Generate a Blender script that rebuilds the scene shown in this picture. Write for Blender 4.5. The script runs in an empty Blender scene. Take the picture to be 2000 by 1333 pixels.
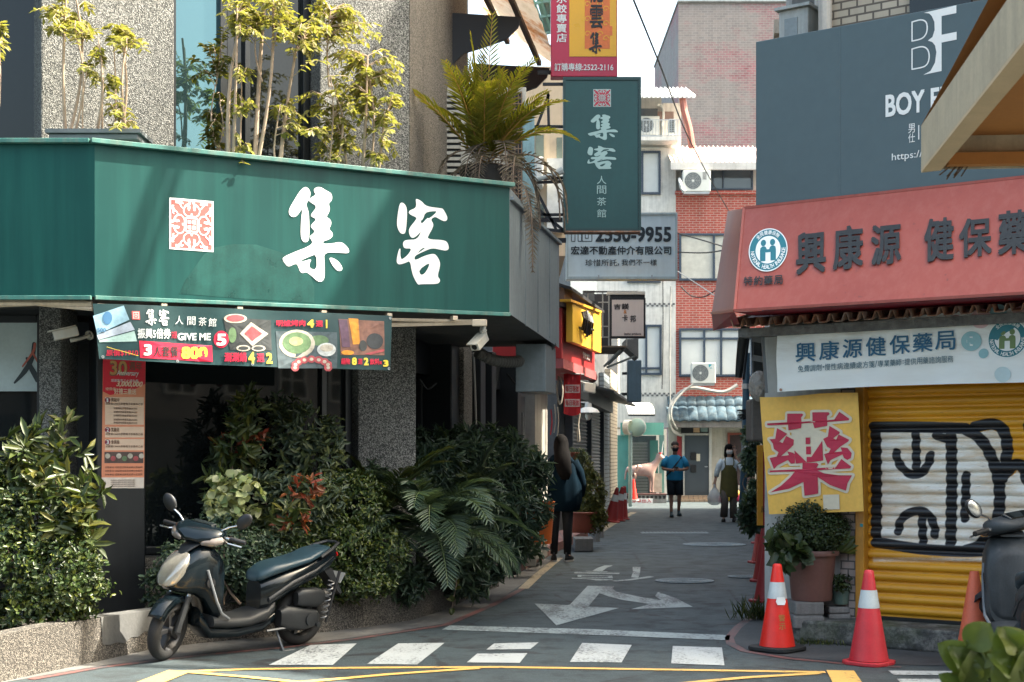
import bpy, bmesh, math, random
import numpy as np
from mathutils import Vector, Matrix, noise
random.seed(7); rng = np.random.default_rng(7)
sc = bpy.context.scene
C = sc.collection
rad = math.radians

# ------------------------------------------------------------------ camera, sky, sun, exposure
EYE = 1.4; F = 2778.0; HX, HY = 1000.0, 893.0
cam_d = bpy.data.cameras.new("camera"); cam = bpy.data.objects.new("camera", cam_d); C.objects.link(cam)
cam.location = (0, 0, EYE); cam.rotation_euler = (rad(90), 0, 0)
cam_d.sensor_width = 36; cam_d.lens = F / 2000 * 36
cam_d.shift_y = (HY - 666.5) / 2000
cam_d.clip_end = 3000; cam_d.clip_start = .05
cam_d.dof.use_dof = True; cam_d.dof.focus_distance = 11.5; cam_d.dof.aperture_fstop = 7.0
sc.camera = cam
SUN_EL, SUN_AZ = 50.0, 87.0          # azimuth clockwise from +Y
w = bpy.data.worlds.new("World"); sc.world = w; w.use_nodes = True
nt = w.node_tree; bg = nt.nodes["Background"]
sky = nt.nodes.new("ShaderNodeTexSky"); sky.sky_type = 'NISHITA'; sky.sun_disc = False
sky.sun_elevation = rad(SUN_EL); sky.sun_rotation = rad(SUN_AZ); sky.dust_density = 7.0; sky.air_density = 1.0; sky.ozone_density = .35
tint = nt.nodes.new('ShaderNodeMix'); tint.data_type = 'RGBA'; tint.blend_type = 'MULTIPLY'; tint.inputs[0].default_value = 1; tint.inputs[7].default_value = (.98, 1.0, .90, 1)   # white summer haze
nt.links.new(sky.outputs[0], tint.inputs[6]); nt.links.new(tint.outputs[2], bg.inputs[0]); bg.inputs[1].default_value = 0.15
sun_d = bpy.data.lights.new("sun", 'SUN'); sun = bpy.data.objects.new("sun", sun_d); C.objects.link(sun)
sun_d.energy = 3.9; sun_d.angle = rad(.5); sun_d.color = (1.0, .93, .80)
sdir = Vector((math.sin(rad(SUN_AZ)) * math.cos(rad(SUN_EL)), math.cos(rad(SUN_AZ)) * math.cos(rad(SUN_EL)), math.sin(rad(SUN_EL))))
sun.rotation_euler = sdir.to_track_quat('Z', 'Y').to_euler(); sun.location = (10, 0, 20)
sc.view_settings.view_transform = 'Standard'; sc.view_settings.look = 'None'
sc.view_settings.exposure = 2.32; sc.view_settings.gamma = 1
sc.cycles.max_bounces = 8; sc.cycles.transparent_max_bounces = 12

# ------------------------------------------------------------------ materials
MATS = {}
def lin(c):
    return tuple((x / 12.92 if x <= .04045 else ((x + .055) / 1.055) ** 2.4) for x in c)
class N:
    def __init__(s, name):
        s.m = bpy.data.materials.new(name); s.m.use_nodes = True; s.t = s.m.node_tree
        s.b = s.t.nodes["Principled BSDF"]
    def n(s, typ, **kw):
        x = s.t.nodes.new(typ)
        for k, v in kw.items():
            if k.startswith("i_"):
                key = k[2:]; key = int(key) if key.isdigit() else key
                x.inputs[key].default_value = v
            else: setattr(x, k, v)
        return x
    def l(s, a, b): s.t.links.new(a, b)
    def coord(s, kind="Object"): return s.n("ShaderNodeTexCoord").outputs[kind]
    def mapping(s, src, scale=(1, 1, 1), loc=(0, 0, 0), rot=(0, 0, 0)):
        m = s.n("ShaderNodeMapping"); s.l(src, m.inputs[0])
        m.inputs["Scale"].default_value = scale; m.inputs["Location"].default_value = loc; m.inputs["Rotation"].default_value = rot
        return m.outputs[0]
    def noise(s, vec, scale, detail=4, rough=.55):
        x = s.n("ShaderNodeTexNoise"); s.l(vec, x.inputs["Vector"]); x.inputs["Scale"].default_value = scale
        x.inputs["Detail"].default_value = detail; x.inputs["Roughness"].default_value = rough; return x.outputs["Fac"]
    def ramp(s, fac, stops, interp='LINEAR'):
        r = s.n("ShaderNodeValToRGB"); r.color_ramp.interpolation = interp
        e = r.color_ramp.elements
        while len(e) < len(stops): e.new(.5)
        for k, (p, c) in enumerate(stops):
            e[k].position = p; e[k].color = (*c, 1) if len(c) == 3 else c
        s.l(fac, r.inputs[0]); return r.outputs[0]
    def mix(s, fac, a, b, mode='MIX'):
        x = s.n("ShaderNodeMix", data_type='RGBA', blend_type=mode)
        for val, sock in ((fac, x.inputs[0]), (a, x.inputs[6]), (b, x.inputs[7])):
            if hasattr(val, "is_linked") or isinstance(val, bpy.types.NodeSocket): s.l(val, sock)
            else: sock.default_value = val if not isinstance(val, (tuple, list)) else (*val[:3], 1)
        return x.outputs[2]
    def math(s, op, a, b=None, clamp=False):
        x = s.n("ShaderNodeMath", operation=op, use_clamp=clamp)
        for val, sock in ((a, x.inputs[0]), (b, x.inputs[1])):
            if val is None: continue
            if isinstance(val, bpy.types.NodeSocket): s.l(val, sock)
            else: sock.default_value = val
        return x.outputs[0]
    def col(s, c): s.l(c, s.b.inputs["Base Color"])
    def bump(s, h, strength=.3, dist=.01):
        x = s.n("ShaderNodeBump"); x.inputs["Strength"].default_value = strength; x.inputs["Distance"].default_value = dist
        s.l(h, x.inputs["Height"]); s.l(x.outputs[0], s.b.inputs["Normal"])
    def set(s, rough=.6, metal=0., spec=.5, coat=0.):
        s.b.inputs["Roughness"].default_value = rough; s.b.inputs["Metallic"].default_value = metal
        s.b.inputs["Specular IOR Level"].default_value = spec; s.b.inputs["Coat Weight"].default_value = coat
def mat(name, c, rough=.6, metal=0., var=.18, vs=2.5, bump=0., bs=60, grime=0., spec=.5, coat=0., gcol=(.03, .028, .025), bd=.01):
    """painted / moulded surface: c is the linear base colour, broken up by soft tone changes, fine mottling and rain streaks"""
    if name in MATS: return MATS[name]
    s = N(name); s.set(rough, metal, spec, coat); co = s.coord()
    big = s.noise(co, vs, 5); fine = s.noise(co, vs * 14, 3)
    f = s.math('ADD', s.math('MULTIPLY', big, .7), s.math('MULTIPLY', fine, .3))
    dark = tuple(x * (1 - var * 1.6) for x in c); lite = tuple(min(1, x * (1 + var)) for x in c)
    out = s.ramp(f, [(.28, dark), (.72, lite)])
    if grime:
        st = s.noise(s.mapping(co, (9, 9, .55)), 1.6, 5, .65)
        sp = s.noise(co, 3.1, 6, .7)
        g = s.math('MULTIPLY', s.ramp(s.math('ADD', s.math('MULTIPLY', st, .6), s.math('MULTIPLY', sp, .4)), [(.47, (0, 0, 0)), (.70, (1, 1, 1))]), grime)
        out = s.mix(g, out, gcol)
    s.col(out)
    r = s.n("ShaderNodeMapRange"); s.l(big, r.inputs[0]); r.inputs[3].default_value = max(.02, rough - .1); r.inputs[4].default_value = min(1, rough + .1)
    s.l(r.outputs[0], s.b.inputs["Roughness"])
    if bump: s.bump(s.noise(co, bs, 4), bump, bd)
    MATS[name] = s.m; return s.m
def m_pebble(name, dark, lite, scale=75):
    s = N(name); s.set(.8); co = s.coord()
    v = s.n("ShaderNodeTexVoronoi", feature='F1'); s.l(co, v.inputs["Vector"]); v.inputs["Scale"].default_value = scale
    hue = s.n("ShaderNodeSeparateColor"); s.l(v.outputs["Color"], hue.inputs[0])
    c = s.ramp(hue.outputs[0], [(0, dark), (.30, tuple(x * 1.8 for x in dark)), (.55, tuple((a + b) / 2 for a, b in zip(dark, lite))), (.8, lite), (1, tuple(min(.85, x * 1.35) for x in lite))])
    big = s.ramp(s.noise(s.mapping(co, (1, 1, .4)), 1.3, 5), [(.3, (.68, .68, .68)), (.7, (1.05, 1.03, 1))])
    s.col(s.mix(1., c, big, 'MULTIPLY'))
    s.bump(v.outputs["Distance"], .6, .012); MATS[name] = s.m; return s.m
def m_brick(name, c1, c2, mortar, bw=.22, bh=.065, blotch=None, rough=.75, mort=.012, bias=0., grime=.25, offs=.5):
    """needs a UV-free wall: bricks laid in the wall's own horizontal run (uv layer 'run')"""
    s = N(name); s.set(rough); uv = s.n("ShaderNodeUVMap", uv_map="run").outputs[0]
    b = s.n("ShaderNodeTexBrick"); s.l(uv, b.inputs["Vector"]); b.offset = offs
    b.inputs["Scale"].default_value = 1; b.inputs["Brick Width"].default_value = bw; b.inputs["Row Height"].default_value = bh
    b.inputs["Mortar Size"].default_value = mort; b.inputs["Bias"].default_value = bias
    b.inputs["Color1"].default_value = (*c1, 1); b.inputs["Color2"].default_value = (*c2, 1); b.inputs["Mortar"].default_value = (*mortar, 1)
    out = b.outputs[0]
    if blotch:
        k = s.ramp(s.noise(s.mapping(uv, (1, 1.6, 1)), blotch[1], 6, .7), [(.46, (0, 0, 0)), (.60, (1, 1, 1))])
        b2 = s.n("ShaderNodeTexBrick"); s.l(uv, b2.inputs["Vector"]); b2.offset = offs
        for key in ("Scale", "Brick Width", "Row Height", "Mortar Size", "Mortar"): b2.inputs[key].default_value = b.inputs[key].default_value
        b2.inputs["Color1"].default_value = (*blotch[0], 1); b2.inputs["Color2"].default_value = (*[x * .7 for x in blotch[0]], 1)
        out = s.mix(k, out, b2.outputs[0])
    co = s.coord(); g = s.ramp(s.noise(s.mapping(co, (3, 3, .5)), .9, 6, .7), [(.45, (1, 1, 1)), (.75, (1 - grime, 1 - grime, 1 - grime))])
    s.col(s.mix(1., out, g, 'MULTIPLY')); s.bump(b.outputs["Fac"], -.4, .01)
    MATS[name] = s.m; return s.m
def m_leaf(name, cols, rough=.45, trans=.35):
    """leaf colours picked per leaf (each leaf is its own island)"""
    s = N(name); s.set(rough, 0, .4)
    g = s.n("ShaderNodeNewGeometry"); n = len(cols)
    c = s.ramp(g.outputs["Random Per Island"], [((k + .5) / n, x) for k, x in enumerate(cols)])
    c = s.mix(1., c, s.ramp(s.noise(s.coord(), 9, 3), [(.3, (.75, .75, .75)), (.7, (1.15, 1.15, 1.1))]), 'MULTIPLY')
    s.col(c); tr = s.n("ShaderNodeBsdfTranslucent"); s.l(s.mix(1., c, (1.25, 1.25, .6), 'MULTIPLY'), tr.inputs[0])
    mx = s.n("ShaderNodeMixShader"); mx.inputs[0].default_value = trans
    s.l(s.b.outputs[0], mx.inputs[1]); s.l(tr.outputs[0], mx.inputs[2]); s.l(mx.outputs[0], s.t.nodes["Material Output"].inputs[0])
    MATS[name] = s.m; return s.m
def m_glass(name, tint=(.012, .016, .018), rough=.03, metal=0., spec=.9):
    s = N(name); s.set(rough, metal, spec); s.b.inputs["Base Color"].default_value = (*tint, 1)
    co = s.coord(); s.bump(s.noise(co, 1.3, 2), .05, .02); MATS[name] = s.m; return s.m
def m_asphalt(name):
    s = N(name); s.set(.75); co = s.coord()
    a = s.noise(co, .45, 6, .6); b = s.noise(co, 95, 3, .7); p = s.noise(co, 3, 7, .7)
    c = s.ramp(a, [(.35, (.027, .041, .046)), (.65, (.054, .079, .086))])
    c = s.mix(.55, c, s.ramp(b, [(.35, (.012, .016, .018)), (.55, (.05, .067, .072)), (.72, (.17, .20, .21))]))
    c = s.mix(s.ramp(p, [(.50, (0, 0, 0)), (.62, (.8, .8, .8))]), c, (.024, .03, .032))
    v = s.n("ShaderNodeTexVoronoi", feature='DISTANCE_TO_EDGE'); s.l(s.mapping(co, (1, .7, 1)), v.inputs["Vector"]); v.inputs["Scale"].default_value = .55
    v.inputs["Randomness"].default_value = 1
    wob = s.math('ADD', v.outputs["Distance"], s.math('MULTIPLY', s.math('SUBTRACT', s.noise(co, 4, 5), .5), .09))
    c = s.mix(s.ramp(wob, [(.0, (.8, .8, .8)), (.007, (0, 0, 0))]), c, (.016, .016, .017))
    s.col(c); s.bump(b, .5, .006)
    s.l(s.ramp(p, [(.3, (.62,) * 3), (.7, (.85,) * 3)]), s.b.inputs["Roughness"])
    MATS[name] = s.m; return s.m
def m_paint(name, c, wear=.5):
    """road paint, worn through to the asphalt in flecks and tyre tracks"""
    s = N(name); s.set(.6); co = s.coord()
    f = s.math('ADD', s.math('MULTIPLY', s.noise(co, 38, 4, .7), .5), s.math('MULTIPLY', s.noise(s.mapping(co, (1, .3, 1)), 3.2, 6, .7), .5))
    base = s.mix(s.noise(co, 1.7, 5), tuple(x * .78 for x in c), c)
    c2 = s.mix(s.ramp(f, [(.33 + .10 * wear, (1, 1, 1)), (.41 + .12 * wear, (0, 0, 0))]), base, (.06, .062, .065))
    s.col(c2); s.bump(s.noise(co, 120, 3), .3, .004); MATS[name] = s.m; return s.m

# ------------------------------------------------------------------ mesh builder
OFF = {}
class M:
    def __init__(s): s.v = []; s.f = []; s.mi = []; s.uv = {}; s.cur = 0
    def add(s, vs, fs):
        k = len(s.v); s.v += [tuple(p) for p in vs]; s.f += [tuple(k + i for i in f) for f in fs]; s.mi += [s.cur] * len(fs); return s
    def poly(s, pts): return s.add(pts, [tuple(range(len(pts)))])
    def obox(s, o, a, b, c):
        o, a, b, c = map(Vector, (o, a, b, c)); vs = [o, o + a, o + a + b, o + b, o + c, o + a + c, o + a + b + c, o + b + c]
        fs = [(0, 3, 2, 1), (4, 5, 6, 7), (0, 1, 5, 4), (1, 2, 6, 5), (2, 3, 7, 6), (3, 0, 4, 7)]
        if a.cross(b).dot(c) < 0: fs = [f[::-1] for f in fs]
        return s.add(vs, fs)
    def box(s, x0, x1, y0, y1, z0, z1): return s.obox((x0, y0, z0), (x1 - x0, 0, 0), (0, y1 - y0, 0), (0, 0, z1 - z0))
    def prism(s, pts, ex):
        n = len(pts); ex = Vector(ex); a = [Vector(p) for p in pts]
        nrm = Vector((0, 0, 0))
        for i in range(n): nrm += (a[i] - a[0]).cross(a[(i + 1) % n] - a[0])
        if nrm.dot(ex) > 0: a = a[::-1]
        b = [p + ex for p in a]
        return s.add(a + b, [tuple(range(n)), tuple(range(2 * n - 1, n - 1, -1))] + [(i, n + i, n + (i + 1) % n, (i + 1) % n)for i in range(n)])
    def bar(s, a, b, wd, ht, up=(0, 0, 1)):
        a, b = Vector(a), Vector(b); d = (b - a); u = Vector(up)
        if abs(d.normalized().dot(u)) > .97: u = Vector((0, 1, 0))
        side = d.cross(u).normalized(); u = side.cross(d).normalized()
        return s.obox(a - side * wd / 2 - u * ht / 2, d, side * wd, u * ht)
    def tube(s, pts, r, n=8, cap=True):
        pts = [Vector(p) for p in pts]; k = len(pts); rs = r if isinstance(r, (list, tuple)) else [r] * k
        vs = []; prev = None
        for i, p in enumerate(pts):
            t = (pts[min(i + 1, k - 1)] - pts[max(i - 1, 0)])
            t = t.normalized() if t.length > 1e-9 else Vector((0, 0, 1))
            if prev is None:
                a = Vector((0, 0, 1)) if abs(t.z) < .9 else Vector((1, 0, 0)); x = t.cross(a).normalized()
            else:
                x = (prev - t * prev.dot(t)); x = x.normalized() if x.length > 1e-6 else t.orthogonal().normalized()
            prev = x; y = t.cross(x)
            for j in range(n):
                an = 2 * math.pi * j / n; vs.append(p + (x * math.cos(an) + y * math.sin(an)) * rs[i])
        fs = [(i * n + j, i * n + (j + 1) % n, (i + 1) * n + (j + 1) % n, (i + 1) * n + j) for i in range(k - 1) for j in range(n)]
        if cap: fs += [tuple(range(n - 1, -1, -1)), tuple((k - 1) * n + j for j in range(n))]
        return s.add(vs, fs)
    def lathe(s, prof, c=(0, 0, 0), n=24, axis='z', mtx=None, a0=0, a1=2 * math.pi):
        c = Vector(c); vs = []; full = abs(a1 - a0 - 2 * math.pi) < 1e-6; m = n if full else n + 1
        for r, h in prof:
            for j in range(m):
                an = a0 + (a1 - a0) * j / n; p = Vector((r * math.cos(an), r * math.sin(an), h))
                if axis == 'y': p = Vector((p.x, p.z, p.y))
                elif axis == 'x': p = Vector((p.z, p.x, p.y))
                if mtx is not None: p = mtx @ p
                vs.append(c + p)
        k = len(prof); fs = []
        for i in range(k - 1):
            for j in range(n if full else n):
                q = (j + 1) % m if full else j + 1
                fs.append((i * m + j, i * m + q, (i + 1) * m + q, (i + 1) * m + j))
        return s.add(vs, fs)
    def ell(s, c, rx, ry, rz, n=12, k=8, mtx=None):
        prof = [(max(1e-4, math.sin(math.pi * i / k)), -math.cos(math.pi * i / k)) for i in range(k + 1)]
        q = Matrix.Diagonal((rx, ry, rz)); q = (mtx @ q) if mtx is not None else q
        return s.lathe(prof, c, n, mtx=q)
    def loft(s, rings, cap=True):
        n = len(rings[0]); k = len(rings); vs = [p for r in rings for p in r]
        fs = [(i * n + j, i * n + (j + 1) % n, (i + 1) * n + (j + 1) % n, (i + 1) * n + j) for i in range(k - 1) for j in range(n)]
        if cap: fs += [tuple(range(n - 1, -1, -1)), tuple((k - 1) * n + j for j in range(n))]
        return s.add(vs, fs)
    def grid(s, fn, nu, nv):
        vs = [fn(i / nu, j / nv) for j in range(nv + 1) for i in range(nu + 1)]
        return s.add(vs, [(j * (nu + 1) + i, j * (nu + 1) + i + 1, (j + 1) * (nu + 1) + i + 1, (j + 1) * (nu + 1) + i) for j in range(nv) for i in range(nu)])
    def build(s, name, mats, parent=None, smooth=False, bevel=0, loc=None, angle=35, run=None, bseg=2, fix=False):
        me = bpy.data.meshes.new(name); off = Vector((0, 0, 0))
        if parent is not None: off = OFF.get(parent.name, Vector((0, 0, 0)))
        elif loc is not None: off = Vector(loc)
        me.from_pydata([(p[0] - off.x, p[1] - off.y, p[2] - off.z) for p in s.v], [], s.f)
        ms = mats if isinstance(mats, (list, tuple)) else [mats]
        for m in ms: me.materials.append(m)
        if len(ms) > 1: me.polygons.foreach_set("material_index", s.mi)
        if run is not None:                       # brick run: u along the wall, v up
            uv = me.uv_layers.new(name="run"); d = Vector((run[0], run[1], 0)).normalized(); e = Vector((-d.y, d.x, 0))
            for pl in me.polygons:
                nn = pl.normal
                for li in pl.loop_indices:
                    p = me.vertices[me.loops[li].vertex_index].co + off
                    uu = p.dot(d) if abs(nn.dot(d)) < .7 else p.dot(e)
                    uv.data[li].uv = (uu, p.z) if abs(nn.z) < .7 else (p.dot(d), p.dot(e))
        me.update()
        if fix or bevel:
            bm = bmesh.new(); bm.from_mesh(me)
            if fix: bmesh.ops.recalc_face_normals(bm, faces=bm.faces)
            bm.to_mesh(me); bm.free()
        o = bpy.data.objects.new(name, me); C.objects.link(o)
        if parent is not None: o.parent = parent; OFF[o.name] = off
        else: o.location = off; OFF[o.name] = off
        if bevel:
            b = o.modifiers.new("bevel", 'BEVEL'); b.width = bevel; b.segments = bseg; b.limit_method = 'ANGLE'; b.angle_limit = rad(40)
        if smooth:
            me.polygons.foreach_set("use_smooth", [True] * len(me.polygons))
            if angle < 180: me.set_sharp_from_angle(angle=rad(angle))
        return o
def thing(name, label, cat, loc=(0, 0, 0), group=None):
    o = bpy.data.objects.new(name, None); C.objects.link(o); o.empty_display_size = .2
    o.location = loc; OFF[o.name] = Vector(loc); o["label"] = label; o["category"] = cat
    if group: o["group"] = group
    return o
def tag(o, label, cat, group=None):
    o["label"] = label; o["category"] = cat
    if group: o["group"] = group
    return o
def struct(o): o["kind"] = "structure"; return o
def dup(root, loc, rotz=0., label=None, group=None, tilt=None, scale=1., swap=None):
    def cp(o, par):
        c = o.copy(); C.objects.link(c); c.parent = par; c.matrix_parent_inverse = o.matrix_parent_inverse
        if swap and c.type == 'MESH':
            new = None
            for k, sl in enumerate(o.material_slots):
                if sl.material and sl.material.name in swap:
                    if new is None: c.data = c.data.copy(); new = 1
                    c.data.materials[k] = swap[sl.material.name]
        for ch in KIDS.get(o.name, []): cp(ch, c)
        return c
    KIDS = {}
    for o in C.objects:
        if o.parent: KIDS.setdefault(o.parent.name, []).append(o)
    r = cp(root, None); r.location = loc; r.rotation_euler = (tilt[0] if tilt else 0, tilt[1] if tilt else 0, rotz)
    r.scale = (scale,) * 3
    if label: r["label"] = label
    if group: r["group"] = group
    return r

# ------------------------------------------------------------------ measuring: photo pixel + distance -> place in the world
def P(x, y, d): return Vector(((x - HX) / F * d, d, EYE - (y - HY) / F * d))
def G(x, y, z=0.):            # the point on the level z seen at a photo pixel
    d = (EYE - z) * F / (y - HY); return Vector(((x - HX) / F * d, d, z))
class Frame:
    """a vertical wall plane: u runs along it (left to right as seen from the street), n points out of it"""
    def __init__(s, p0, p1):
        s.o = Vector((p0[0], p0[1], 0)); d = Vector((p1[0] - p0[0], p1[1] - p0[1], 0)); s.len = d.length
        s.u = d.normalized(); s.n = Vector((s.u.y, -s.u.x, 0)); s.z = Vector((0, 0, 1))
    def at(s, u, z, n=0.): return s.o + s.u * u + s.n * n + s.z * z
    def px(s, x, y, n=0.):
        o = s.o + s.n * n; r = Vector(((x - HX) / F, 1, -(y - HY) / F)); t = o.dot(s.n) / r.dot(s.n)
        p = r * t; return ((p - o).dot(s.u), p.z + EYE)
    def pt(s, x, y, n=0.): u, z = s.px(x, y, n); return s.at(u, z, n)
    def U(s, x, n=0.): return s.px(x, HY, n)[0]
    def box(s, m, u0, u1, z0, z1, n0, n1): return m.obox(s.at(u0, z0, n0), s.u * (u1 - u0), s.n * (n1 - n0), s.z * (z1 - z0))
    def quad(s, m, u0, u1, z0, z1, n=0.): return m.poly([s.at(u0, z0, n), s.at(u1, z0, n), s.at(u1, z1, n), s.at(u0, z1, n)])
    def disc(s, m, u, z, r, n, k=32, r2=None, a0=0, a1=2 * math.pi):
        if r2 is None: return m.poly([s.at(u + r * math.cos(a0 + (a1 - a0) * i / k), z + r * math.sin(a0 + (a1 - a0) * i / k), n) for i in range(k)])
        vs = []
        for i in range(k + 1):
            a = a0 + (a1 - a0) * i / k
            vs += [s.at(u + r * math.cos(a), z + r * math.sin(a), n), s.at(u + r2 * math.cos(a), z + r2 * math.sin(a), n)]
        return m.add(vs, [(2 * i + 1, 2 * i, 2 * i + 2, 2 * i + 3) for i in range(k)])
TXT = {}
def glyphs(body, off=0.0, shear=0.0, cw=1.0, ext=.02):
    key = (body, off, shear, cw)
    if key not in TXT:
        cu = bpy.data.curves.new("lettering", 'FONT'); cu.body = body; cu.size = 1; cu.offset = off; cu.shear = shear; cu.space_character = cw
        cu.resolution_u = 3; cu.extrude = ext; cu.fill_mode = 'FRONT' if False else 'BOTH'
        o = bpy.data.objects.new("lettering", cu); C.objects.link(o)
        me = bpy.data.meshes.new_from_object(o.evaluated_get(bpy.context.evaluated_depsgraph_get()))
        vs = np.zeros(len(me.vertices) * 3); me.vertices.foreach_get("co", vs); vs = vs.reshape(-1, 3)
        TXT[key] = (vs, [tuple(p.vertices) for p in me.polygons])
        bpy.data.objects.remove(o); bpy.data.curves.remove(cu); bpy.data.meshes.remove(me)
    return TXT[key]
def put_text(m, body, fn, u0, u1, z0, z1, n, off=0.0, shear=0., thick=.004, keep=False, cw=1.0, align='C'):
    """lettering fitted into a box of a surface; fn(u, z, n) maps to the world"""
    bold = off if z1 - z0 > .03 and off > .009 else 0.; vs, fs = glyphs(body, 0., shear, cw); a = vs.min(0); b = vs.max(0); sx = (u1 - u0) / max(1e-6, b[0] - a[0]); sz = (z1 - z0) / max(1e-6, b[1] - a[1])
    if keep:
        k = min(sx, sz); du = (u1 - u0) - k * (b[0] - a[0]); u0 += du / 2 if align == 'C' else 0; z0 += ((z1 - z0) - k * (b[1] - a[1])) / 2; sx = sz = k
    e = bold * .8      # heavier strokes: the same letters again, a hair to each side
    for i, (dx, dz) in enumerate(((-e, -e), (e, -e), (-e, e), (e, e)) if bold else ((0, 0),)):
        k1, k2 = sx * (1 - 2 * e / (b[0] - a[0])), sz * (1 - 2 * e / (b[1] - a[1]))
        m.add([fn(u0 + (p[0] - a[0] + dx + e) * k1, z0 + (p[1] - a[1] + dz + e) * k2, n + (thick + i * .0002 if p[2] > 0 else i * .0002)) for p in vs], fs)
    return m
def px_text(m, fr, body, x0, y0, x1, y1, n, **kw):
    ua = fr.px(x0, y1, n)[0]; ub = fr.px(x1, y0, n)[0]; za = fr.px((x0 + x1) / 2, y1, n)[1]; zb = fr.px((x0 + x1) / 2, y0, n)[1]
    return put_text(m, body, fr.at, ua, ub, min(za, zb), max(za, zb), n, **kw)
def stroke(m, fn, pts, wid, n, closed_round=True, samples=8):
    """a flat brush stroke through pts (u, z) with widths wid"""
    p = [Vector((a, b)) for a, b in pts]; k = len(p); ws = wid if isinstance(wid, (list, tuple)) else [wid] * k
    P2 = []; W2 = []
    for i in range(k - 1):
        p0, p1, p2, p3 = p[max(i - 1, 0)], p[i], p[i + 1], p[min(i + 2, k - 1)]
        for j in range(samples):
            t = j / samples
            P2.append(.5 * ((2 * p1) + (-p0 + p2) * t + (2 * p0 - 5 * p1 + 4 * p2 - p3) * t * t + (-p0 + 3 * p1 - 3 * p2 + p3) * t ** 3)); W2.append(ws[i] * (1 - t) + ws[i + 1] * t)
    P2.append(p[-1]); W2.append(ws[-1]); L = []; R = []
    for i, q in enumerate(P2):
        t = (P2[min(i + 1, len(P2) - 1)] - P2[max(i - 1, 0)]).normalized(); nn = Vector((-t.y, t.x)); L.append(q + nn * W2[i] / 2); R.append(q - nn * W2[i] / 2)
    vs = [fn(a.x, a.y, n) for a in L] + [fn(a.x, a.y, n) for a in R]; q = len(L)
    m.add(vs, [(i, q + i, q + i + 1, i + 1) for i in range(q - 1)])
    if closed_round:
        for c, wv in ((P2[0], W2[0]), (P2[-1], W2[-1])):
            if wv > 0: m.poly([fn(c.x + wv / 2 * math.cos(a * math.pi / 5), c.y + wv / 2 * math.sin(a * math.pi / 5), n + .0006) for a in range(10)])
    return m

# ------------------------------------------------------------------ foliage
def leaf_arrays(pos, axis, up, ln, wd, fold=.25, droop=.15):
    """many leaves at once: base points, pointing axes, up hints, lengths, widths -> verts (6 per leaf), faces"""
    pos = np.asarray(pos, float); a = np.asarray(axis, float); a /= np.linalg.norm(a, axis=1)[:, None] + 1e-9
    u = np.asarray(up, float); sd = np.cross(a, u); sd /= np.linalg.norm(sd, axis=1)[:, None] + 1e-9; u = np.cross(sd, a)
    ln = np.asarray(ln)[:, None]; wd = np.asarray(wd)[:, None]
    tip = pos + a * ln - u * ln * droop
    l1 = pos + a * ln * .28 + sd * wd * .42 + u * wd * fold; l2 = pos + a * ln * .66 + sd * wd * .45 + u * wd * fold - u * ln * droop * .45
    r1 = pos + a * ln * .28 - sd * wd * .42 + u * wd * fold; r2 = pos + a * ln * .66 - sd * wd * .45 + u * wd * fold - u * ln * droop * .45
    v = np.stack([pos, l1, l2, tip, r2, r1], 1).reshape(-1, 3); n = len(pos); k = np.arange(n)[:, None] * 6
    f = np.concatenate([k + np.array([0, 3, 2, 1]), k + np.array([0, 5, 4, 3])], 0)
    return v, f
def big_mesh(name, parts, m, parent=None, loc=None):
    v = np.concatenate([p[0] for p in parts]); off = 0; fs = []
    for p in parts: fs.append(p[1] + off); off += len(p[0])
    f = np.concatenate(fs); o = OFF[parent.name] if parent is not None else Vector(loc or (0, 0, 0))
    me = bpy.data.meshes.new(name); n = len(f); me.vertices.add(len(v)); me.vertices.foreach_set("co", (v - np.array(o)).ravel().astype(np.float32))
    me.loops.add(n * 4); me.loops.foreach_set("vertex_index", f.ravel().astype(np.int32)); me.polygons.add(n)
    me.polygons.foreach_set("loop_start", np.arange(n, dtype=np.int32) * 4); me.update(calc_edges=True); me.validate()
    me.materials.append(m); ob = bpy.data.objects.new(name, me); C.objects.link(ob)
    if parent is not None: ob.parent = parent
    else: ob.location = o
    OFF[ob.name] = Vector(o); return ob
def rosettes(centers, dirs, per, ln, wd, spread=(.5, 1.35), fold=.2, droop=.2, jit=.02):
    """clusters of leaves radiating round each shoot tip"""
    c = np.asarray(centers, float); d = np.asarray(dirs, float); d /= np.linalg.norm(d, axis=1)[:, None] + 1e-9
    n = len(c); c = np.repeat(c, per, 0); d = np.repeat(d, per, 0); m = n * per
    r = rng.normal(size=(m, 3)); r -= d * (r * d).sum(1)[:, None]; r /= np.linalg.norm(r, axis=1)[:, None] + 1e-9
    th = rng.uniform(spread[0], spread[1], m)[:, None]; ax = d * np.cos(th) + r * np.sin(th)
    s = rng.uniform(.7, 1.2, m)
    return leaf_arrays(c + rng.normal(size=(m, 3)) * jit, ax, d + rng.normal(size=(m, 3)) * .15, ln * s, wd * s, fold, droop)
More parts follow.
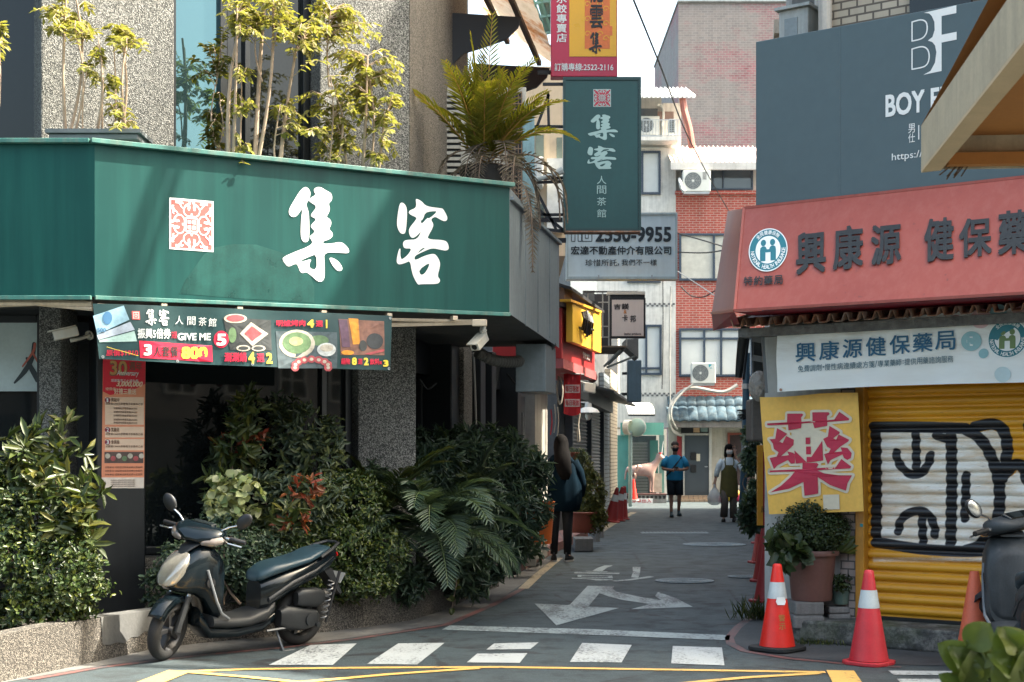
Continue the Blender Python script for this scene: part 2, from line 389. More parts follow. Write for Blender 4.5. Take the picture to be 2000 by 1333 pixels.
def frond(base, d, ln, n, lf, wd, droop=.6, v_up=.35, twist=0., start=.12):
    """one pinnate palm frond: returns (rachis points, leaf arrays)"""
    base = Vector(base); d = Vector(d).normalized(); pts = []; p = base.copy(); t = d.copy(); st = 22
    for i in range(st + 1):
        pts.append(p.copy()); t = (t + Vector((0, 0, -1)) * droop / st * (.4 + 1.6 * i / st)).normalized(); p = p + t * ln / st
    pos = []; ax = []; up = []; L = []; W = []
    side0 = t.cross(Vector((0, 0, 1)))
    for i in range(n):
        f = start + (1 - start) * (i + .5) / n; k = min(st - 1, int(f * st)); q = pts[k].lerp(pts[k + 1], f * st - k); tt = (pts[k + 1] - pts[k]).normalized()
        s0 = tt.cross(Vector((0, 0, 1))); s0 = s0.normalized() if s0.length > .05 else side0.normalized(); uu = s0.cross(tt)
        s0 = (Matrix.Rotation(twist, 3, tt) @ s0); uu = Matrix.Rotation(twist, 3, tt) @ uu
        e = math.sin(math.pi * min(1, .18 + .82 * f) ** .9) * .75 + .3
        for sg in (-1, 1):
            a = (s0 * sg * .9 + tt * (.55 + .9 * f * f) + uu * v_up + Vector(rng.normal(size=3)) * .06).normalized()
            pos.append(q); ax.append(a); up.append(uu + s0 * sg * -.3); L.append(lf * e * random.uniform(.85, 1.1)); W.append(wd)
    return pts, leaf_arrays(pos, ax, up, L, W, .18, .28)
def twig(m, a, b, r0, r1, bend=.0, n=5, sides=5):
    a, b = Vector(a), Vector(b); q = Vector(rng.normal(size=3)) * bend; pts = [a.lerp(b, i / n) + q * math.sin(math.pi * i / n) for i in range(n + 1)]
    m.tube(pts, [r0 + (r1 - r0) * i / n for i in range(n + 1)], sides); return pts
# ================================================================== THE SETTING: ground, lane, markings
W_ = lambda r, g, b: lin((r / 255, g / 255, b / 255))
ASPH = m_asphalt("asphalt")
m = M()
for i in range(2): pass
m.grid(lambda a, b: (-150 + 300 * a, -60 + 360 * b, 0), 6, 6)
struct(m.build("road", ASPH))
WHITEP = m_paint("white road paint", (.50, .53, .52), .62); WORNP = m_paint("worn white road paint", (.38, .44, .43), .95)
YELP = m_paint("yellow road paint", (.78, .47, .13), .4); REDP = m_paint("red kerb paint", (.20, .08, .07), 1.1)
CREAMP = m_paint("worn cream line paint", (.42, .34, .22), .8)
def gp(pts, z=.004): return [G(x, y, z) for x, y in pts]
def flat(m, pts, z=.004): return m.poly(gp(pts, z)[::-1])
def ribbon(m, pts, wd, z=.004):
    p = [G(x, y, z) for x, y in pts]; L = []; R = []
    for i, q in enumerate(p):
        t = (p[min(i + 1, len(p) - 1)] - p[max(i - 1, 0)]).normalized(); nn = Vector((-t.y, t.x, 0)); L.append(q + nn * wd / 2); R.append(q - nn * wd / 2)
    k = len(p); m.add(L + R, [(i, k + i, k + i + 1, i + 1) for i in range(k - 1)])
m = M()
for q in ([(607, 1260), (697, 1257), (650, 1299), (525, 1299)], [(778, 1257), (868, 1256), (815, 1298), (717, 1297)],
          [(965, 1257), (1052, 1255), (1036, 1268), (950, 1269)], [(932, 1277), (1030, 1276), (1015, 1295), (912, 1294)],
          [(1137, 1256), (1234, 1260), (1214, 1294), (1113, 1293)], [(1314, 1262), (1410, 1265), (1415, 1300), (1311, 1296)]): flat(m, q)
flat(m, [(1735, 1310), (1990, 1312), (2010, 1320), (1745, 1318)]); flat(m, [(1752, 1326), (2010, 1327), (2040, 1345), (1770, 1345)])
struct(m.build("crosswalk_markings", WHITEP))
m = M(); flat(m, [(878, 1222), (1150, 1229), (1426, 1241), (1424, 1251), (1150, 1240), (863, 1230)]); struct(m.build("stop_line", WORNP))
K = lambda pts: [(1020 + x / 4.348, 1060 + y / 4.348) for x, y in pts]
m = M()
flat(m, K([(105, 518), (380, 531), (405, 527), (555, 368), (780, 370), (770, 392), (800, 418), (1000, 462), (1180, 490), (1085, 522), (850, 488), (740, 460), (655, 430), (560, 545), (822, 556), (290, 703)]))
flat(m, K([(1128, 455), (1152, 420), (1300, 470), (1448, 546), (925, 566), (1085, 522), (1180, 490)]))
struct(m.build("turn_arrow_marking", WORNP))
m = M()
for q in ([(590, 243), (640, 215), (700, 195), (770, 195), (720, 215), (680, 243)], [(440, 255), (455, 249), (828, 258), (822, 268), (445, 262)], [(540, 240), (725, 244), (725, 249), (540, 246)],
          [(470, 275), (505, 275), (500, 296), (470, 294)], [(505, 275), (765, 282), (765, 288), (505, 281)], [(730, 288), (765, 288), (770, 303), (735, 302)], [(500, 291), (735, 296), (735, 302), (500, 296)],
          [(418, 300), (560, 305), (770, 312), (760, 320), (640, 324), (540, 310), (420, 306)], [(936, 207), (1005, 208), (1000, 260), (985, 300), (925, 295), (940, 250)],
          [(755, 324), (900, 312), (1000, 297), (1080, 285), (1125, 292), (1040, 305), (930, 320), (790, 331)]): flat(m, K(q))
struct(m.build("lettering_marking", WORNP))
m = M()
ribbon(m, [(335, 1313), (480, 1307), (740, 1304), (980, 1303), (1300, 1308), (1612, 1313)], .075)
ribbon(m, [(935, 1305), (760, 1317), (560, 1335), (420, 1350)], .075, .0055); ribbon(m, [(1600, 1315), (1460, 1323), (1330, 1335), (1230, 1346)], .075, .0055)
ribbon(m, [(372, 1313), (480, 1322), (600, 1334), (760, 1352)], .06, .0065); flat(m, [(1614, 1309), (1668, 1310), (1692, 1345), (1632, 1345)], .007)
flat(m, [(330, 1309), (372, 1312), (290, 1345), (235, 1345)], .007)
struct(m.build("yellow_box_marking", YELP))
m = M(); ribbon(m, [(60, 1327), (200, 1303), (400, 1279), (560, 1264), (700, 1247), (870, 1221), (960, 1183), (1020, 1150)], .07)
ribbon(m, [(1474, 1200), (1440, 1226), (1424, 1246), (1428, 1258), (1455, 1272), (1540, 1286), (1665, 1298), (1760, 1303)], .07)
struct(m.build("red_kerb_line", REDP))
m = M(); ribbon(m, [(1022, 1150), (1050, 1124), (1078, 1101), (1092, 1090)], .11, .005); ribbon(m, [(1150, 1052), (1185, 1030), (1215, 1012), (1238, 1001)], .16, .005)
struct(m.build("lane_edge_line", CREAMP))
GUT = mat("gutter concrete", (.16, .155, .145), .85, var=.25, vs=3, bump=.4, bs=50, grime=.5)
m = M(); m.poly([G(x, y, .002) for x, y in [(-200, 1400), (-60, 1345), (60, 1324), (200, 1300), (400, 1276), (560, 1261), (700, 1244), (870, 1218), (960, 1181), (1040, 1128), (1082, 1098), (1060, 1090), (900, 1150), (800, 1190), (300, 1240), (-300, 1290)]][::-1])
struct(m.build("gutter", GUT))
PAVE = mat("dark pavement concrete", (.075, .078, .08), .85, var=.25, vs=3, bump=.4, bs=60, grime=.4)
m = M(); m.poly([G(x, y, .003) for x, y in [(1478, 1204), (1446, 1228), (1432, 1247), (1436, 1257), (1460, 1269), (1540, 1283), (1665, 1294), (1800, 1300), (2100, 1302), (2100, 1240), (1600, 1190), (1500, 1150)]][::-1]); struct(m.build("pavement", PAVE))
# iron covers let into the lane
IRON = mat("cast iron cover", (.20, .25, .27), .55, .3, var=.3, vs=14)
def cover(px, py, r, label):
    c = G(px, py, .004); t = thing("manhole_cover", label, "manhole cover", c); q = M(); q.lathe([(r * .9, .001), (r, .001), (r, .007), (r * .92, .007), (r * .92, .003)], c, 40); q.build("rim", IRON, t)
    q = M(); q.lathe([(1e-3, .003), (r * .9, .003)], c, 40)
    for k in range(5): q.lathe([(r * (.12 + .17 * k), .003), (r * (.12 + .17 * k), .008), (r * (.2 + .17 * k), .008), (r * (.2 + .17 * k), .003)], c, 32)
    q.build("lid", IRON, t)
cover(1337, 1135, .33, "round iron manhole cover with ring pattern right of the white road lettering")
cover(1455, 1127, .2, "small round iron cover against the right-hand kerb")
cover(1395, 1064, .5, "wide round iron cover beyond the ring patterned one in the middle of the lane")
c = G(1318, 1041, .004); t = thing("drain_grate", "rectangular iron drain grate with bars across the lane further up", "drain grate", c); q = M()
q.box(c.x - .62, c.x + .62, c.y - .24, c.y + .24, .001, .004); q.build("frame", IRON, t); q = M()
for k in range(18): q.box(c.x - .58 + k * .068, c.x - .555 + k * .068, c.y - .2, c.y + .2, .006, .013)
q.build("grate", mat("pale worn iron", (.30, .34, .36), .45, .4), t)

# ================================================================== shared materials
PEB = m_pebble("grey pebble dash", (.035, .037, .035), (.27, .27, .255), 140)
PEBD = m_pebble("brown pebble dash", (.045, .04, .034), (.24, .215, .18), 140)
DARKP = mat("black painted steel", (.010, .012, .014), .35, var=.2, vs=4, grime=.15, gcol=(.05, .05, .05))
DGLASS = m_glass("dark window glass", (.010, .013, .014), .03, 0., .45)
SKYGL = m_glass("mirror tinted glass", (.09, .17, .19), .02, .85)
GREEN = None
s = N("green enamel"); s.set(.5, 0, .25); co = s.coord()
a = s.noise(s.mapping(co, (5, 5, .3)), 1.2, 5, .65); b = s.noise(co, .9, 5)
c_ = s.ramp(b, [(.3, (.001, .042, .038)), (.7, (.002, .058, .052))])
c_ = s.mix(s.ramp(a, [(.42, (0, 0, 0)), (.75, (.4, .4, .4))]), c_, (.012, .11, .09))
s.col(c_); s.l(s.ramp(b, [(.3, (.42,) * 3), (.7, (.6,) * 3)]), s.b.inputs["Roughness"]); s.bump(s.noise(s.mapping(co, (1, 1, .3)), 2.0, 2), .12, .03)
GREEN = s.m
GREENW = mat("wiped green enamel", (.004, .062, .052), .3, var=.35, vs=5, grime=.35, gcol=(.02, .11, .09))
GREENL = mat("pale worn green edge", (.045, .17, .145), .5, var=.3, vs=8, grime=.5, gcol=(.25, .22, .16))
GREYM = mat("grey sheet metal", (.20, .24, .26), .45, .25, var=.22, vs=1.6, grime=.45, gcol=(.09, .10, .105))
WHT = mat("white vinyl", (.80, .82, .80), .5, var=.04)
SIGNRED = mat("faded red vinyl", (.72, .10, .085), .5, var=.08)
CREAMPIPE = mat("cream plastic conduit", (.55, .45, .33), .5, var=.15, vs=4, grime=.4, gcol=(.16, .11, .07))
CONC = mat("weathered concrete", (.24, .235, .22), .85, var=.25, vs=2, bump=.4, bs=40, grime=.55)
PLAST = mat("grey cement render", (.12, .12, .115), .85, var=.22, vs=3, bump=.3, bs=30, grime=.4)
BLACKP = mat("black plastic", (.012, .012, .013), .45, var=.2)
RUST = mat("rusty metal", (.34, .17, .10), .8, .2, var=.5, vs=9, bump=.4, bs=90, grime=.8, gcol=(.55, .50, .45))
STEEL = mat("galvanised steel", (.42, .44, .45), .4, .7, var=.2, vs=6)

# ================================================================== TEAHOUSE (left corner building)
FS = Frame((-2.934, 10.0), (-.021, 11.6)); FL = Frame((-5.6, 10.0), (-2.934, 10.0)); FD = Frame((-.021, 11.6), (.467, 14.1))
WO = Vector((-2.934, 10, 0)) - FS.n * 1.1
FW = Frame((WO.x, WO.y), (WO.x + FS.u.x, WO.y + FS.u.y))
u80 = FW.U(80); p80 = FW.at(u80, 0); FWL = Frame((-8, p80.y), (p80.x, p80.y)); uc = FW.U(800); pc = FW.at(uc, 0)
FC = Frame((pc.x, pc.y), (pc.x + .14 * 6, pc.y + 6))
th = thing("teahouse_building", "corner teahouse of grey pebble dash columns and dark glass behind the green sign band", "building", (p80.x, p80.y, 0))
ZB, ZT = 0, 7.0
def column(name, fr, u0, u1, z0, z1, n0, n1, mt, **k):
    q = M(); fr.box(q, u0, u1, z0, z1, n0, n1); return q.build(name, mt, th, bevel=.012, **k)
column("column", FW, FW.U(80), FW.U(340), 2.62, ZT, -.6, 0, PEB)
column("column", FW, FW.U(625), uc, 2.62, ZT, -.6, 0, PEB)
q = M(); FC.box(q, .602, 3.0, 2.62, ZT, -.6, 0); q.build("side_wall", PEBD, th)
q = M(); FC.box(q, .02, .6, 2.62, ZT, -.5, -.001); q.build("side_wall", PEBD, th)
column("column", FW, FW.U(700), FW.U(813), 0, 2.55, -.5, 0, PEB)
q = M(); FWL.box(q, FWL.U(77), FWL.len + .16, 0, 2.55, -.4, .02); q.build("column", PEB, th, bevel=.012)
# upper glazing
def window(fr, u0, u1, z0, z1, nb, glass, framem, mull=(), depth=.09, name="window", fw=.06):
    f = M(); fr.box(f, u0, u0 + fw, z0, z1, nb, nb + depth); fr.box(f, u1 - fw, u1, z0, z1, nb, nb + depth)
    fr.box(f, u0 + fw, u1 - fw, z0, z0 + fw, nb, nb + depth); fr.box(f, u0 + fw, u1 - fw, z1 - fw, z1, nb, nb + depth)
    for x in mull: fr.box(f, x - fw * .4, x + fw * .4, z0 + fw, z1 - fw, nb + .003, nb + depth - .004)
    o = f.build(name, framem, th, bevel=.005)
    g = M(); fr.quad(g, u0 + fw * .5, u1 - fw * .5, z0 + fw * .5, z1 - fw * .5, nb + .03); g.build("pane", glass, o); return o
ua, ub, ud, ue = FW.U(340), FW.U(458), FW.U(500), FW.U(625)
window(FW, ua + .01, ub, 2.75, 6.8, -.28, SKYGL, DARKP); window(FW, ub + .004, ue - .01, 2.75, 6.8, -.30, DGLASS, DARKP, (ud,))
window(FWL, FWL.U(-420), FWL.U(75), 2.75, 6.8, -.28, DGLASS, DARKP)
q = M(); FW.box(q, ua, ue, 2.45, 2.745, -.5, -.18); FWL.box(q, FWL.U(-420), FWL.U(76), 2.45, 2.745, -.5, -.18); q.build("sill", DARKP, th)
q = M(); FW.box(q, u80, uc, ZT, ZT + .25, -6, .05); q.build("roof_slab", CONC, th)
# interior backing, lower storey
ul0, ul1 = FW.U(190), FW.U(700)
window(FW, FW.U(278), ul1 - .005, .62, 2.5, -.22, DGLASS, DARKP, (FW.U(645),))
q = M(); FW.box(q, FW.U(190), ul1, 0, .6, -.3, -.02); q.build("dwarf_wall", PEBD, th)
window(FWL, FWL.U(-420), FWL.U(76), .62, 2.5, -.22, DGLASS, DARKP)
q = M(); FW.box(q, FW.U(188, .2), FW.U(284, .2), .1, 2.49, -.06, .2); q.build("pillar", DARKP, th, bevel=.01)
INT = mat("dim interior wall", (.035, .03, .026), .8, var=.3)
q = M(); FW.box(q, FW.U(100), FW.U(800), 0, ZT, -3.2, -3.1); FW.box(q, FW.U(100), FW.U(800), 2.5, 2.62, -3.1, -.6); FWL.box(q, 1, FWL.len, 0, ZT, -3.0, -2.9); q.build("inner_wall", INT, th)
# white door-curtain board with ink brush characters seen in the left window
q = M(); FWL.box(q, FWL.U(-300), FWL.U(74), FWL.px(20, 763)[1], FWL.px(20, 622)[1], -.155, -.14); o = q.build("signboard", mat("frosted board", (.42, .50, .50), .4, var=.12), th)
q = M(); stroke(q, FWL.at, [FWL.px(x, y, -.13) for x, y in ((66, 672), (62, 700), (48, 725), (28, 748))], [.03, .035, .04, .015], -.136); stroke(q, FWL.at, [FWL.px(x, y, -.13) for x, y in ((52, 700), (62, 722), (74, 742))], [.02, .04, .05], -.135)
q.build("ink_character", mat("ink", (.02, .03, .035), .6), o)
q = M(); stroke(q, FWL.at, [FWL.px(x, y, -.13) for x, y in ((68, 672), (64, 688), (44, 716))], [.02, .02, .012], -.132); stroke(q, FWL.at, [FWL.px(x, y, -.13) for x, y in ((64, 690), (76, 712))], [.015, .015], -.132)
q.build("red_character", mat("red neon tube", (.45, .10, .06), .4), o)
# lane side: dark wall under the band with posts, glazing, doors
FPq = Frame((-.83, 12.75), (.60, 19.0))
U_ = FPq.U
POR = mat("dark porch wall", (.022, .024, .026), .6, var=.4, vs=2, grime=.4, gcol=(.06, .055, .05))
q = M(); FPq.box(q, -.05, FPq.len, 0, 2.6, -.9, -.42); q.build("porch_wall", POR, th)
q = M(); FPq.box(q, -.04, U_(858), 0, .93, -.42, -.02); q.build("porch_counter", mat("grey counter", (.10, .11, .115), .5, var=.3), th)
q = M(); FPq.box(q, U_(925), U_(968), 0, .98, -.42, -.03); q.build("porch_counter", mat("grey counter", (.10, .11, .115), .5, var=.3), th)
for x, wv, mt in ((890, .3, DARKP), (906, .34, PEBD), (946, .22, DARKP), (968, .2, DARKP), (1018, .2, DARKP)):
    q = M(); FPq.box(q, U_(x), U_(x) + wv, 0, 2.56, -.4, .0 if mt is PEBD else -.04); q.build("porch_post", mt, th, bevel=.01)
q = M(); FPq.box(q, -.02, FPq.len, 2.2, 2.56, -.418, -.25); q.build("porch_beam", DARKP, th)
PG = m_glass("grey porch glass", (.20, .24, .25), .06, .6)
window(FPq, U_(814), U_(862), 1.25, 2.0, -.415, PG, DARKP, fw=.04); window(FPq, U_(866), U_(888), .95, 2.15, -.415, DGLASS, DARKP, fw=.04)
q = M(); FPq.box(q, U_(975), U_(996), 0, 2.1, -.418, -.30); q.build("wooden_screen", mat("weathered brown board", (.16, .12, .09), .7, var=.4, vs=5, grime=.5), th)
q = M(); FPq.box(q, U_(1022), U_(1050), .1, 2.15, -.418, -.16); o = q.build("door", mat("dark grey door", (.09, .095, .10), .5, var=.3, vs=6, grime=.4), th)
q = M(); FPq.box(q, U_(1028), U_(1044), 1.1, 1.95, -.158, -.15); q.build("door_panel", DGLASS, o)
q = M(); FPq.box(q, U_(1054), U_(1078), .1, 2.3, -.418, -.06); q.build("end_panel", mat("beige end panel", (.33, .31, .27), .6, var=.15, grime=.4), th)
q = M(); FPq.box(q, U_(976), U_(996), .55, 1.0, -.29, -.285); q.build("blue_box", mat("blue plastic sheet", (.02, .07, .15), .5), th)
# ------------------------------------------------------------------ green sign band
sg = thing("shop_sign", "long dark green sign band with white characters wrapping round the teahouse corner", "shop sign", (-2.934, 10, 2.53))
zt = lambda k: 3.607 + (3.596 - 3.607) * k; zb = lambda k: 2.527 + (2.569 - 2.527) * k
fsA = lambda u, z, n: FS.at(u, z, n)
q = M(); q.poly([FS.at(0, zb(0)), FS.at(FS.len, zb(1)), FS.at(FS.len, zt(1)), FS.at(0, zt(0))]); q.build("front_panel", GREEN, sg)
q = M(); q.poly([FL.at(0, zb(0)), FL.at(FL.len, zb(0)), FL.at(FL.len, zt(0)), FL.at(0, zt(0))]); q.build("left_panel", GREEN, sg)
q = M(); q.poly([FD.at(0, 2.569), FD.at(FD.len, 2.481), FD.at(FD.len, 3.506), FD.at(0, 3.596)]); q.build("side_panel", GREYM, sg)
for k in (.28, .52, .77): q = M(); FD.box(q, FD.len * k, FD.len * k + .012, 2.53, 3.53, .0005, .006); q.build("panel_seam", GREYM, sg)
q = M(); FS.box(q, -.03, FS.len + .03, 3.601, 3.635, -.25, .045); q2 = q
q.build("top_lip", GREENL, sg, bevel=.004)
q = M(); FL.box(q, 0, FL.len - .03, 3.602, 3.634, -.25, .045); q.build("top_lip", GREENL, sg, bevel=.004)
q = M(); FD.box(q, .03, FD.len, 3.50, 3.53, -.25, .03); q.build("top_lip", GREYM, sg, bevel=.004)
q = M(); q.bar(FS.at(0, zb(0) - .008, .01), FS.at(FS.len, zb(1) - .008, .01), .03, .03); q.bar(FL.at(0, zb(0) - .008, .01), FL.at(FL.len - .02, zb(0) - .008, .01), .03, .03)
q.build("bottom_trim", GREENL, sg, bevel=.004)
q = M(); q.poly([FL.at(0, 2.54), FL.at(FL.len, 2.54), FS.at(FS.len, 2.58), FD.at(FD.len, 2.50), FD.at(FD.len, 2.50) + Vector((-1.9, .3, 0)), FW.at(FW.U(500), 2.56, -.3), FWL.at(1, 2.54, -.3)]); q.build("soffit", mat("dark soffit board", (.09, .085, .08), .6, var=.4, vs=2, grime=.5), sg)
q = M()
FW.box(q, u80 + .3, uc + .02, 2.592, 2.61, -.3, 1.02); q.build("planter_shelf", mat("shelf board", (.05, .05, .048), .8), sg)
# bulge where the paint was wiped clean
q = M(); pts = [(658, 578), (668, 545), (690, 508), (716, 488), (752, 474), (800, 474), (838, 492), (868, 524), (885, 560), (888, 588), (800, 586)]
pts = [(350, 574), (362, 548), (382, 520), (398, 498), (418, 484), (455, 477), (500, 478), (545, 492), (580, 510), (604, 534), (614, 560), (614, 592), (480, 584)]
q.poly([FS.pt(x, y, .0015) + FS.n * .0 for x, y in pts][::-1]); q.build("wiped_patch", GREENW, sg, fix=False)
from mathutils.geometry import tessellate_polygon
def holed(m, outer, holes, fn):
    loops = [[Vector((x, y, 0)) for x, y in l] for l in [outer] + holes]; allp = [p for l in loops for p in l]
    tris = tessellate_polygon(loops); vs = [fn(p.x, p.y) for p in allp]; fs = []
    for t in tris:
        a, b, c = (allp[i] for i in t); fs.append(tuple(t) if (b - a).cross(c - a).z < 0 else (t[0], t[2], t[1]))
    m.add(vs, fs)
def smooth_loop(pts, k=2):
    for _ in range(k):
        o = []
        for i in range(len(pts)):
            a, b = pts[i], pts[(i + 1) % len(pts)]; o += [(.75 * a[0] + .25 * b[0], .75 * a[1] + .25 * b[1]), (.25 * a[0] + .75 * b[0], .25 * a[1] + .75 * b[1])]
        pts = o
    return pts
JI = [([(325, 85), (362, 120), (370, 170), (350, 230), (318, 275), (345, 340), (355, 430), (357, 640), (340, 680), (305, 688), (275, 665), (262, 600), (268, 430), (285, 310), (235, 385), (205, 412), (165, 412), (135, 380), (135, 330), (180, 250), (250, 135), (295, 92)], []),
      ([(410, 105), (445, 85), (490, 92), (530, 120), (590, 150), (605, 190), (600, 235), (563, 265), (582, 320), (565, 375), (538, 410), (588, 440), (597, 490), (568, 545), (608, 580), (612, 620), (575, 655), (506, 675), (505, 705), (600, 700), (695, 680), (750, 715), (788, 765), (785, 808), (690, 800), (515, 795), (520, 900), (525, 1050), (510, 1100), (475, 1118), (440, 1105), (380, 1050), (320, 1005), (285, 1025), (255, 1005), (235, 940), (210, 915), (140, 950), (110, 940), (65, 875), (75, 850), (130, 820), (250, 770), (320, 745), (400, 695), (365, 640), (362, 620), (425, 570), (378, 530), (372, 500), (440, 435), (378, 410), (375, 380), (445, 298), (365, 250), (352, 230), (375, 200), (430, 172), (405, 130)],
       [[(262, 885), (350, 845), (435, 812), (437, 990), (360, 970), (355, 920), (385, 865), (285, 895)]]),
      ([(570, 855), (610, 855), (670, 890), (712, 950), (715, 985), (690, 1000), (660, 995), (620, 955), (590, 905)], [])]
KE = [([(1360, 252), (1395, 275), (1418, 330), (1412, 480), (1400, 580), (1380, 598), (1345, 590), (1315, 540), (1305, 480), (1315, 380), (1335, 270)], []),
      ([(1515, 212), (1575, 240), (1622, 298), (1785, 318), (1808, 325), (1855, 410), (1850, 450), (1820, 460), (1775, 440), (1735, 415), (1710, 412), (1672, 440), (1705, 490), (1690, 540), (1655, 600), (1632, 655), (1820, 662), (1860, 695), (1872, 760), (1840, 778), (1790, 770), (1690, 748), (1610, 780), (1515, 825), (1495, 850), (1502, 885), (1600, 835), (1690, 810), (1730, 820), (1775, 895), (1772, 960), (1745, 1055), (1775, 1090), (1770, 1120), (1740, 1140), (1560, 1140), (1540, 1150), (1510, 1110), (1470, 1020), (1450, 885), (1400, 910), (1330, 930), (1305, 910), (1303, 870), (1325, 770), (1345, 745), (1342, 820), (1350, 860), (1362, 875), (1430, 820), (1468, 752), (1400, 755), (1378, 740), (1370, 700), (1385, 670), (1420, 660), (1525, 658), (1575, 560), (1530, 610), (1490, 640), (1455, 635), (1435, 580), (1440, 530), (1525, 430), (1505, 410), (1455, 390), (1432, 365), (1445, 340), (1505, 318), (1518, 280), (1510, 230)],
       [[(1612, 366), (1680, 350), (1750, 350), (1660, 428), (1636, 420), (1576, 490), (1562, 455), (1588, 440)], [(1580, 750), (1618, 745), (1565, 785), (1524, 808)], [(1660, 905), (1650, 960), (1600, 1035), (1560, 1040), (1545, 985)]])]
def brush(m, glyph, tr):
    for outer, holes in glyph: holed(m, smooth_loop(outer), [smooth_loop(h, 1) for h in holes], tr)
fz = lambda X, Y: FS.pt(540 + X / 5.553, 350 + Y / 5.553, .004)
for g_ in (JI, KE):
    q = M(); brush(q, g_, fz); q.build("sign_character", WHT, sg)
def emblem(fn, half, n, parent, red, white):
    """square ornament: white border, red field, four hearts of scrolls round a little lattice"""
    fr_ = lambda a, b, k: fn(a * half, b * half, n + k)
    q = M(); q.poly([fr_(-1, -1, 0), fr_(1, -1, 0), fr_(1, 1, 0), fr_(-1, 1, 0)]); o = q.build("emblem", white, parent)
    q = M(); q.poly([fr_(-.92, -.92, .001), fr_(.92, -.92, .001), fr_(.92, .92, .001), fr_(-.92, .92, .001)]); q.build("emblem_field", red, o)
    q = M()
    for a in range(4):
        for sx in (-1, 1):
            ca, sa = [(1, 0), (0, 1), (-1, 0), (0, -1)][a]
            f2 = lambda x, y, k, ca=ca, sa=sa, sx=sx: fr_((sx * x) * ca - y * sa, (sx * x) * sa + y * ca, k / half)
            f2 = lambda x, y, k, ca=ca, sa=sa, sx=sx: fn(((sx * x) * ca - y * sa) * half, ((sx * x) * sa + y * ca) * half, k)
            e = n + .002 + .0002 * (a + (sx > 0))
            stroke(q, f2, [(.02, .42), (.03, .34), (.18, .33), (.32, .42), (.36, .58), (.27, .73), (.12, .80), (.07, .90), (.13, .89)], [.05, .05, .05, .05, .055, .07, .10, .07, .03], e, True, 5)
            stroke(q, f2, [(.20, .78), (.12, .70), (.13, .60), (.09, .56)], [.05, .12, .10, .02], e + .0004, True, 5)
            stroke(q, f2, [(.35, .62), (.45, .66), (.51, .76), (.58, .84), (.69, .87), (.70, .80)], [.04, .045, .07, .13, .09, .03], e + .0008, True, 5)
            stroke(q, f2, [(.54, .80), (.44, .84), (.38, .80)], [.07, .08, .03], e + .0012, True, 5)
    R = lambda x0, x1, y0, y1, k: q.poly([fr_(x0, y0, k), fr_(x1, y0, k), fr_(x1, y1, k), fr_(x0, y1, k)])
    for x0, x1, y0, y1 in ((-.28, .28, .23, .28), (-.28, .28, -.28, -.23), (-.28, -.23, -.23, .23), (.23, .28, -.23, .23), (-.18, -.03, .03, .18), (.03, .18, .03, .18), (-.18, -.03, -.18, -.03), (.03, .18, -.18, -.03)): R(x0, x1, y0, y1, .004)
    q.build("emblem_ornament", white, o)
ue0, ze0 = FS.px(374, 440); emblem(lambda a, b, k: FS.at(ue0 + a * .93, ze0 + b * 1.06, k), .175, .003, sg, SIGNRED, WHT)
# ------------------------------------------------------------------ conduit, brackets along the band's foot
t = thing("conduit", "cream plastic cable conduit running under the green sign band", "cable conduit", FS.at(0, 2.5))
q = M()
q.tube([FS.pt(190, 596, -.02), FS.pt(330, 606, -.05), FS.pt(500, 617, -.02), FS.pt(640, 622, -.05), FS.pt(930, 628, -.04)], .014, 6); q.tube([FS.pt(190, 602, -.05), FS.pt(450, 620, -.09), FS.pt(700, 636, -.10), FS.pt(930, 630, -.05)], .022, 6)
q.tube([FL.pt(-40, 592, -.04), FL.pt(90, 592, -.05), FL.pt(180, 594, -.04)], .022, 6); q.tube([FL.pt(-40, 598, -.08), FL.pt(70, 594, -.08), FL.pt(180, 604, -.04)], .016, 6); q.build("pipe", CREAMPIPE, t, smooth=True)
for x in (320, 468, 632, 760, 888): q = M(); uu, zz = FS.px(x, 580 + (x - 185) * .0405 + 14, .01); FS.box(q, uu - .02, uu + .02, zz - .012, zz + .02, -.03, .025); q.build("clip", CREAMPIPE, t)
# bent hose of the kitchen flue
t = thing("flexible_duct", "grey ribbed flexible duct sagging under the grey end of the sign band", "duct", FD.at(2.2, 2.2))
a = FD.at(FD.len - .1, 2.46, -.15); b = P(932, 690, 13.2)
pts = []; rr = []
ctl = [P(932, 688, 13.2), P(965, 704, 13.3), P(1005, 707, 13.5), P(1040, 700, 13.7), P(1065, 684, 13.85), P(1078, 668, 13.9)]
for i in range(5):
    for j in range(16):
        k = j / 16; p0, p1, p2, p3 = ctl[max(i - 1, 0)], ctl[i], ctl[i + 1], ctl[min(i + 2, 5)]
        pts.append(.5 * ((2 * p1) + (-p0 + p2) * k + (2 * p0 - 5 * p1 + 4 * p2 - p3) * k * k + (-p0 + 3 * p1 - 3 * p2 + p3) * k ** 3)); rr.append(.048 if len(rr) % 2 else .056)
q = M(); q.tube(pts, rr, 12); q.build("hose", mat("grey ribbed hose", (.14, .135, .12), .6, var=.2), t, smooth=True)
# grey box duct hanging below the end of the band
q = M(); e0 = FD.at(FD.len - .55, 0); FD.box(q, FD.len - .62, FD.len - .02, 2.02, 2.475, -.32, -.03)
tag(q.build("vent_box", GREYM, None, loc=FD.at(FD.len - .3, 2.02), bevel=.006), "grey sheet metal vent box hanging under the far end of the sign band", "vent box")

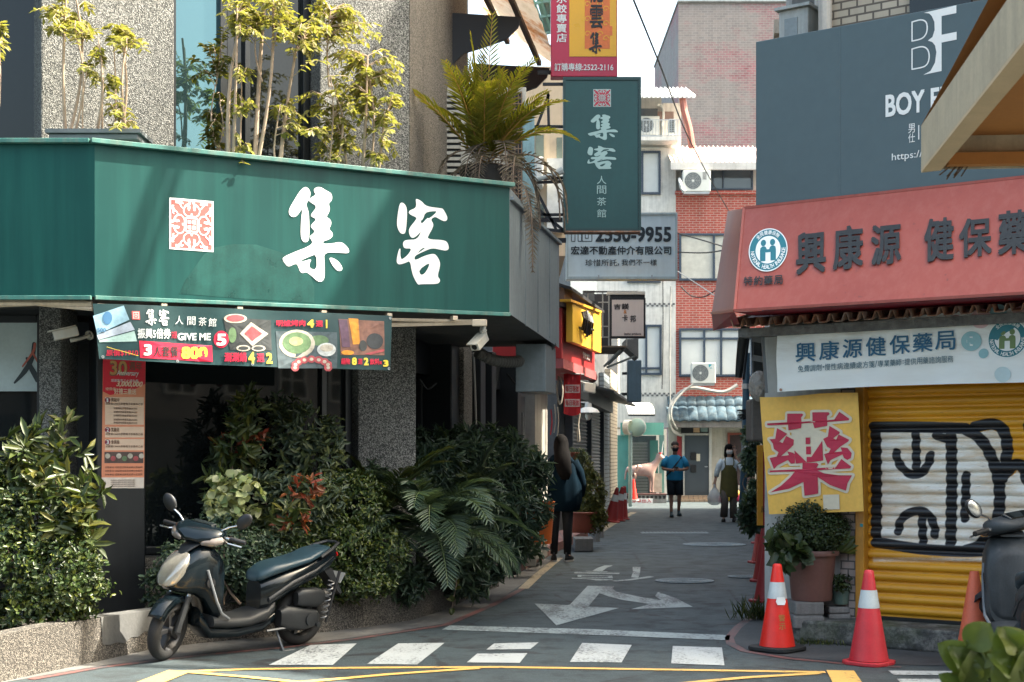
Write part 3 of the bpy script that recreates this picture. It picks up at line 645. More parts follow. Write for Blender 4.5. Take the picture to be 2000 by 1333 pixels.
# ================================================================== PLANTER WALL
base = [(-260, 1420), (-120, 1372), (0, 1333), (100, 1312), (190, 1293), (300, 1268), (400, 1256), (520, 1245), (640, 1235), (720, 1225), (800, 1213), (870, 1192), (920, 1168), (975, 1146)]
pl = [G(x, y) for x, y in base]
PLB = m_pebble("planter pebble dash", (.03, .027, .023), (.19, .17, .145), 140)
zt_ = [.30, .30, .30, .295, .29, .285, .28, .275, .27, .265, .26, .255, .25, .25]
m = M(); k = len(pl); vo = []; vi = []; ti = []; to = []
for i, p in enumerate(pl):
    t_ = (pl[min(i + 1, k - 1)] - pl[max(i - 1, 0)]).normalized(); nn = Vector((-t_.y, t_.x, 0))
    wv = .01 * math.sin(i * 2.3); vo.append(p + Vector((0, 0, 0))); to.append(p + nn * .02 + Vector((0, 0, zt_[i] + wv))); ti.append(p + nn * .13 + Vector((0, 0, zt_[i] + wv + .005))); vi.append(p + nn * .13 + Vector((0, 0, 0)))
m.add(vo + to + ti + vi, [(r * k + i, r * k + i + 1, (r + 1) * k + i + 1, (r + 1) * k + i) for r in range(3) for i in range(k - 1)] + [(k - 1, 2 * k - 1, 3 * k - 1, 4 * k - 1)])
pw = thing("planter_wall", "low curved pebble dash planter wall with a cement patch along the teahouse", "planter", pl[5]); m.build("wall", PLB, pw, smooth=True, angle=40, fix=True)
def along(a, b, n):    # points on the planter face between two parameters
    out = []
    for i in range(n + 1):
        f = a + (b - a) * i / n; j = min(int(f), k - 2); g = f - j; out.append((vo[j].lerp(vo[j + 1], g), to[j].lerp(to[j + 1], g), ti[j].lerp(ti[j + 1], g)))
    return out
m = M(); L = along(4.1, 5.35, 10); lo = [.38, .33, .36, .30, .42, .40, .50, .46, .40, .44, .42]
fr = lambda A, z: A[0].lerp(A[1], z) + Vector((.004, -.007, 0))
vs = [fr(A, lo[i]) for i, A in enumerate(L)] + [fr(A, 1.0) + Vector((0, 0, .006)) for A in L] + [A[2] + Vector((0, 0, .006)) for A in L]; n = len(L)
m.add(vs, [(r * n + i, r * n + i + 1, (r + 1) * n + i + 1, (r + 1) * n + i) for r in range(2) for i in range(n - 1)]); m.build("cement_patch", PLAST, pw)
SOIL = mat("planter soil", (.03, .024, .018), .95, var=.4, vs=6, bump=.8, bs=40)
m = M(); m.poly([p + Vector((0, 0, -.05)) for p in ti] + [FPq.at(2.0, .2, .1), FW.at(uc + .1, .2, .1), FW.at(FW.U(300), .2, .05), FWL.at(FWL.U(75), .2, .1), FWL.at(1.5, .2, .1)]); m.build("soil", SOIL, pw)
# ================================================================== RIGHT SIDE: pharmacy and what stands over it
FP = Frame((3.01 - .814 * 1.243, 10.6 + .58 * 1.243), (3.01 + .814 * 4, 10.6 - .58 * 4))
pcor = FP.at(0, 0)
RL = Vector((.165, 1, 0)).normalized()
FRL = Frame((pcor.x + RL.x * 29, pcor.y + RL.y * 29), (pcor.x, pcor.y))      # lane side, seen from the lane
ph = thing("pharmacy_building", "small pharmacy with yellow roller shutter under the red awning on the right-hand corner", "building", pcor)
REND = mat("grey render wall", (.20, .20, .19), .85, var=.25, vs=1.2, bump=.3, bs=30, grime=.55)
REND2 = mat("pale painted wall", (.42, .42, .40), .8, var=.15, vs=1.2, grime=.4)
us0, us1 = FP.U(1690), FP.U(2210)
uE = 7.0
TILEP = m_brick("pinkish wall tile", (.42, .34, .30), (.36, .30, .27), (.10, .09, .085), .11, .06, mort=.006, grime=.5)
q = M(); FP.box(q, FP.U(1640), FP.U(1672), .0, 2.3, -.35, -.012); q.build("tiled_pier", TILEP, ph, run=(FP.u.x, FP.u.y))
q = M(); FP.box(q, 0, FP.U(1640) - .003, 0, 2.4, -.35, -.03); q.build("wall", REND2, ph)
q = M(); FP.box(q, us1 + .1, uE, 0, 2.6, -.35, -.03); FP.box(q, 0, uE, 2.601, 4.1, -.35, -.0); FP.box(q, .0, uE, 2.05, 2.6, -.34, -.12); q.build("upper_wall", REND, ph)
q = M(); FP.box(q, 0, uE, 4.101, 4.25, -5, .02); q.build("roof", CONC, ph)
q = M(); q.obox(FP.at(0, 0, -.352), FP.u * .3, -FP.n * 1 + RL * 0, Vector((0, 0, 4.1))); q.obox(FP.at(.02, 0, -.36), RL * 6, FP.u * .25, Vector((0, 0, 4.1))); q.build("side_wall", REND, ph)
# roller shutter: ribbed sheet steel, sprayed
s = N("yellow shutter enamel"); s.set(.42); co = s.coord()
at = s.n("ShaderNodeVertexColor", layer_name="spray").outputs[0]; sp = s.n("ShaderNodeSeparateColor"); s.l(at, sp.inputs[0])
nz = s.noise(s.mapping(co, (1, 1, 1)), 26, 5, .7)
base_ = s.mix(s.ramp(s.noise(s.mapping(co, (1, 1, 3)), 1.8, 5), [(.3, (0, 0, 0)), (.7, (1, 1, 1))]), (.56, .24, .010), (.70, .33, .016))
soft = lambda v, k: s.ramp(s.math('ADD', v, s.math('MULTIPLY', s.math('SUBTRACT', nz, .5), k)), [(.32, (0, 0, 0)), (.68, (1, 1, 1))])
wcol = s.mix(s.ramp(s.noise(s.mapping(co, (1, 1, 5)), 2.6, 6, .7), [(.42, (0, 0, 0)), (.62, (1, 1, 1))]), (.80, .77, .70), (.66, .53, .38))
c_ = s.mix(soft(sp.outputs[0], .35), base_, wcol); c_ = s.mix(soft(sp.outputs[1], .22), c_, (.010, .010, .012))
rub = s.ramp(s.noise(s.mapping(co, (2, 2, 22)), 4, 6, .75), [(.60, (0, 0, 0)), (.66, (1, 1, 1))])
c_ = s.mix(s.math('MULTIPLY', rub, .5), c_, (.10, .075, .05))
s.col(c_); SHUT = s.m
shz0, shz1 = .19, 1.99
pitch = .083; NU, NZ = 420, 360
def seg(pt, a, b):
    d = b - a; L = (d * d).sum(); t = np.clip(((pt - a) @ d) / (L + 1e-12), 0, 1); return np.linalg.norm(pt - (a + t[:, None] * d), axis=1)
uu = np.linspace(us0, us1, NU + 1); zz = np.linspace(shz0, shz1, NZ + 1); U2, Z2 = np.meshgrid(uu, zz)
pt = np.stack([U2.ravel(), Z2.ravel()], 1)
ZS = lambda X, Y: FP.px(1680 + X / 2.778, 740 + Y / 2.778)
def spray(paths, wd, soft):
    a = np.zeros(len(pt))
    for pth in paths:
        Q = [np.array(ZS(*p)) for p in pth]
        R = []
        for i in range(len(Q) - 1):
            p0, p1, p2, p3 = Q[max(i - 1, 0)], Q[i], Q[i + 1], Q[min(i + 2, len(Q) - 1)]
            R += [.5 * ((2 * p1) + (-p0 + p2) * t + (2 * p0 - 5 * p1 + 4 * p2 - p3) * t * t + (-p0 + 3 * p1 - 3 * p2 + p3) * t ** 3) for t in np.linspace(0, 1, 8, endpoint=False)]
        R.append(Q[-1]); d = np.full(len(pt), 9.)
        for i in range(len(R) - 1): d = np.minimum(d, seg(pt, R[i], R[i + 1]))
        a = np.maximum(a, np.clip((wd - d) / soft + .5, 0, 1))
    return a
blk = spray([[(70, 300), (72, 560), (70, 850)], [(60, 262), (300, 262), (560, 270)], [(70, 890), (300, 925), (560, 940), (720, 930)], [(480, 310), (482, 600), (475, 890)],
             [(560, 275), (640, 330), (700, 430), (738, 560), (742, 700), (720, 790), (640, 900), (560, 935)], [(610, 262), (700, 245), (760, 275), (785, 370), (775, 460), (760, 540)],
             [(760, 530), (820, 470), (870, 480), (900, 560), (960, 600)], [(900, 260), (960, 300), (1000, 420), (1010, 600)], [(900, 900), (1000, 880), (1080, 700), (1090, 400)],
             [(1150, 300), (1200, 500), (1190, 860)]], .042, .02)
blk = np.maximum(blk, spray([[(288, 300), (290, 480)], [(180, 400), (195, 460), (250, 515), (310, 515), (350, 470), (368, 415)], [(560, 525), (558, 640), (552, 760)], [(318, 720), (325, 890)],
                            [(190, 830), (205, 770), (250, 730), (310, 718), (360, 745), (385, 800), (390, 850)], [(400, 310), (470, 330)]], .033, .02))
whs = np.zeros(len(pt))
def inside(poly):
    Q = [ZS(*p) for p in poly]; x, y = pt[:, 0], pt[:, 1]; r = np.zeros(len(pt), bool)
    for i in range(len(Q)):
        x0, y0 = Q[i]; x1, y1 = Q[i - 1]; c = ((y0 > y) != (y1 > y)) & (x < (x1 - x0) * (y - y0) / (y1 - y0 + 1e-12) + x0); r ^= c
    return r.astype(float)
whs = np.maximum(inside([(85, 285), (560, 285), (650, 350), (740, 560), (740, 760), (660, 880), (560, 925), (80, 900)]), inside([(640, 290), (700, 275), (760, 300), (775, 420), (750, 520), (700, 420)]))
whs = np.maximum(whs, inside([(770, 560), (840, 500), (880, 560), (1000, 620), (1080, 500), (1085, 800), (900, 880), (760, 780)])); whs = np.maximum(whs, spray([[(60, 985), (350, 985), (680, 985)]], .02, .05) * .75)
frac = ((Z2 - shz0) / pitch) % 1.0
wide = np.where(Z2 < .62, 1, 1)
prof = .026 * np.clip(np.sin(np.pi * np.clip((frac - .22) / .78, 0, 1)), 0, 1) ** .55
gro = np.clip(1 - np.abs(frac - .11) / .13, 0, 1).ravel()
dent = .006 * np.sin(U2 * 3.1 + 1) * np.sin(Z2 * 2.3)
nrm = -.075 + prof + dent
A = np.array(FP.o)[None] + np.array(FP.u)[None] * U2.ravel()[:, None] + np.array(FP.n)[None] * nrm.ravel()[:, None] + np.array([0, 0, 1.])[None] * Z2.ravel()[:, None]
idx = np.arange((NU + 1) * (NZ + 1)).reshape(NZ + 1, NU + 1)
fc = np.stack([idx[:-1, :-1].ravel(), idx[:-1, 1:].ravel(), idx[1:, 1:].ravel(), idx[1:, :-1].ravel()], 1)
sh = big_mesh("roller_shutter", [(A, fc)], SHUT, ph)
ca = sh.data.color_attributes.new("spray", 'FLOAT_COLOR', 'POINT')
ca.data.foreach_set("color", np.stack([whs, blk, gro * 0, np.ones(len(pt))], 1).ravel().astype(np.float32)); sh.data.polygons.foreach_set("use_smooth", [True] * len(fc))
sh["label"] = "yellow roller shutter sprayed with black and white graffiti"
YEL = mat("yellow enamel post", (.46, .20, .015), .45, var=.2, vs=5, grime=.45, gcol=(.08, .05, .03))
q = M(); FP.box(q, FP.U(1672), us0 - .002, .17, 2.0, -.10, .02); o = q.build("shutter_rail", YEL, ph, bevel=.006)
q = M(); FP.box(q, us0 - .002, us1, 2.0, 2.06, -.11, .0); q.build("shutter_head", YEL, ph, bevel=.006)
q = M(); uu_, z_ = FP.px(1684, 1026); FP.box(q, uu_ - .008, uu_ + .014, z_ - .012, z_ + .012, .0205, .023); q.build("sticker", mat("teal sticker", (.02, .22, .24), .5), o)
q = M(); FP.box(q, us0, us1, .165, .19, -.10, -.05); q.build("shutter_foot", DARKP, ph)
# raised concrete step
MOSS = None
s = N("mossy step concrete"); s.set(.9); co = s.coord()
n1 = s.noise(co, 6, 7, .75); g_ = s.n("ShaderNodeNewGeometry"); nz_ = s.n("ShaderNodeSeparateXYZ"); s.l(g_.outputs["Normal"], nz_.inputs[0])
c_ = s.ramp(n1, [(.3, (.02, .02, .018)), (.5, (.07, .072, .068)), (.62, (.20, .20, .18))]); c_ = s.mix(s.math('MULTIPLY', s.ramp(s.noise(co, 2.2, 5), [(.55, (0, 0, 0)), (.7, (1, 1, 1))]), .5), c_, (.05, .075, .012))
s.col(c_); s.bump(n1, .6, .02); MOSS = s.m
stp = M(); a0 = FP.at(FP.U(1600), 0, .62)
sp_ = [FP.at(FP.U(1568), 0, -.05), FP.at(FP.U(1572), 0, .30), FP.at(FP.U(1600), 0, .36), FP.at(uE, 0, .36), FP.at(uE, 0, -.05)]
stp.prism(sp_, (0, 0, .165)); tag(stp.build("door_step", MOSS, None, loc=sp_[1], bevel=.02), "mossy raised concrete step in front of the yellow shutter", "step")
# rusty corrugated eave strip with its beam
t = thing("corrugated_eave", "rusty corrugated metal eave with bumps between the red awning and white banner", "eave", FP.at(0, 2.4))
ua = FP.U(1432, .35); ub_ = FP.U(2200, .35)
def eave(a, b):
    u = ua + (ub_ - ua) * a; f = (u / .118) % 1.0; h = .062 * max(0, math.sin(math.pi * min(1, f / .46))) ** 1.3 if f < .46 else .0
    return FP.at(u, 2.402 + h + .10 * (1 - b), .42 * b - .02)
q = M(); q.grid(eave, 520, 4); o = q.build("sheet", RUST, t, smooth=True); sm = o.modifiers.new("thickness", 'SOLIDIFY'); sm.thickness = .008
q = M(); FP.box(q, FP.U(1445, .33), ub_, 2.33, 2.396, .22, .36); q.build("beam", mat("grey stucco beam", (.16, .16, .155), .85, var=.35, vs=20, bump=.6, bs=90, grime=.4), t)

# ------------------------------------------------------------------ red awning
aw = thing("awning", "faded red sheet metal awning with black pharmacy lettering on its slope", "awning", FP.at(0, 2.7, .5))
s = N("faded red paint"); s.set(.5); co = s.coord()
a = s.noise(s.mapping(co, (7, 7, .5)), 2.2, 6, .7); b = s.noise(co, 1.1, 5); d = s.noise(co, 34, 3)
c_ = s.ramp(b, [(.3, (.27, .05, .034)), (.7, (.33, .066, .045))]); c_ = s.mix(s.ramp(a, [(.45, (0, 0, 0)), (.85, (.6, .6, .6))]), c_, (.38, .12, .09))
c_ = s.mix(s.ramp(s.math('ADD', s.math('MULTIPLY', a, .55), s.math('MULTIPLY', d, .45)), [(.28, (.9, .9, .9)), (.40, (0, 0, 0))]), c_, (.12, .04, .035))
s.col(c_); AWR = s.m
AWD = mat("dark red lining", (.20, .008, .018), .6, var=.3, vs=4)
n_t, n_b = .16, .80
TLa = FP.px(1453, 407, n_t); BLa = FP.px(1435, 607, n_b); TRa = FP.px(2000, 346, n_t); BRa = FP.px(2000, 573, n_b)
zt_a = lambda u: TLa[1] + (TRa[1] - TLa[1]) / (TRa[0] - TLa[0]) * (u - TLa[0]); zb_a = lambda u: BLa[1] + (BRa[1] - BLa[1]) / (BRa[0] - BLa[0]) * (u - BLa[0])
uR = 6.2
At = lambda u: FP.at(u, zt_a(u), n_t); Ab = lambda u: FP.at(u, zb_a(u), n_b)
def aws(a, b, off=0.):     # a along, b from foot to top
    p = Ab(BLa[0] + (uR - BLa[0]) * a).lerp(At(TLa[0] + (uR - TLa[0]) * a), b); return p
q = M(); q.grid(lambda a, b: aws(a, b) + FP.n * (.0015 * math.sin(a * 23) * math.sin(b * 3)), 40, 6); q.build("slope", AWR, aw, smooth=True)
Sd1 = P(1421, 413, 13.6); Sd0 = P(1390, 612, 13.3)
q = M(); q.poly([Sd0, Ab(BLa[0]), At(TLa[0]), Sd1]); q.build("end_slope", AWR, aw)
q = M(); q.poly([Ab(BLa[0]) + Vector((0, 0, -.012)), Sd0 + Vector((0, 0, -.012)), Sd0 + Vector((.02, .05, -.16)), FP.at(BLa[0] + .02, BLa[1] - .10, n_b - .04)])
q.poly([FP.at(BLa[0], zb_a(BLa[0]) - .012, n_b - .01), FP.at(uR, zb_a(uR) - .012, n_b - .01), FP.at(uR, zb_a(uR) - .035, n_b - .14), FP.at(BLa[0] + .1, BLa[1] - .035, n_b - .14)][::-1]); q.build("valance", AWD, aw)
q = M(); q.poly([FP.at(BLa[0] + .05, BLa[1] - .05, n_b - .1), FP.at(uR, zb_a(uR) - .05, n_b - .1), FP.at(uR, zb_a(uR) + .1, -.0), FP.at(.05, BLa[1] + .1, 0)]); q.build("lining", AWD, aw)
q = M(); q.bar(Ab(BLa[0]), Ab(uR), .025, .02); q.bar(At(TLa[0]), At(uR), .02, .02); q.bar(Sd0, Ab(BLa[0]), .022, .02); q.bar(Ab(BLa[0]), At(TLa[0]), .018, .018); q.build("edge_trim", AWR, aw)
# lettering on the slope
up_v = (At(3) - Ab(3)); sl = up_v.length; un = FP.u.cross(up_v).normalized()
if un.dot(FP.n) < 0: un = -un
def aw_px(x, y, off=0.):
    """slope point from the photo: solve for the place on the leaning sheet"""
    a, b = .2, .5
    pr = lambda p: (HX + p.x / p.y * F, HY - (p.z - EYE) / p.y * F)
    for _ in range(5):
        p = aws(a, b); X, Y = pr(p); Xa, Ya = pr(aws(a + .01, b)); Xb, Yb = pr(aws(a, b + .01))
        j = [[(Xa - X) / .01, (Xb - X) / .01], [(Ya - Y) / .01, (Yb - Y) / .01]]; dt = j[0][0] * j[1][1] - j[0][1] * j[1][0]
        ex, ey = x - X, y - Y; a += (ex * j[1][1] - ey * j[0][1]) / dt; b += (ey * j[0][0] - ex * j[1][0]) / dt
    return aws(a, b) + un * off
def aw_text(m, body, x0, y0, x1, y1, slope, off=.02, sh_=0., n=.010):
    """letters in a leaning box of the photo, laid on the awning; slope = dy/dx of the line of writing there"""
    xm, ym = (x0 + x1) / 2, (y0 + y1) / 2
    def fn(a, b, k):
        x = x0 + a * (x1 - x0) - (b - .5) * 0; y = y1 + (y0 - y1) * b + slope * (x - xm); return aw_px(x, y, k)
    return put_text(m, body, fn, 0, 1, 0, 1, n, off=off, thick=.003)
INKP = mat("faded black paint", (.018, .022, .024), .6, var=.4, vs=8)
for ch, x0, y0, x1, y1 in (("興", 1556, 455, 1614, 537), ("康", 1628, 443, 1687, 528), ("源", 1702, 440, 1761, 519), ("健", 1806, 428, 1864, 512), ("保", 1874, 428, 1938, 504), ("藥", 1950, 413, 2013, 499)):
    q = M(); aw_text(q, ch, x0, y0, x1, y1, -.10, off=.028); q.build("sign_character", INKP, aw)
for i, ch in enumerate("特約藥局"):
    q = M(); aw_text(q, ch, 1454 + i * 19.6, 542.5 - i * .8, 1471 + i * 19.6, 560 - i * .8, -.06, off=.012); q.build("small_character", INKP, aw)
TEAL = mat("teal print", (.008, .16, .20), .5, var=.08); PRW = mat("white print", (.78, .80, .78), .5, var=.05); GRNP = mat("olive green print", (.13, .20, .06), .5, var=.1)
def nhi(fn, parent, figmat, ringmat, base):
    """round health insurance badge: white rim, teal ring with lettering, two figures joined as an H; fn(x, y, n) on a unit disc"""
    dsc = lambda q, r, k, n=48, r0=0: q.add([fn(r * math.cos(2 * math.pi * i / n), r * math.sin(2 * math.pi * i / n), k) for i in range(n)], [tuple(range(n))])
    q = M(); dsc(q, 1.0, base); o = q.build("badge", PRW, parent)
    q = M(); dsc(q, .95, base + .0012); q.build("badge_ring", ringmat, o); q = M(); dsc(q, .64, base + .0024); q.build("badge_field", PRW, o)
    q = M()
    for sx in (-1, 1):
        f2 = lambda x, y, k, sx=sx: fn(sx * x, y, k)
        q.add([f2(.235 + .135 * math.cos(i * math.pi / 10), .33 + .15 * math.sin(i * math.pi / 10), base + .0036) for i in range(20)], [tuple(range(20)) if sx > 0 else tuple(range(19, -1, -1))])
        pl_ = [(.0, -.12), (.0, .02), (.06, .02), (.10, .12), (.18, .17), (.30, .17), (.39, .10), (.41, -.02), (.41, -.52), (.13, -.52), (.13, -.12)]
        q.add([f2(x, y, base + .0036) for x, y in pl_], [tuple(range(len(pl_))) if sx > 0 else tuple(range(len(pl_) - 1, -1, -1))])
    q.build("badge_figures", figmat, o)
    q = M()
    def arc(txt, mid, step, size, flip):
        n = len(txt)
        for i, chh in enumerate(txt):
            if chh == " ": continue
            an = mid + (i - (n - 1) / 2) * step * (1 if flip else -1); c_, s_ = math.cos(an), math.sin(an)
            ra = .80
            def f3(a, b, k, c_=c_, s_=s_):
                if flip: x, y = ra * c_ + (-s_) * a * 1 + (-c_) * b, ra * s_ + c_ * a + (-s_) * b
                else: x, y = ra * c_ + s_ * a + c_ * b, ra * s_ - c_ * a + s_ * b
                return fn(x, y, k)
            wd = size * (.45 if chh == "I" else 1) * (.62 if flip else .95)
            put_text(q, chh, f3, -wd / 2, wd / 2, -size * .5, size * .5, base + .003, off=.015, thick=.0008)
    arc("全民健康保險", math.pi / 2, .27, .2, False); q.build("badge_lettering", PRW, o); q = M(); arc("NATIONAL", math.pi * 1.5 - 1.02, .13, .19, True); arc("HEALTH", math.pi * 1.5, .125, .19, True); arc("INSURANCE", math.pi * 1.5 + 1.04, .125, .19, True)
    q.build("badge_lettering", PRW, o)
bx, by, br = 1501, 490, 38.0
nhi(lambda x, y, k: aw_px(bx + x * br * 1.0, by - y * 42 - .10 * x * br, k), aw, TEAL, TEAL, .008)

# ------------------------------------------------------------------ white banner and yellow banner
BAN = None
s = N("dirty white banner"); s.set(.55); co = s.coord()
a = s.noise(s.mapping(co, (1.2, 1.2, 5)), 1.6, 6, .7); b = s.noise(co, 1.3, 4)
c_ = s.ramp(b, [(.3, (.72, .74, .72)), (.7, (.82, .83, .80))]); zz_ = s.n("ShaderNodeSeparateXYZ"); s.l(co, zz_.inputs[0])
topd = s.n("ShaderNodeMapRange"); s.l(zz_.outputs[2], topd.inputs[0]); topd.inputs[1].default_value = .12; topd.inputs[2].default_value = .5
c_ = s.mix(s.math('MULTIPLY', s.ramp(a, [(.44, (0, 0, 0)), (.72, (1, 1, 1))]), s.math('ADD', s.math('MULTIPLY', topd.outputs[0], .62), .12)), c_, (.34, .27, .19)); s.col(c_); BAN = s.m
bz0, bz1 = 1.93, 2.38
wb = thing("banner", "dirty white pharmacy banner with teal lettering stretched above the yellow shutter", "banner", FP.at(.3, bz0, .2))
nb_ = .30
cA = FP.px(1518, 641, nb_); cB = FP.px(1523, 766, nb_); cC = FP.px(2000, 747, nb_); cD = FP.px(2000, 598, nb_)
slT = (cD[1] - cA[1]) / (cD[0] - cA[0]); slB = (cC[1] - cB[1]) / (cC[0] - cB[0]); uRb = 4.2
def ban(a, b):
    u = cA[0] + (uRb - cA[0]) * a; zt2 = cA[1] + slT * (u - cA[0]) - .012 * math.sin(a * 9) ** 2; zb2 = cB[1] + slB * (u - cA[0]) + .012 * math.sin(a * 7)
    return FP.at(u, zb2 + (zt2 - zb2) * b, nb_ + .012 * math.sin(a * 15 + b * 2.5) * (1 - b * .3) + .006 * math.sin(a * 41 - b * 9))
q = M(); q.grid(ban, 90, 16); q.build("cloth", BAN, wb, smooth=True)
def ban_at(u, z, n):
    a = (u - cA[0]) / (uRb - cA[0]); zt2 = cA[1] + slT * (u - cA[0]); zb2 = cB[1] + slB * (u - cA[0]); b = (z - zb2) / (zt2 - zb2)
    return FP.at(u, z, nb_ + .012 * math.sin(a * 15 + b * 2.5) * (1 - b * .3) + .006 * math.sin(a * 41 - b * 9) + n)
def ban_px(q, body, x0, y0, x1, y1, off, mt_n=.010):
    xm = (x0 + x1) / 2; a0_ = FP.px(x0, y1, nb_)[0]; z0_ = FP.px(xm, y1, nb_)[1]; a1_ = FP.px(x1, y0, nb_)[0]; z1_ = FP.px(xm, y0, nb_)[1]; put_text(q, body, ban_at, a0_, a1_, z0_, z1_, mt_n, off=off, thick=.0015)
TEALT = mat("teal ink", (.004, .10, .20), .5, var=.06)
for i, ch in enumerate("興康源健保藥局"):
    x0 = 1556 + i * 45.3; ym = 690 - (x0 - 1556) * .084; q = M(); ban_px(q, ch, x0, ym - 20, x0 + 39 + (1 if i > 3 else -1), ym + 17, .012); q.build("sign_character", TEALT, wb)
GRYT = mat("grey blue ink", (.06, .14, .18), .5)
q = M(); tx = "免費調劑·慢性病連續處方箋/專業藥師：提供用藥諮詢服務"; xx = 1560.0
for ch in tx:
    wd = 5 if ch in "·/：" else 12; ym = 721 - (xx - 1560) * .067
    if ch in "·：": ban_px(q, "·" if ch == "·" else ":", xx + 1, ym - (2 if ch == "·" else 3), xx + 4, ym + (1 if ch == "·" else 3), 0)
    else: ban_px(q, ch, xx, ym - 6.5, xx + wd - 1.2, ym + 6.5, .004)
    xx += wd
q.build("small_lettering", GRYT, wb)
def bdisc(q, x, y, rx, n, k=30):
    u, z = FP.px(x, y, nb_); u2, _ = FP.px(x + rx, y, nb_); r = u2 - u; q.add([ban_at(u + r * math.cos(2 * math.pi * i / k), z + r * math.sin(2 * math.pi * i / k) * .96, n) for i in range(k)], [tuple(range(k))])
PINK = mat("pale pink print", (.62, .40, .41), .5, var=.1); PTEAL = mat("pale teal print", (.26, .47, .50), .5, var=.1); PBLU = mat("pale blue print", (.50, .62, .64), .5, var=.08)
for x, y, r, mt in ((1867, 627, 12, PINK), (1917, 623, 20, PINK), (1951, 610, 16, PTEAL), (1898, 667, 20, PTEAL), (1922, 691, 10, PTEAL), (1959, 732, 16, PBLU), (1995, 614, 17, PINK)):
    q = M(); bdisc(q, x, y, r, .003 + .0002 * r); q.build("dot", mt, wb)
q = M(); u, z = FP.px(1898, 667, nb_); r = .052
for w1, h1, k in ((.62, .2, .0085), (.2, .62, .009)): q.poly([ban_at(u - r * w1, z - r * h1, k), ban_at(u + r * w1, z - r * h1, k), ban_at(u + r * w1, z + r * h1, k), ban_at(u - r * w1, z + r * h1, k)])
q.build("cross", PRW, wb)
u9, z9 = FP.px(1969, 662, nb_); u8, _ = FP.px(2009, 660, nb_)
nhi(lambda x, y, k: ban_at(u9 + x * (u8 - u9), z9 + y * (u8 - u9) * .98, k), wb, GRNP, TEAL, .004)
for x, y in ((1523, 644), (1527, 762), (1774, 619)):
    u, z = FP.px(x, y, nb_); q = M(); FP.disc(q, u, z, .010, nb_ + .02, 14); q.lathe([(.011, 0), (.011, .006), (.004, .006)], FP.at(u, z, nb_ + .016), 14, mtx=FP.n.to_track_quat('Z', 'Y').to_matrix()); q.build("eyelet", RUST, wb)
YB = mat("yellow banner vinyl", (.80, .46, .08), .5, var=.14, vs=2.2, grime=.12, gcol=(.30, .19, .08)); CRM = mat("cream print", (.66, .58, .44), .5, var=.1); RDP = mat("red print", (.47, .012, .05), .5, var=.15, vs=3)
yb = thing("banner", "yellow hanging banner with one big red medicine character on the corner pier", "banner", FP.at(.2, 1.3, .1))
ny = .16
Y4 = [FP.px(1484, 776, ny), FP.px(1502, 1005, ny), FP.px(1687, 999, ny), FP.px(1675, 767, ny)]
def ybs(a, b):
    l = Vector(Y4[1]).lerp(Vector(Y4[0]), b); r = Vector(Y4[2]).lerp(Vector(Y4[3]), b); p = l.lerp(r, a)
    return (p.x, p.y - .006 * math.sin(a * 6.5) * (b > .9), ny + .005 * math.sin(a * 9 + b * 3) + .0015 * math.sin(a * 25 - b * 7))
q = M(); q.grid(lambda a, b: FP.at(*ybs(a, b)), 40, 40); q.build("cloth", YB, yb, smooth=True)
def ylift(x, y, k):
    u, z = FP.px(x, y, ny); l0 = Vector(Y4[1]); b = min(1, max(0, (z - Y4[1][1]) / (Y4[0][1] - Y4[1][1]))); l = Vector(Y4[1]).lerp(Vector(Y4[0]), b); r = Vector(Y4[2]).lerp(Vector(Y4[3]), b); a = min(1, max(0, (u - l.x) / (r.x - l.x)))
    return FP.at(u, z, ny + .005 * math.sin(a * 9 + b * 3) + .0015 * math.sin(a * 25 - b * 7) + k)
YAO = [([(105, 360), (310, 348), (312, 258), (470, 258), (480, 270), (455, 300), (462, 343), (580, 335), (578, 245), (745, 243), (757, 262), (728, 285), (730, 328), (805, 320), (855, 238), (958, 312), (950, 328), (825, 338), (733, 345), (732, 385), (600, 410), (582, 352), (462, 360), (455, 410), (325, 432), (320, 372), (108, 380)], []),
       ([(205, 408), (312, 468), (232, 548), (265, 565), (300, 490), (380, 530), (375, 585), (318, 640), (250, 700), (330, 690), (310, 650), (370, 665), (390, 680), (390, 775), (350, 780), (320, 740), (215, 795), (178, 835), (132, 720), (205, 705), (225, 660), (175, 625), (165, 570), (130, 525), (188, 520)], []),
       ([(475, 385), (590, 390), (600, 410), (525, 485), (600, 440), (720, 490), (745, 495), (735, 610), (690, 520), (680, 540), (690, 745), (400, 778), (385, 640), (378, 455), (470, 475)], [[(505, 507), (553, 507), (553, 575), (505, 575)], [(510, 600), (560, 600), (560, 680), (510, 682)], [(515, 708), (565, 708), (565, 762), (515, 764)]]),
       ([(755, 385), (862, 450), (855, 468), (795, 515), (825, 530), (850, 475), (958, 530), (945, 550), (870, 600), (805, 660), (885, 650), (870, 608), (940, 615), (985, 670), (975, 720), (940, 740), (905, 720), (890, 682), (770, 740), (740, 788), (700, 680), (750, 665), (770, 625), (730, 600), (715, 545), (740, 495)], []),
       ([(135, 850), (470, 835), (472, 768), (620, 770), (640, 785), (618, 825), (825, 812), (878, 730), (980, 808), (970, 828), (700, 842), (625, 848), (700, 880), (850, 900), (990, 900), (945, 980), (928, 1060), (760, 1000), (630, 918), (635, 1090), (492, 1112), (480, 968), (330, 1040), (140, 1078), (250, 1010), (345, 920), (390, 860), (135, 868)], [])]
yz = lambda k: (lambda X, Y: ylift(1480 + X / 5.332, 760 + Y / 5.332, k))
q = M()
for j, (o_, h_) in enumerate(YAO):
    for i in range(len(o_)):
        a, b = o_[i], o_[(i + 1) % len(o_)]; stroke(q, lambda x, y, n: ylift(1480 + x / 5.332, 760 + y / 5.332, n), [a, b], 52, .007 + .0001 * ((i + j * 3) % 9), True, 3)
    holed(q, o_, [], yz(.0082 + .0002 * j))
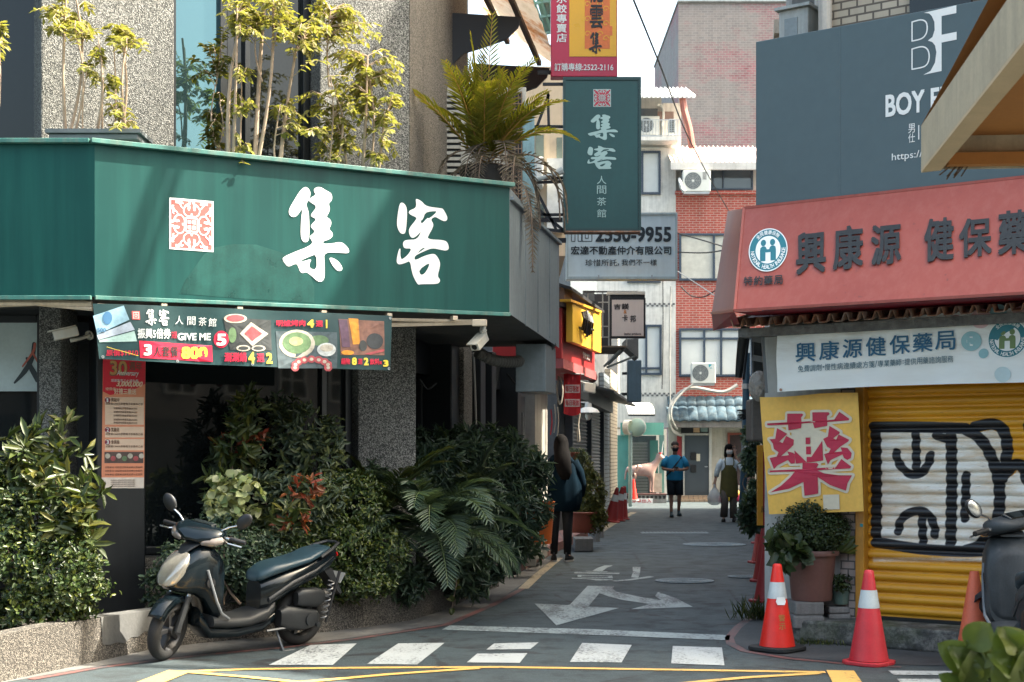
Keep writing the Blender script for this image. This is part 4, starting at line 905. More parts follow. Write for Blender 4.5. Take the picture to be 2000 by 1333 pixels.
q.build("character_outline", CRM, yb)
q = M()
for j, (o_, h_) in enumerate(YAO): holed(q, o_, h_, yz(.0125 + .0002 * j))
q.build("sign_character", RDP, yb)
q = M(); q.add([ylift(x, y, .007) for x, y in ((1608, 967), (1640, 966), (1641, 995), (1609, 996))], [(0, 3, 2, 1)]); q.build("pasted_note", CRM, yb)
# ------------------------------------------------------------------ slate billboard above
SLT = mat("slate blue vinyl", (.068, .105, .118), .5, var=.10, vs=.9, spec=.5)
s = N("slate vinyl panel"); 
FB = Frame(FP.at(0, 0, .14)[:2], FP.at(1, 0, .14)[:2])
bb = thing("billboard", "large slate blue billboard with white BF logo above the red awning", "billboard", FB.at(.5, 3.4))
ub0 = FB.U(1476); bz_t = FB.px(1476, 82)[1]; bz_b = FB.px(1476, 420)[1] - .3
q = M(); FB.box(q, ub0, 6.4, bz_b, bz_t, -.10, 0); q.build("panel", SLT, bb, bevel=.006)
q = M(); FB.box(q, FB.U(1640), FB.U(1640) + .006, bz_b, bz_t, .0005, .0025); q.build("panel_seam", mat("slate seam", (.09, .13, .145), .5), bb)
B5 = lambda X, Y: FB.pt(1700 + X / 3.92, Y / 3.92, .003)
q = M(); holed(q, [(410, 100), (658, 42), (658, 102), (545, 125), (545, 268), (660, 245), (660, 305), (545, 328), (545, 545), (405, 575), (460, 545), (495, 480), (505, 400), (495, 350), (475, 325), (440, 312), (475, 285), (492, 230), (490, 170), (470, 125), (450, 105)], [], B5); q.build("logo_mark", PRW, bb)
q = M()
for pth in ([(320, 171), (385, 155), (425, 170), (436, 215), (425, 265), (390, 299), (320, 317)], [(320, 378), (395, 360), (437, 380), (451, 430), (440, 485), (405, 515), (320, 533)]):
    P_ = [FB.px(1700 + x / 3.92, y / 3.92) for x, y in pth]; stroke(q, FB.at, P_, .010, .003, True, 6); stroke(q, FB.at, [P_[-1], P_[0]], .010, .0034, True, 2)
q.build("logo_outline", PRW, bb)
u0, z0 = FB.px(1730, 230); u1, z1 = FB.px(1952, 130); zt1 = FB.px(1730, 186)[1]
q = M(); put_text(q, "BOY FRIEND", FB.at, u0, u1, z0, zt1, .003, off=.03, thick=.002); q.build("lettering", PRW, bb)
q = M()
for ch, y in (("男", 251), ("仕", 270)): px_text(q, FB, ch, 1774, y - 9, 1787, y + 9, .003, thick=.002, off=.004)
px_text(q, FB, "|", 1793.5, 245, 1795.5, 273, .003, thick=.002); q.build("small_lettering", PRW, bb); q = M(); px_text(q, FB, "https://b", 1742, 296, 1812, 314, .003, thick=.002, off=.004); q.build("small_lettering", PRW, bb)
# ------------------------------------------------------------------ beige tiled block behind the billboard
BEI = m_brick("beige wall tile", (.50, .43, .33), (.44, .38, .29), (.12, .10, .08), .16, .075, mort=.010, grime=.3)
off_ = 2.6; FBK = Frame(FP.at(0, 0, -off_)[:2], FP.at(1, 0, -off_)[:2])
uk = FBK.U(1612); bl = thing("tiled_building", "tall beige tiled building rising behind the slate billboard", "building", FBK.at(uk, 0))
ROOFZ = 12.1
q = M(); FBK.box(q, uk, 14, 0, ROOFZ, -6, 0); q.build("wall", BEI, bl, run=(FP.u.x, FP.u.y))
q = M(); FBK.box(q, FBK.U(1780), FBK.U(1900), 4.9, 7.2, .002, .05); q.build("window", DGLASS, bl)
q = M(); FBK.box(q, FBK.U(1518), uk - .002, 0, 9.2, -4, -.35); q.build("side_bay", REND, bl)
PIPW = mat("cream drain pipe", (.52, .48, .42), .5, var=.15, grime=.4)
for x, r in ((1590, .05), (1600, .04), (1618, .065), (1575, .03)):
    t = thing("drain_pipe", {1590: "cream drain pipe above the billboard's slanting edge, next to the metal box", 1600: "thin cream pipe between the wider drain pipes over the billboard", 1618: "thick cream drain pipe on the beige tiles above the billboard", 1575: "thin cable pipe just right of the grey metal box on the wall"}[x], "drain pipe", FBK.at(FBK.U(x), 4.4, -.25))
    q = M(); p = FBK.at(FBK.U(x), 0, -.27 if x < 1605 else .08); q.tube([p + Vector((0, 0, 4.3)), p + Vector((0, 0, 9.3))], r, 10); q.build("pipe", PIPW, t, smooth=True)
    q = M(); q.tube([p + Vector((0, 0, 5.05)), p + Vector((0, 0, 5.1))], r * 1.25, 10); q.build("collar", PIPW, t)
t = thing("meter_cabinet", "pale grey metal cabinet with a small hatch beside the drain pipes", "cabinet", FBK.at(FBK.U(1550), 4.7, .0)); a_, za_ = FBK.px(1521, 72, .0); b_, zb_ = FBK.px(1578, 12, .0)
q = M(); FBK.box(q, a_, b_, za_ - .4, zb_, -.34, .0); q.build("case", mat("pale cabinet paint", (.40, .42, .40), .5, var=.12, grime=.45), t, bevel=.01)
q = M(); FBK.box(q, FBK.U(1533), FBK.U(1558), za_ - .1, zb_ - .09, .001, .012); o = q.build("hatch", mat("grey hatch", (.24, .28, .29), .5, var=.2), t)
q = M(); FBK.box(q, a_ - .03, b_ + .03, zb_ + .001, zb_ + .03, -.36, .04); q.build("lid", mat("pale cabinet paint", (.40, .42, .40)), t)
# row of lower houses down the right-hand side of the lane (mostly hidden, they shade it)
rw = thing("row_building", "grey rendered houses lining the right side of the lane behind the pharmacy", "building", pcor + RL * 8)
for d0, d1_, hh in ((3.2, 6.2, 7.4), (6.21, 9.6, 3.9), (9.61, 28, 7.6)):
    q = M(); a = pcor + RL * d0 + Vector((.35, 0, 0)); L_ = d1_ - d0; q.prism([a, a + RL * L_, a + RL * L_ + Vector((7, 0, 0)), a + Vector((7, 0, 0))], (0, 0, hh)); q.build("wall", REND, rw)
    a = a + Vector((-.08, 0, hh + .001)); q = M(); q.prism([a, a + RL * L_, a + RL * L_ + Vector((7, 0, 0)), a + Vector((7, 0, 0))], (0, 0, .2)); q.build("roof", CONC, rw)

# ------------------------------------------------------------------ tan awning close to the camera (upper right)
TAN = mat("sun-bleached tan canvas", (.48, .37, .24), .8, var=.16, vs=5, grime=.45, gcol=(.20, .16, .12)); TANE = mat("tan canvas hem", (.55, .38, .22), .8, var=.1, vs=6); BRN = mat("orange brown canvas", (.42, .16, .035), .75, var=.12, vs=3)
A0 = P(1799, 332, 6.0); zA = A0.z
A1 = Vector((1.455, 3.9, zA)); d1 = (A1 - A0).normalized(); A1 = A0 + d1 * 4.6; A2 = Vector((A0.x + 2.6, A0.y - .18, zA)); A3 = A1 + (A2 - A0)
t = thing("awning", "tan canvas awning corner with brown underside hanging close at the upper right", "awning", A0)
H = Vector((0, 0, .185)); inn = (A2 - A0).normalized()
q = M(); q.prism([A0, A1, A1 + inn * .012, A0 + inn * .012], H); q.build("side_valance", TAN, t)
q = M(); q.prism([A0 + inn * .013, A2, A2 - d1 * -.012, A0 + d1 * .012 + inn * .013], H); q.build("front_valance", TAN, t)
q = M(); q.prism([A0 + Vector((0, 0, -.012)), A1 + Vector((0, 0, -.012)), A1 + inn * .075 + Vector((0, 0, -.012)), A0 + inn * .075 + d1 * .04 + Vector((0, 0, -.012))], (0, 0, .011)); q.build("hem", TANE, t)
q = M(); q.bar(A0 + inn * .1 + d1 * .05 + Vector((0, 0, .03)), A2 + d1 * .05 + Vector((0, 0, .03)), .05, .05); q.build("bar", BRN, t)
q = M(); q.poly([A0 + H * .75, A2 + H * .75, A3 + H * 1.2, A1 + H * 1.2]); q.poly([A0 + H, A1 + H + Vector((0, 0, .3)), A3 + H + Vector((0, 0, .3)), A2 + H]); q.build("canopy", BRN, t)
q = M()
for k in range(7): p = A0 + inn * (.12 + .02 * (k % 3)) + d1 * .03; q.bar(p + Vector((.006 * k, 0, .01)), p + Vector((.01 * k - .05, 0, -.03 - .006 * (k % 4))), .005, .005)
q.build("frayed_cord", mat("frayed rope", (.12, .07, .04), .9), t)
# ================================================================== FAR END OF THE LANE
YE = 45.0
FE = Frame((-20, YE), (20, YE))
W8 = mat("grey white stucco", (.68, .66, .61), .85, var=.18, vs=.5, grime=.5, gcol=(.20, .19, .17))
RBR = m_brick("red brick", (.44, .075, .05), (.36, .055, .04), (.46, .28, .23), .22, .075, mort=.012, grime=.35)
NAVY = mat("dark blue window frame", (.035, .055, .085), .5, var=.15)
CURT = mat("cream curtain behind glass", (.55, .53, .46), .7, var=.15, vs=4)
BLIND = mat("white blind behind glass", (.58, .60, .58), .6, var=.08, vs=2)
FGL = m_glass("far dark glass", (.06, .08, .10), .06)
def fbox(q, x0, y0, x1, y1, n0, n1):
    a, zb_ = FE.px(x0, y1); b, zt_ = FE.px(x1, y0); FE.box(q, a, b, zb_, zt_, n0, n1)
def fwin(par, x0, y0, x1, y1, mull=(), rail=None, fill=None, fw=4.2):
    f = M(); fbox(f, x0, y0, x0 + fw, y1, .002, .10); fbox(f, x1 - fw, y0, x1, y1, .002, .10); fbox(f, x0 + fw, y0, x1 - fw, y0 + fw, .002, .10); fbox(f, x0 + fw, y1 - fw, x1 - fw, y1, .002, .10)
    for x in mull: fbox(f, x - fw * .45, y0 + fw, x + fw * .45, y1 - fw, .002, .095)
    if rail: fbox(f, x0 + fw, rail - 2, x1 - fw, rail + 2, .002, .092)
    o = f.build("window", NAVY, par); g = M(); fbox(g, x0 + fw * .5, y0 + fw * .5, x1 - fw * .5, y1 - fw * .5, .003, .03); g.build("pane", fill or FGL, o); return o
# red brick house
rb = thing("brick_house", "red brick house at the lane's end with blue tiled porch roof and grey door", "house", FE.at(FE.U(1398), 0))
RUN = (1, 0)
for y0, y1 in ((380, 457), (548, 642), (737, 785)): q = M(); fbox(q, 1320, y0, 1560, y1, -.3, 0); q.build("wall", RBR, rb, run=RUN)
q = M(); fbox(q, 1306, 785, 1560, 990, -.3, -.03); q.build("wall", mat("cream ground floor wall", (.50, .46, .38), .8, var=.2, vs=.9, grime=.5), rb)
for y0, y1 in ((457, 548), (642, 737)):
    q = M(); fbox(q, 1320, y0, 1326, y1, -.3, 0); q.build("wall", RBR, rb, run=RUN); q = M(); fbox(q, 1470, y0, 1560, y1, -.3, 0); q.build("wall", RBR, rb, run=RUN)
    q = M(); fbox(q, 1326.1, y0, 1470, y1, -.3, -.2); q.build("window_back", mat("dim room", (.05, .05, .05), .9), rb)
fwin(rb, 1326, 457, 1470, 549, (1394, 1420), None, CURT); fwin(rb, 1326, 642, 1470, 736, (1375, 1408), 662, BLIND)
q = M(); fbox(q, 1318, 374, 1560, 381, .003, .12); q.build("ledge", RBR, rb, run=RUN)
q = M(); fbox(q, 1316, 318, 1560, 374, -.35, -.15); q.build("roof_room", mat("pale grey sheet", (.42, .44, .42), .6, var=.15, grime=.4), rb)
fwin(rb, 1330, 326, 1470, 372, (1392, 1412), None, FGL, 3)
PKR = mat("pinkish sheet roof", (.72, .56, .50), .5, var=.1, vs=1.5, grime=.25, gcol=(.35, .24, .2))
aR, zR = FE.px(1310, 318, .7); bR, zR2 = FE.px(1520, 288, -1.)
q = M()
def roofg(a, b):
    u = aR + (bR - aR) * a; h = .05 if (a * 26) % 1 < .16 else 0; return FE.at(u, zR + (zR2 - zR) * b + h, .7 - 1.7 * b)
q.grid(roofg, 208, 2); o = q.build("sheet_roof", PKR, rb); o.modifiers.new("thickness", 'SOLIDIFY').thickness = .02
q = M(); FE.box(q, aR, bR, zR - .22, zR + .01, .62, .72); q.build("fascia", mat("pale fascia", (.55, .53, .50), .6, grime=.3), rb)
# tiled porch roof
BT = mat("blue grey glazed tile", (.06, .10, .13), .75, spec=.15, var=.5, vs=5, grime=.6, gcol=(.16, .18, .18))
for y0, y1, n0, n1 in ((776, 796, .05, .35), (796, 823, .35, .85)):
    a0, zA_ = FE.px(1305, y1, n1); a1, _ = FE.px(1560, y1, n1); _, zB_ = FE.px(1305, y0, n0)
    def tiles(a, b): u = a0 + (a1 - a0) * a; f = (u / .30) % 1; return FE.at(u, zA_ + (zB_ - zA_) * b + .045 * abs(math.sin(math.pi * f)) ** .6, n1 + (n0 - n1) * b)
    q = M(); q.grid(tiles, 280, 2); o = q.build("porch_tiles", BT, rb, smooth=True); o.modifiers.new("thickness", 'SOLIDIFY').thickness = .04
q = M(); fbox(q, 1306, 824, 1560, 836, .0, .75); q.build("porch_beam", mat("grey porch beam", (.22, .20, .18), .8, var=.3, grime=.5), rb)
DOORM = mat("slate grey door", (.055, .068, .08), .45, var=.1)
q = M(); fbox(q, 1337, 851, 1384, 968, -.02, .03); o = q.build("door", DOORM, rb, bevel=.01)
q = M(); fbox(q, 1342, 858, 1379, 905, .032, .04); fbox(q, 1342, 912, 1379, 962, .032, .04); q.build("door_panel", DOORM, o)
q = M(); fbox(q, 1376, 911, 1382, 913, .04, .08); q.build("handle", STEEL, o)
q = M(); fbox(q, 1360, 887, 1367, 901, .042, .046); q.build("paper_notice", CRM, o)
for y in (884, 908): q = M(); fbox(q, 1348, y, 1359, y + 15, .042, .08); q.build("letter_box", BLACKP, o, bevel=.008)
DFR = mat("pale door frame", (.55, .53, .48), .7, var=.15, grime=.3)
q = M(); fbox(q, 1332, 847, 1336.5, 970, -.02, .05); fbox(q, 1384.5, 832, 1390, 985, -.02, .06); fbox(q, 1336.6, 847, 1384.4, 850.5, -.02, .05); q.build("door_frame", DFR, rb)
q = M(); fbox(q, 1330, 832, 1384, 846.5, -.02, .04); o = q.build("transom", BLACKP, rb)
q = M(); fbox(q, 1354, 834, 1366, 845, .041, .05); q.build("notice", mat("tan sticker", (.55, .35, .20), .5), o); q = M(); fbox(q, 1368, 834, 1382, 844, .041, .05); q.build("notice", mat("grey green sticker", (.20, .28, .26), .5), o)
q = M(); fbox(q, 1322, 848, 1331.5, 905, -.02, .04); q.build("red_panel", mat("dark red panel", (.30, .03, .03), .5), rb)
STEPM = m_brick("buff step tile", (.46, .33, .22), (.40, .28, .19), (.20, .15, .11), .15, .15, mort=.01, offs=0)
q = M(); fbox(q, 1326, 968, 1400, 975, -.03, .3); fbox(q, 1322, 975.1, 1405, 981, -.03, .62); q.build("door_steps", STEPM, rb, run=RUN)
q = M(); fbox(q, 1424, 847, 1475, 948, -.028, -.02); o = q.build("shop_window", mat("dim shop", (.05, .03, .03), .8, var=.5, vs=8), rb)
q = M(); fbox(q, 1421, 846, 1478, 850, -.02, .05); fbox(q, 1421, 850.1, 1425, 970, -.02, .05); q.build("shop_frame", mat("oxblood frame", (.22, .05, .03), .6), o)
# grey white flats
wf = thing("apartment_building", "grey white stucco flats left of the red brick house with narrow dark framed windows", "building", FE.at(FE.U(1270), 0))
q = M(); fbox(q, 1130, 290, 1319.8, 835, -.35, .02); q.build("wall", W8, wf)
q = M(); fbox(q, 1215, 835.1, 1319.8, 990, -3.0, -2.6); q.build("ground_wall", W8, wf)
fwin(wf, 1252, 296, 1290, 381, (), None, BLIND); fwin(wf, 1238, 635, 1292, 733, (1262,), 720, BLIND); fwin(wf, 1225, 470, 1290, 553, (), None, FGL)
CHK1 = mat("checker tile dark", (.12, .12, .12), .5)
for y in (596, 771):
    for k in range(1): 
        q = M()
        for j in range(30): fbox(q, 1180 + j * 4.6, y - (3.5 if j % 2 else 0), 1180 + j * 4.6 + 4.4, y + (0 if j % 2 else 3.5), .0205, .03)
        o = q.build("checker_band", CHK1, wf); o["kind"] = "stuff"
q = M(); fbox(q, 1150, 170, 1300, 289.8, -3.5, -1.2); q.build("penthouse", mat("pale sheet wall", (.48, .47, .44), .7, grime=.4), wf)
q = M(); fbox(q, 1253, 195, 1292, 222, -1.195, -1.15); q.build("penthouse_window", FGL, wf); q = M(); fbox(q, 1300, 188, 1337, 290, -3.2, -.9); q.build("penthouse_side", W8, wf)
q = M(); fbox(q, 1290, 205, 1322, 222, -.898, -.88); q.build("brown_panel", mat("brown panel", (.22, .15, .13), .6), wf)
aR, zR = FE.px(1150, 190, .6); bR, zR2 = FE.px(1338, 174, -2.)
def roof2(a, b): u = aR + (bR - aR) * a; h = .06 if (a * 24) % 1 < .3 else 0; return FE.at(u, zR + (zR2 - zR) * b + h, .6 - 2.6 * b)
q = M(); q.grid(roof2, 192, 2); o = q.build("eave_roof", mat("white sheet roof", (.72, .72, .70), .5, grime=.25), wf); o.modifiers.new("thickness", 'SOLIDIFY').thickness = .03
q = M(); fbox(q, 1180, 277, 1320, 284, -1.2, .7); q.build("balcony_slab", W8, wf)
q = M(); fbox(q, 1180, 243.5, 1326, 245, .64, .68); fbox(q, 1180, 274, 1326, 275.5, .64, .68)
for k in range(25): fbox(q, 1180 + k * 6, 245.1, 1181 + k * 6, 273.9, .645, .675)
o = q.build("balcony_railing", STEEL, wf)
TRC = mat("terracotta downpipe", (.40, .13, .09), .5, var=.2)
t = thing("drain_pipe", "terracotta red downpipe slanting from the flats' white eave", "drain pipe", FE.at(FE.U(1335), 7)); q = M(); q.tube([FE.pt(1333, 190, .4), FE.pt(1336, 215, .45), FE.pt(1346, 252, .5), FE.pt(1352, 290, .5)], .11, 8); q.build("pipe", TRC, t, smooth=True)
# tall block with the mottled pink and grey tile flank
TT = m_brick("mottled grey tile", (.30, .25, .225), (.24, .21, .195), (.33, .29, .27), .30, .12, mort=.014, blotch=((.40, .14, .155), .16), grime=.2)
FT = Frame((-30, 72), (30, 72)); tb = thing("tower_block", "tall windowless block with pink and grey mottled tile flank behind the brick house", "building", FT.at(FT.U(1400), 0))
q = M(); FT.box(q, FT.U(1325), FT.U(1800), 0, FT.px(1400, 6)[1], -12, 0); q.build("wall", TT, tb, run=RUN)
q = M(); FT.box(q, FT.U(1323), FT.U(1800), FT.px(1400, 6)[1] + .001, FT.px(1400, 2)[1], -12, .1); q.build("parapet", CONC, tb)
# air conditioners
ACW = mat("off white enamel", (.62, .63, .59), .45, var=.08, grime=.25, gcol=(.35, .31, .25)); ACG = mat("dark grille", (.10, .115, .12), .5, var=.1)
def aircon(lab, x0, y0, x1, y1, Y, loc_n=0, fan=.36, logo=None):
    fr_ = Frame((-20, Y), (20, Y)); a, z0 = fr_.px(x0, y1); b, z1 = fr_.px(x1, y0); t = thing("air_conditioner", lab, "air conditioner", fr_.at((a + b) / 2, z0))
    q = M(); fr_.box(q, a, b, z0, z1, -.32, 0); q.build("case", ACW, t, bevel=.02)
    cx, cz, r = a + (b - a) * fan, (z0 + z1) / 2, (z1 - z0) * .40
    q = M(); fr_.disc(q, cx, cz, r, .004, 32); q.build("fan_opening", ACG, t)
    q = M()
    for k in range(5): fr_.disc(q, cx, cz, r * (.25 + .19 * k), .012, 32, r2=r * (.25 + .19 * k) - .012)
    for k in range(8): an = k * math.pi / 4; q.bar(fr_.at(cx + r * .1 * math.cos(an), cz + r * .1 * math.sin(an), .01), fr_.at(cx + r * math.cos(an), cz + r * math.sin(an), .01), .01, .008)
    q.build("fan_guard", mat("grey wire guard", (.30, .32, .32), .5), t); q = M(); fr_.disc(q, cx, cz, r * .14, .016, 16); q.build("hub", ACW, t)
    q = M(); fr_.box(q, a + .03, b - .03, z0 - .07, z0 - .002, -.28, -.04); q.build("bracket", STEEL, t)
    if logo:
        q = M(); u = a + (b - a) * .78; z = z0 + (z1 - z0) * .80
        if logo == "leaf":
            q.poly([fr_.at(u - .05, z - .05, .003), fr_.at(u + .06, z - .05, .003), fr_.at(u + .02, z - .02, .003)]); q.poly([fr_.at(u - .06, z + .08, .003), fr_.at(u - .05, z - .03, .003), fr_.at(u + .05, z + .08, .003)]); q.build("logo", mat("turquoise mark", (.0, .30, .38), .5), t)
        else: fr_.box(q, u - .06, u + .06, z - .16, z + .08, .002, .005); q.build("energy_label", mat("pale label with dark print", (.33, .33, .31), .5, var=.5, vs=30), t)
    return t
aircon("white air conditioner under the pink sheet roof of the brick house", 1334, 333, 1388, 374, YE - .9, logo="label")
aircon("white air conditioner with turquoise mark below the brick house's lower window", 1351, 709, 1398, 749, YE - .7, logo="leaf")
aircon("white air conditioner on the flats' top balcony behind railings", 1248, 227, 1288, 263, YE + .3)
t = thing("air_conditioner", "slim white slatted unit at the right end of the flats' top balcony", "air conditioner", FE.pt(1310, 270, .3)); q = M(); fbox(q, 1303, 240, 1317, 268, .1, .5); q.build("case", ACW, t, bevel=.02)
q = M()
for k in range(6): fbox(q, 1304.5, 243 + k * 4, 1313, 245 + k * 4, .501, .52)
q.build("louvre", ACG, t)
# green shop at the end of the left side, open front with horse statue
GSH = mat("mint green shop paint", (.12, .36, .30), .5, var=.12, grime=.2); YG = 43.6; FG = Frame((-20, YG), (20, YG))
gs = thing("corner_shop", "mint green shopfront with glass window at the far end of the lane", "shop", FG.at(FG.U(1250), 0))
def gbox(q, x0, y0, x1, y1, n0, n1): a, zb_ = FG.px(x0, y1); b, zt_ = FG.px(x1, y0); FG.box(q, a, b, zb_, zt_, n0, n1)
q = M(); gbox(q, 1212, 826, 1296, 850, -.1, .05); q.build("fascia", GSH, gs); q = M(); gbox(q, 1206, 850.2, 1234, 990, -.2, -.1); gbox(q, 1230, 850.2, 1233, 985, -.1, .05); q.build("post", GSH, gs)
q = M(); gbox(q, 1288, 850.2, 1297, 985, -.12, .05); q.build("post", mat("green grey post", (.10, .22, .20), .5), gs)
q = M(); gbox(q, 1230, 850.2, 1290, 985, -1.4, -1.3); q.build("back_wall", mat("dark shop interior", (.05, .065, .065), .7, var=.4, vs=2), gs)
q = M()
for k in range(17): gbox(q, 1232, 864 + k * 6, 1268, 868.6 + k * 6, -.5, -.46)
q.build("slatted_screen", mat("grey slatted screen", (.13, .14, .14), .5, var=.2), gs)
q = M(); gbox(q, 1272, 860, 1288, 930, -.45, -.4); q.build("glass_panel", m_glass("pale green glass", (.10, .28, .25), .08, .5), gs)
q = M(); gbox(q, 1206, 966, 1298, 986, -.12, .55); q.build("plinth", CONC, gs)
q = M(); gbox(q, 1209, 964, 1300, 966, -.1, .6); q.build("plinth_top", mat("dark red plinth edge", (.10, .04, .035), .6), gs)
BLK2 = mat("black tile", (.02, .02, .02), .4)
q = M()
for k in range(11): gbox(q, 1211 + k * 8, 968, 1216 + k * 8, 973.5, .551, .56)
o = q.build("tile_band", BLK2, gs); o["kind"] = "stuff"
q = M(); gbox(q, 1276, 925, 1292, 962, -.1, .1); q.build("display_case", mat("cream display", (.50, .46, .38), .6, var=.3, vs=5), gs)
t = thing("sign_board", "low white parking notice with red characters leaning on the green shop's plinth", "sign", FG.at(FG.U(1258), 0, .62)); q = M(); gbox(q, 1228, 973, 1271, 988, .6, .64); q.build("board", PRW, t)
for i, ch in enumerate("停車出入"):
    q = M(); a, z0 = FG.px(1231 + i * 9.6, 981); b, z1 = FG.px(1239 + i * 9.6, 974); put_text(q, ch, FG.at, a, b, z0, z1, .645, off=.02); q.build("sign_character", mat("red lettering", (.50, .05, .05), .5), t)
q = M(); gbox(q, 1232, 983, 1268, 986, .6405, .645); q.build("small_print", mat("pale red print", (.60, .35, .33), .5), t)
# curved white canopies over the shop
CAN = mat("white canopy fabric", (.70, .69, .64), .6, var=.08, grime=.2)
t = thing("canopy", "white curved canopy jutting over the green shop", "canopy", FG.pt(1262, 800, 1.)); q = M()
a, _ = FG.px(1215, 800, 1.); 
def can(a_, b_): an = math.pi * .5 * b_; u = FG.U(1218, 1) + (FG.U(1270, 1) - FG.U(1218, 1)) * a_; z0 = FG.px(1250, 812, 1)[1]; return FG.at(u + .12 * math.cos(an) * 1, z0 + .42 * math.sin(an), .1 + 1.1 * math.cos(an))
q.grid(can, 12, 10); b1 = [can(1, j / 10) for j in range(11)] + [FG.at(FG.U(1270, 1), FG.px(1250, 812, 1)[1], .1)]; q.poly(b1); q.build("cover", CAN, t)
q = M(); q.bar(can(0, 0), can(1, 0), .05, .05); q.build("bar", DARKP, t)
# round-backed traffic mirror on its pale post
t = thing("traffic_mirror", "round pale green traffic mirror on a white post at the lane's far left", "mirror", P(1231, 990, 38)); q = M()
p0 = P(1233, 835, 38); mt_ = Matrix.Rotation(rad(70), 3, 'Z') @ Matrix.Rotation(rad(90), 3, 'X')
q.lathe([(.24, 0), (.23, .05), (.17, .09), (.08, .11), (.001, .115)], p0 + Vector((.15, 0, 0)), 26, mtx=Matrix.Rotation(rad(-25), 3, 'Z') @ Matrix.Rotation(rad(90), 3, 'X')); q.build("mirror_back", mat("pale green plastic", (.42, .60, .52), .4, var=.08), t, smooth=True)
q = M(); q.lathe([(.255, -.015), (.255, .02), (.23, .02)], p0 + Vector((.15, 0, 0)), 26, mtx=Matrix.Rotation(rad(-25), 3, 'Z') @ Matrix.Rotation(rad(90), 3, 'X')); q.build("rim", CAN, t)
q = M(); q.lathe([(.20, 0), (.20, .15), (.17, .16)], p0 + Vector((-.16, -.05, 0)), 22, mtx=Matrix.Rotation(rad(60), 3, 'Z') @ Matrix.Rotation(rad(90), 3, 'X')); q.build("lamp_drum", CAN, t)
q = M(); q.tube([P(1231, 990, 38), P(1231, 842, 38)], .05, 8); q.build("post", mat("pale mint post", (.45, .62, .58), .5), t)

# ================================================================== LEFT ROW beyond the teahouse
LL = Vector((.139, 1, 0)).normalized()
Lp = lambda Y, dx=0.: Vector((.51 + .139 * (Y - 18.8) + dx, Y, 0))
FLL = Frame(Lp(17, -.28)[:2], Lp(37, -.28)[:2])
lr = thing("row_building", "dim shuttered shop houses along the left side of the lane past the teahouse", "building", Lp(24, -.3))
q = M(); FLL.box(q, 7.6, 20.0, 0, 4.4, -3, -.25); q.build("wall", mat("sooty grey wall", (.10, .105, .11), .85, var=.3, vs=1, grime=.5), lr)
SHG = mat("grey shutter steel", (.15, .155, .155), .45, .4, var=.25, vs=2, grime=.5, gcol=(.05, .045, .04))
def gshut(x0, x1, zt):
    a, b = FLL.U(x0), FLL.U(x1); nz = int((zt - .1) / .075 * 8)
    q = M(); q.grid(lambda u, v: FLL.at(a + (b - a) * u, .1 + (zt - .1) * v, -.20 + .03 * abs(math.sin(math.pi * ((zt - .1) * v / .075)))), 2, nz); q.build("roller_shutter", SHG, lr, smooth=True)
gshut(1131, 1163, 2.45); gshut(1167, 1187, 2.45)
for x in (1130, 1165, 1188.5): q = M(); a = FLL.U(x); FLL.box(q, a - .09, a + .09, 0, 2.6, -.24, -.10); q.build("shutter_post", mat("dull blue grey post", (.09, .11, .13), .5, var=.2), lr)
q = M(); FLL.box(q, 7.7, 17.5, 2.46, 2.75, -.24, .05); q.build("shutter_box", mat("dark tin", (.06, .065, .07), .5, var=.3, grime=.4), lr)
GRB = m_brick("grey wall tile", (.24, .27, .29), (.20, .23, .25), (.06, .07, .08), .2, .1, mort=.012, offs=0)
q = M(); FLL.box(q, FLL.U(1189.5), FLL.U(1200), 0, 3.4, -.24, -.12); q.build("tiled_pier", GRB, lr, run=(LL.x, LL.y))
CRB = m_brick("cream wall tile", (.62, .52, .38), (.55, .46, .34), (.22, .18, .14), .24, .09, mort=.012)
q = M(); FLL.box(q, FLL.U(1200.2), FLL.U(1213), 0, 3.6, -.24, -.10); q.build("tiled_pier", CRB, lr, run=(LL.x, LL.y))
q = M(); p = Lp(27.5, -.25); q.obox(p + Vector((0, 0, 2.76)), LL * 8, Vector((.5, -.07, -.12)), (0, 0, .05)); q.build("tin_canopy", mat("dark tin sheet", (.07, .075, .08), .5, .3, var=.3, grime=.4), lr)
q = M(); FLL.box(q, 10.5, 17, 2.82, 6.0, -.8, -.3); q.build("upper_wall", mat("blue grey upper wall", (.15, .18, .20), .7, var=.2, vs=.8, grime=.4), lr)
q = M(); FLL.box(q, FLL.U(1214), FLL.U(1217.5), 2.9, 5, -.4, -.1); q.build("white_strip", PIPW, lr)
# balcony with railing carrying the leather sign
BLK = mat("black balcony iron", (.02, .022, .026), .5, var=.2); GRI = mat("pale grey balcony bar", (.30, .31, .30), .5, grime=.4)
YB_ = 24.0; FBa = Frame((-10, YB_), (10, YB_))
t = thing("balcony", "iron railed balcony with dark panels and braces holding the leather shop sign", "balcony", FBa.pt(1190, 700))
def bbx(q, x0, y0, x1, y1, n0, n1): a, zb_ = FBa.px(x0, y1); b, zt_ = FBa.px(x1, y0); FBa.box(q, a, b, zb_, zt_, n0, n1)
q = M(); bbx(q, 1142, 552, 1208, 672, -1.8, -1.7); q.build("back_panel", BLK, t)
for x in (1147, 1176, 1188, 1223): q = M(); bbx(q, x, 570, x + 2.4, 660 if x < 1180 else 676, -.02, .0); q.build("railing_bar", GRI, t)
q = M(); bbx(q, 1140, 569, 1245, 572, .001, .02); q.build("railing_rail", BLK, t); q = M(); bbx(q, 1168, 590, 1188, 592, .001, .02); bbx(q, 1168, 637, 1188, 639, .001, .02); bbx(q, 1165, 658, 1188, 660, .001, .02); q.build("railing_rail", GRI, t)
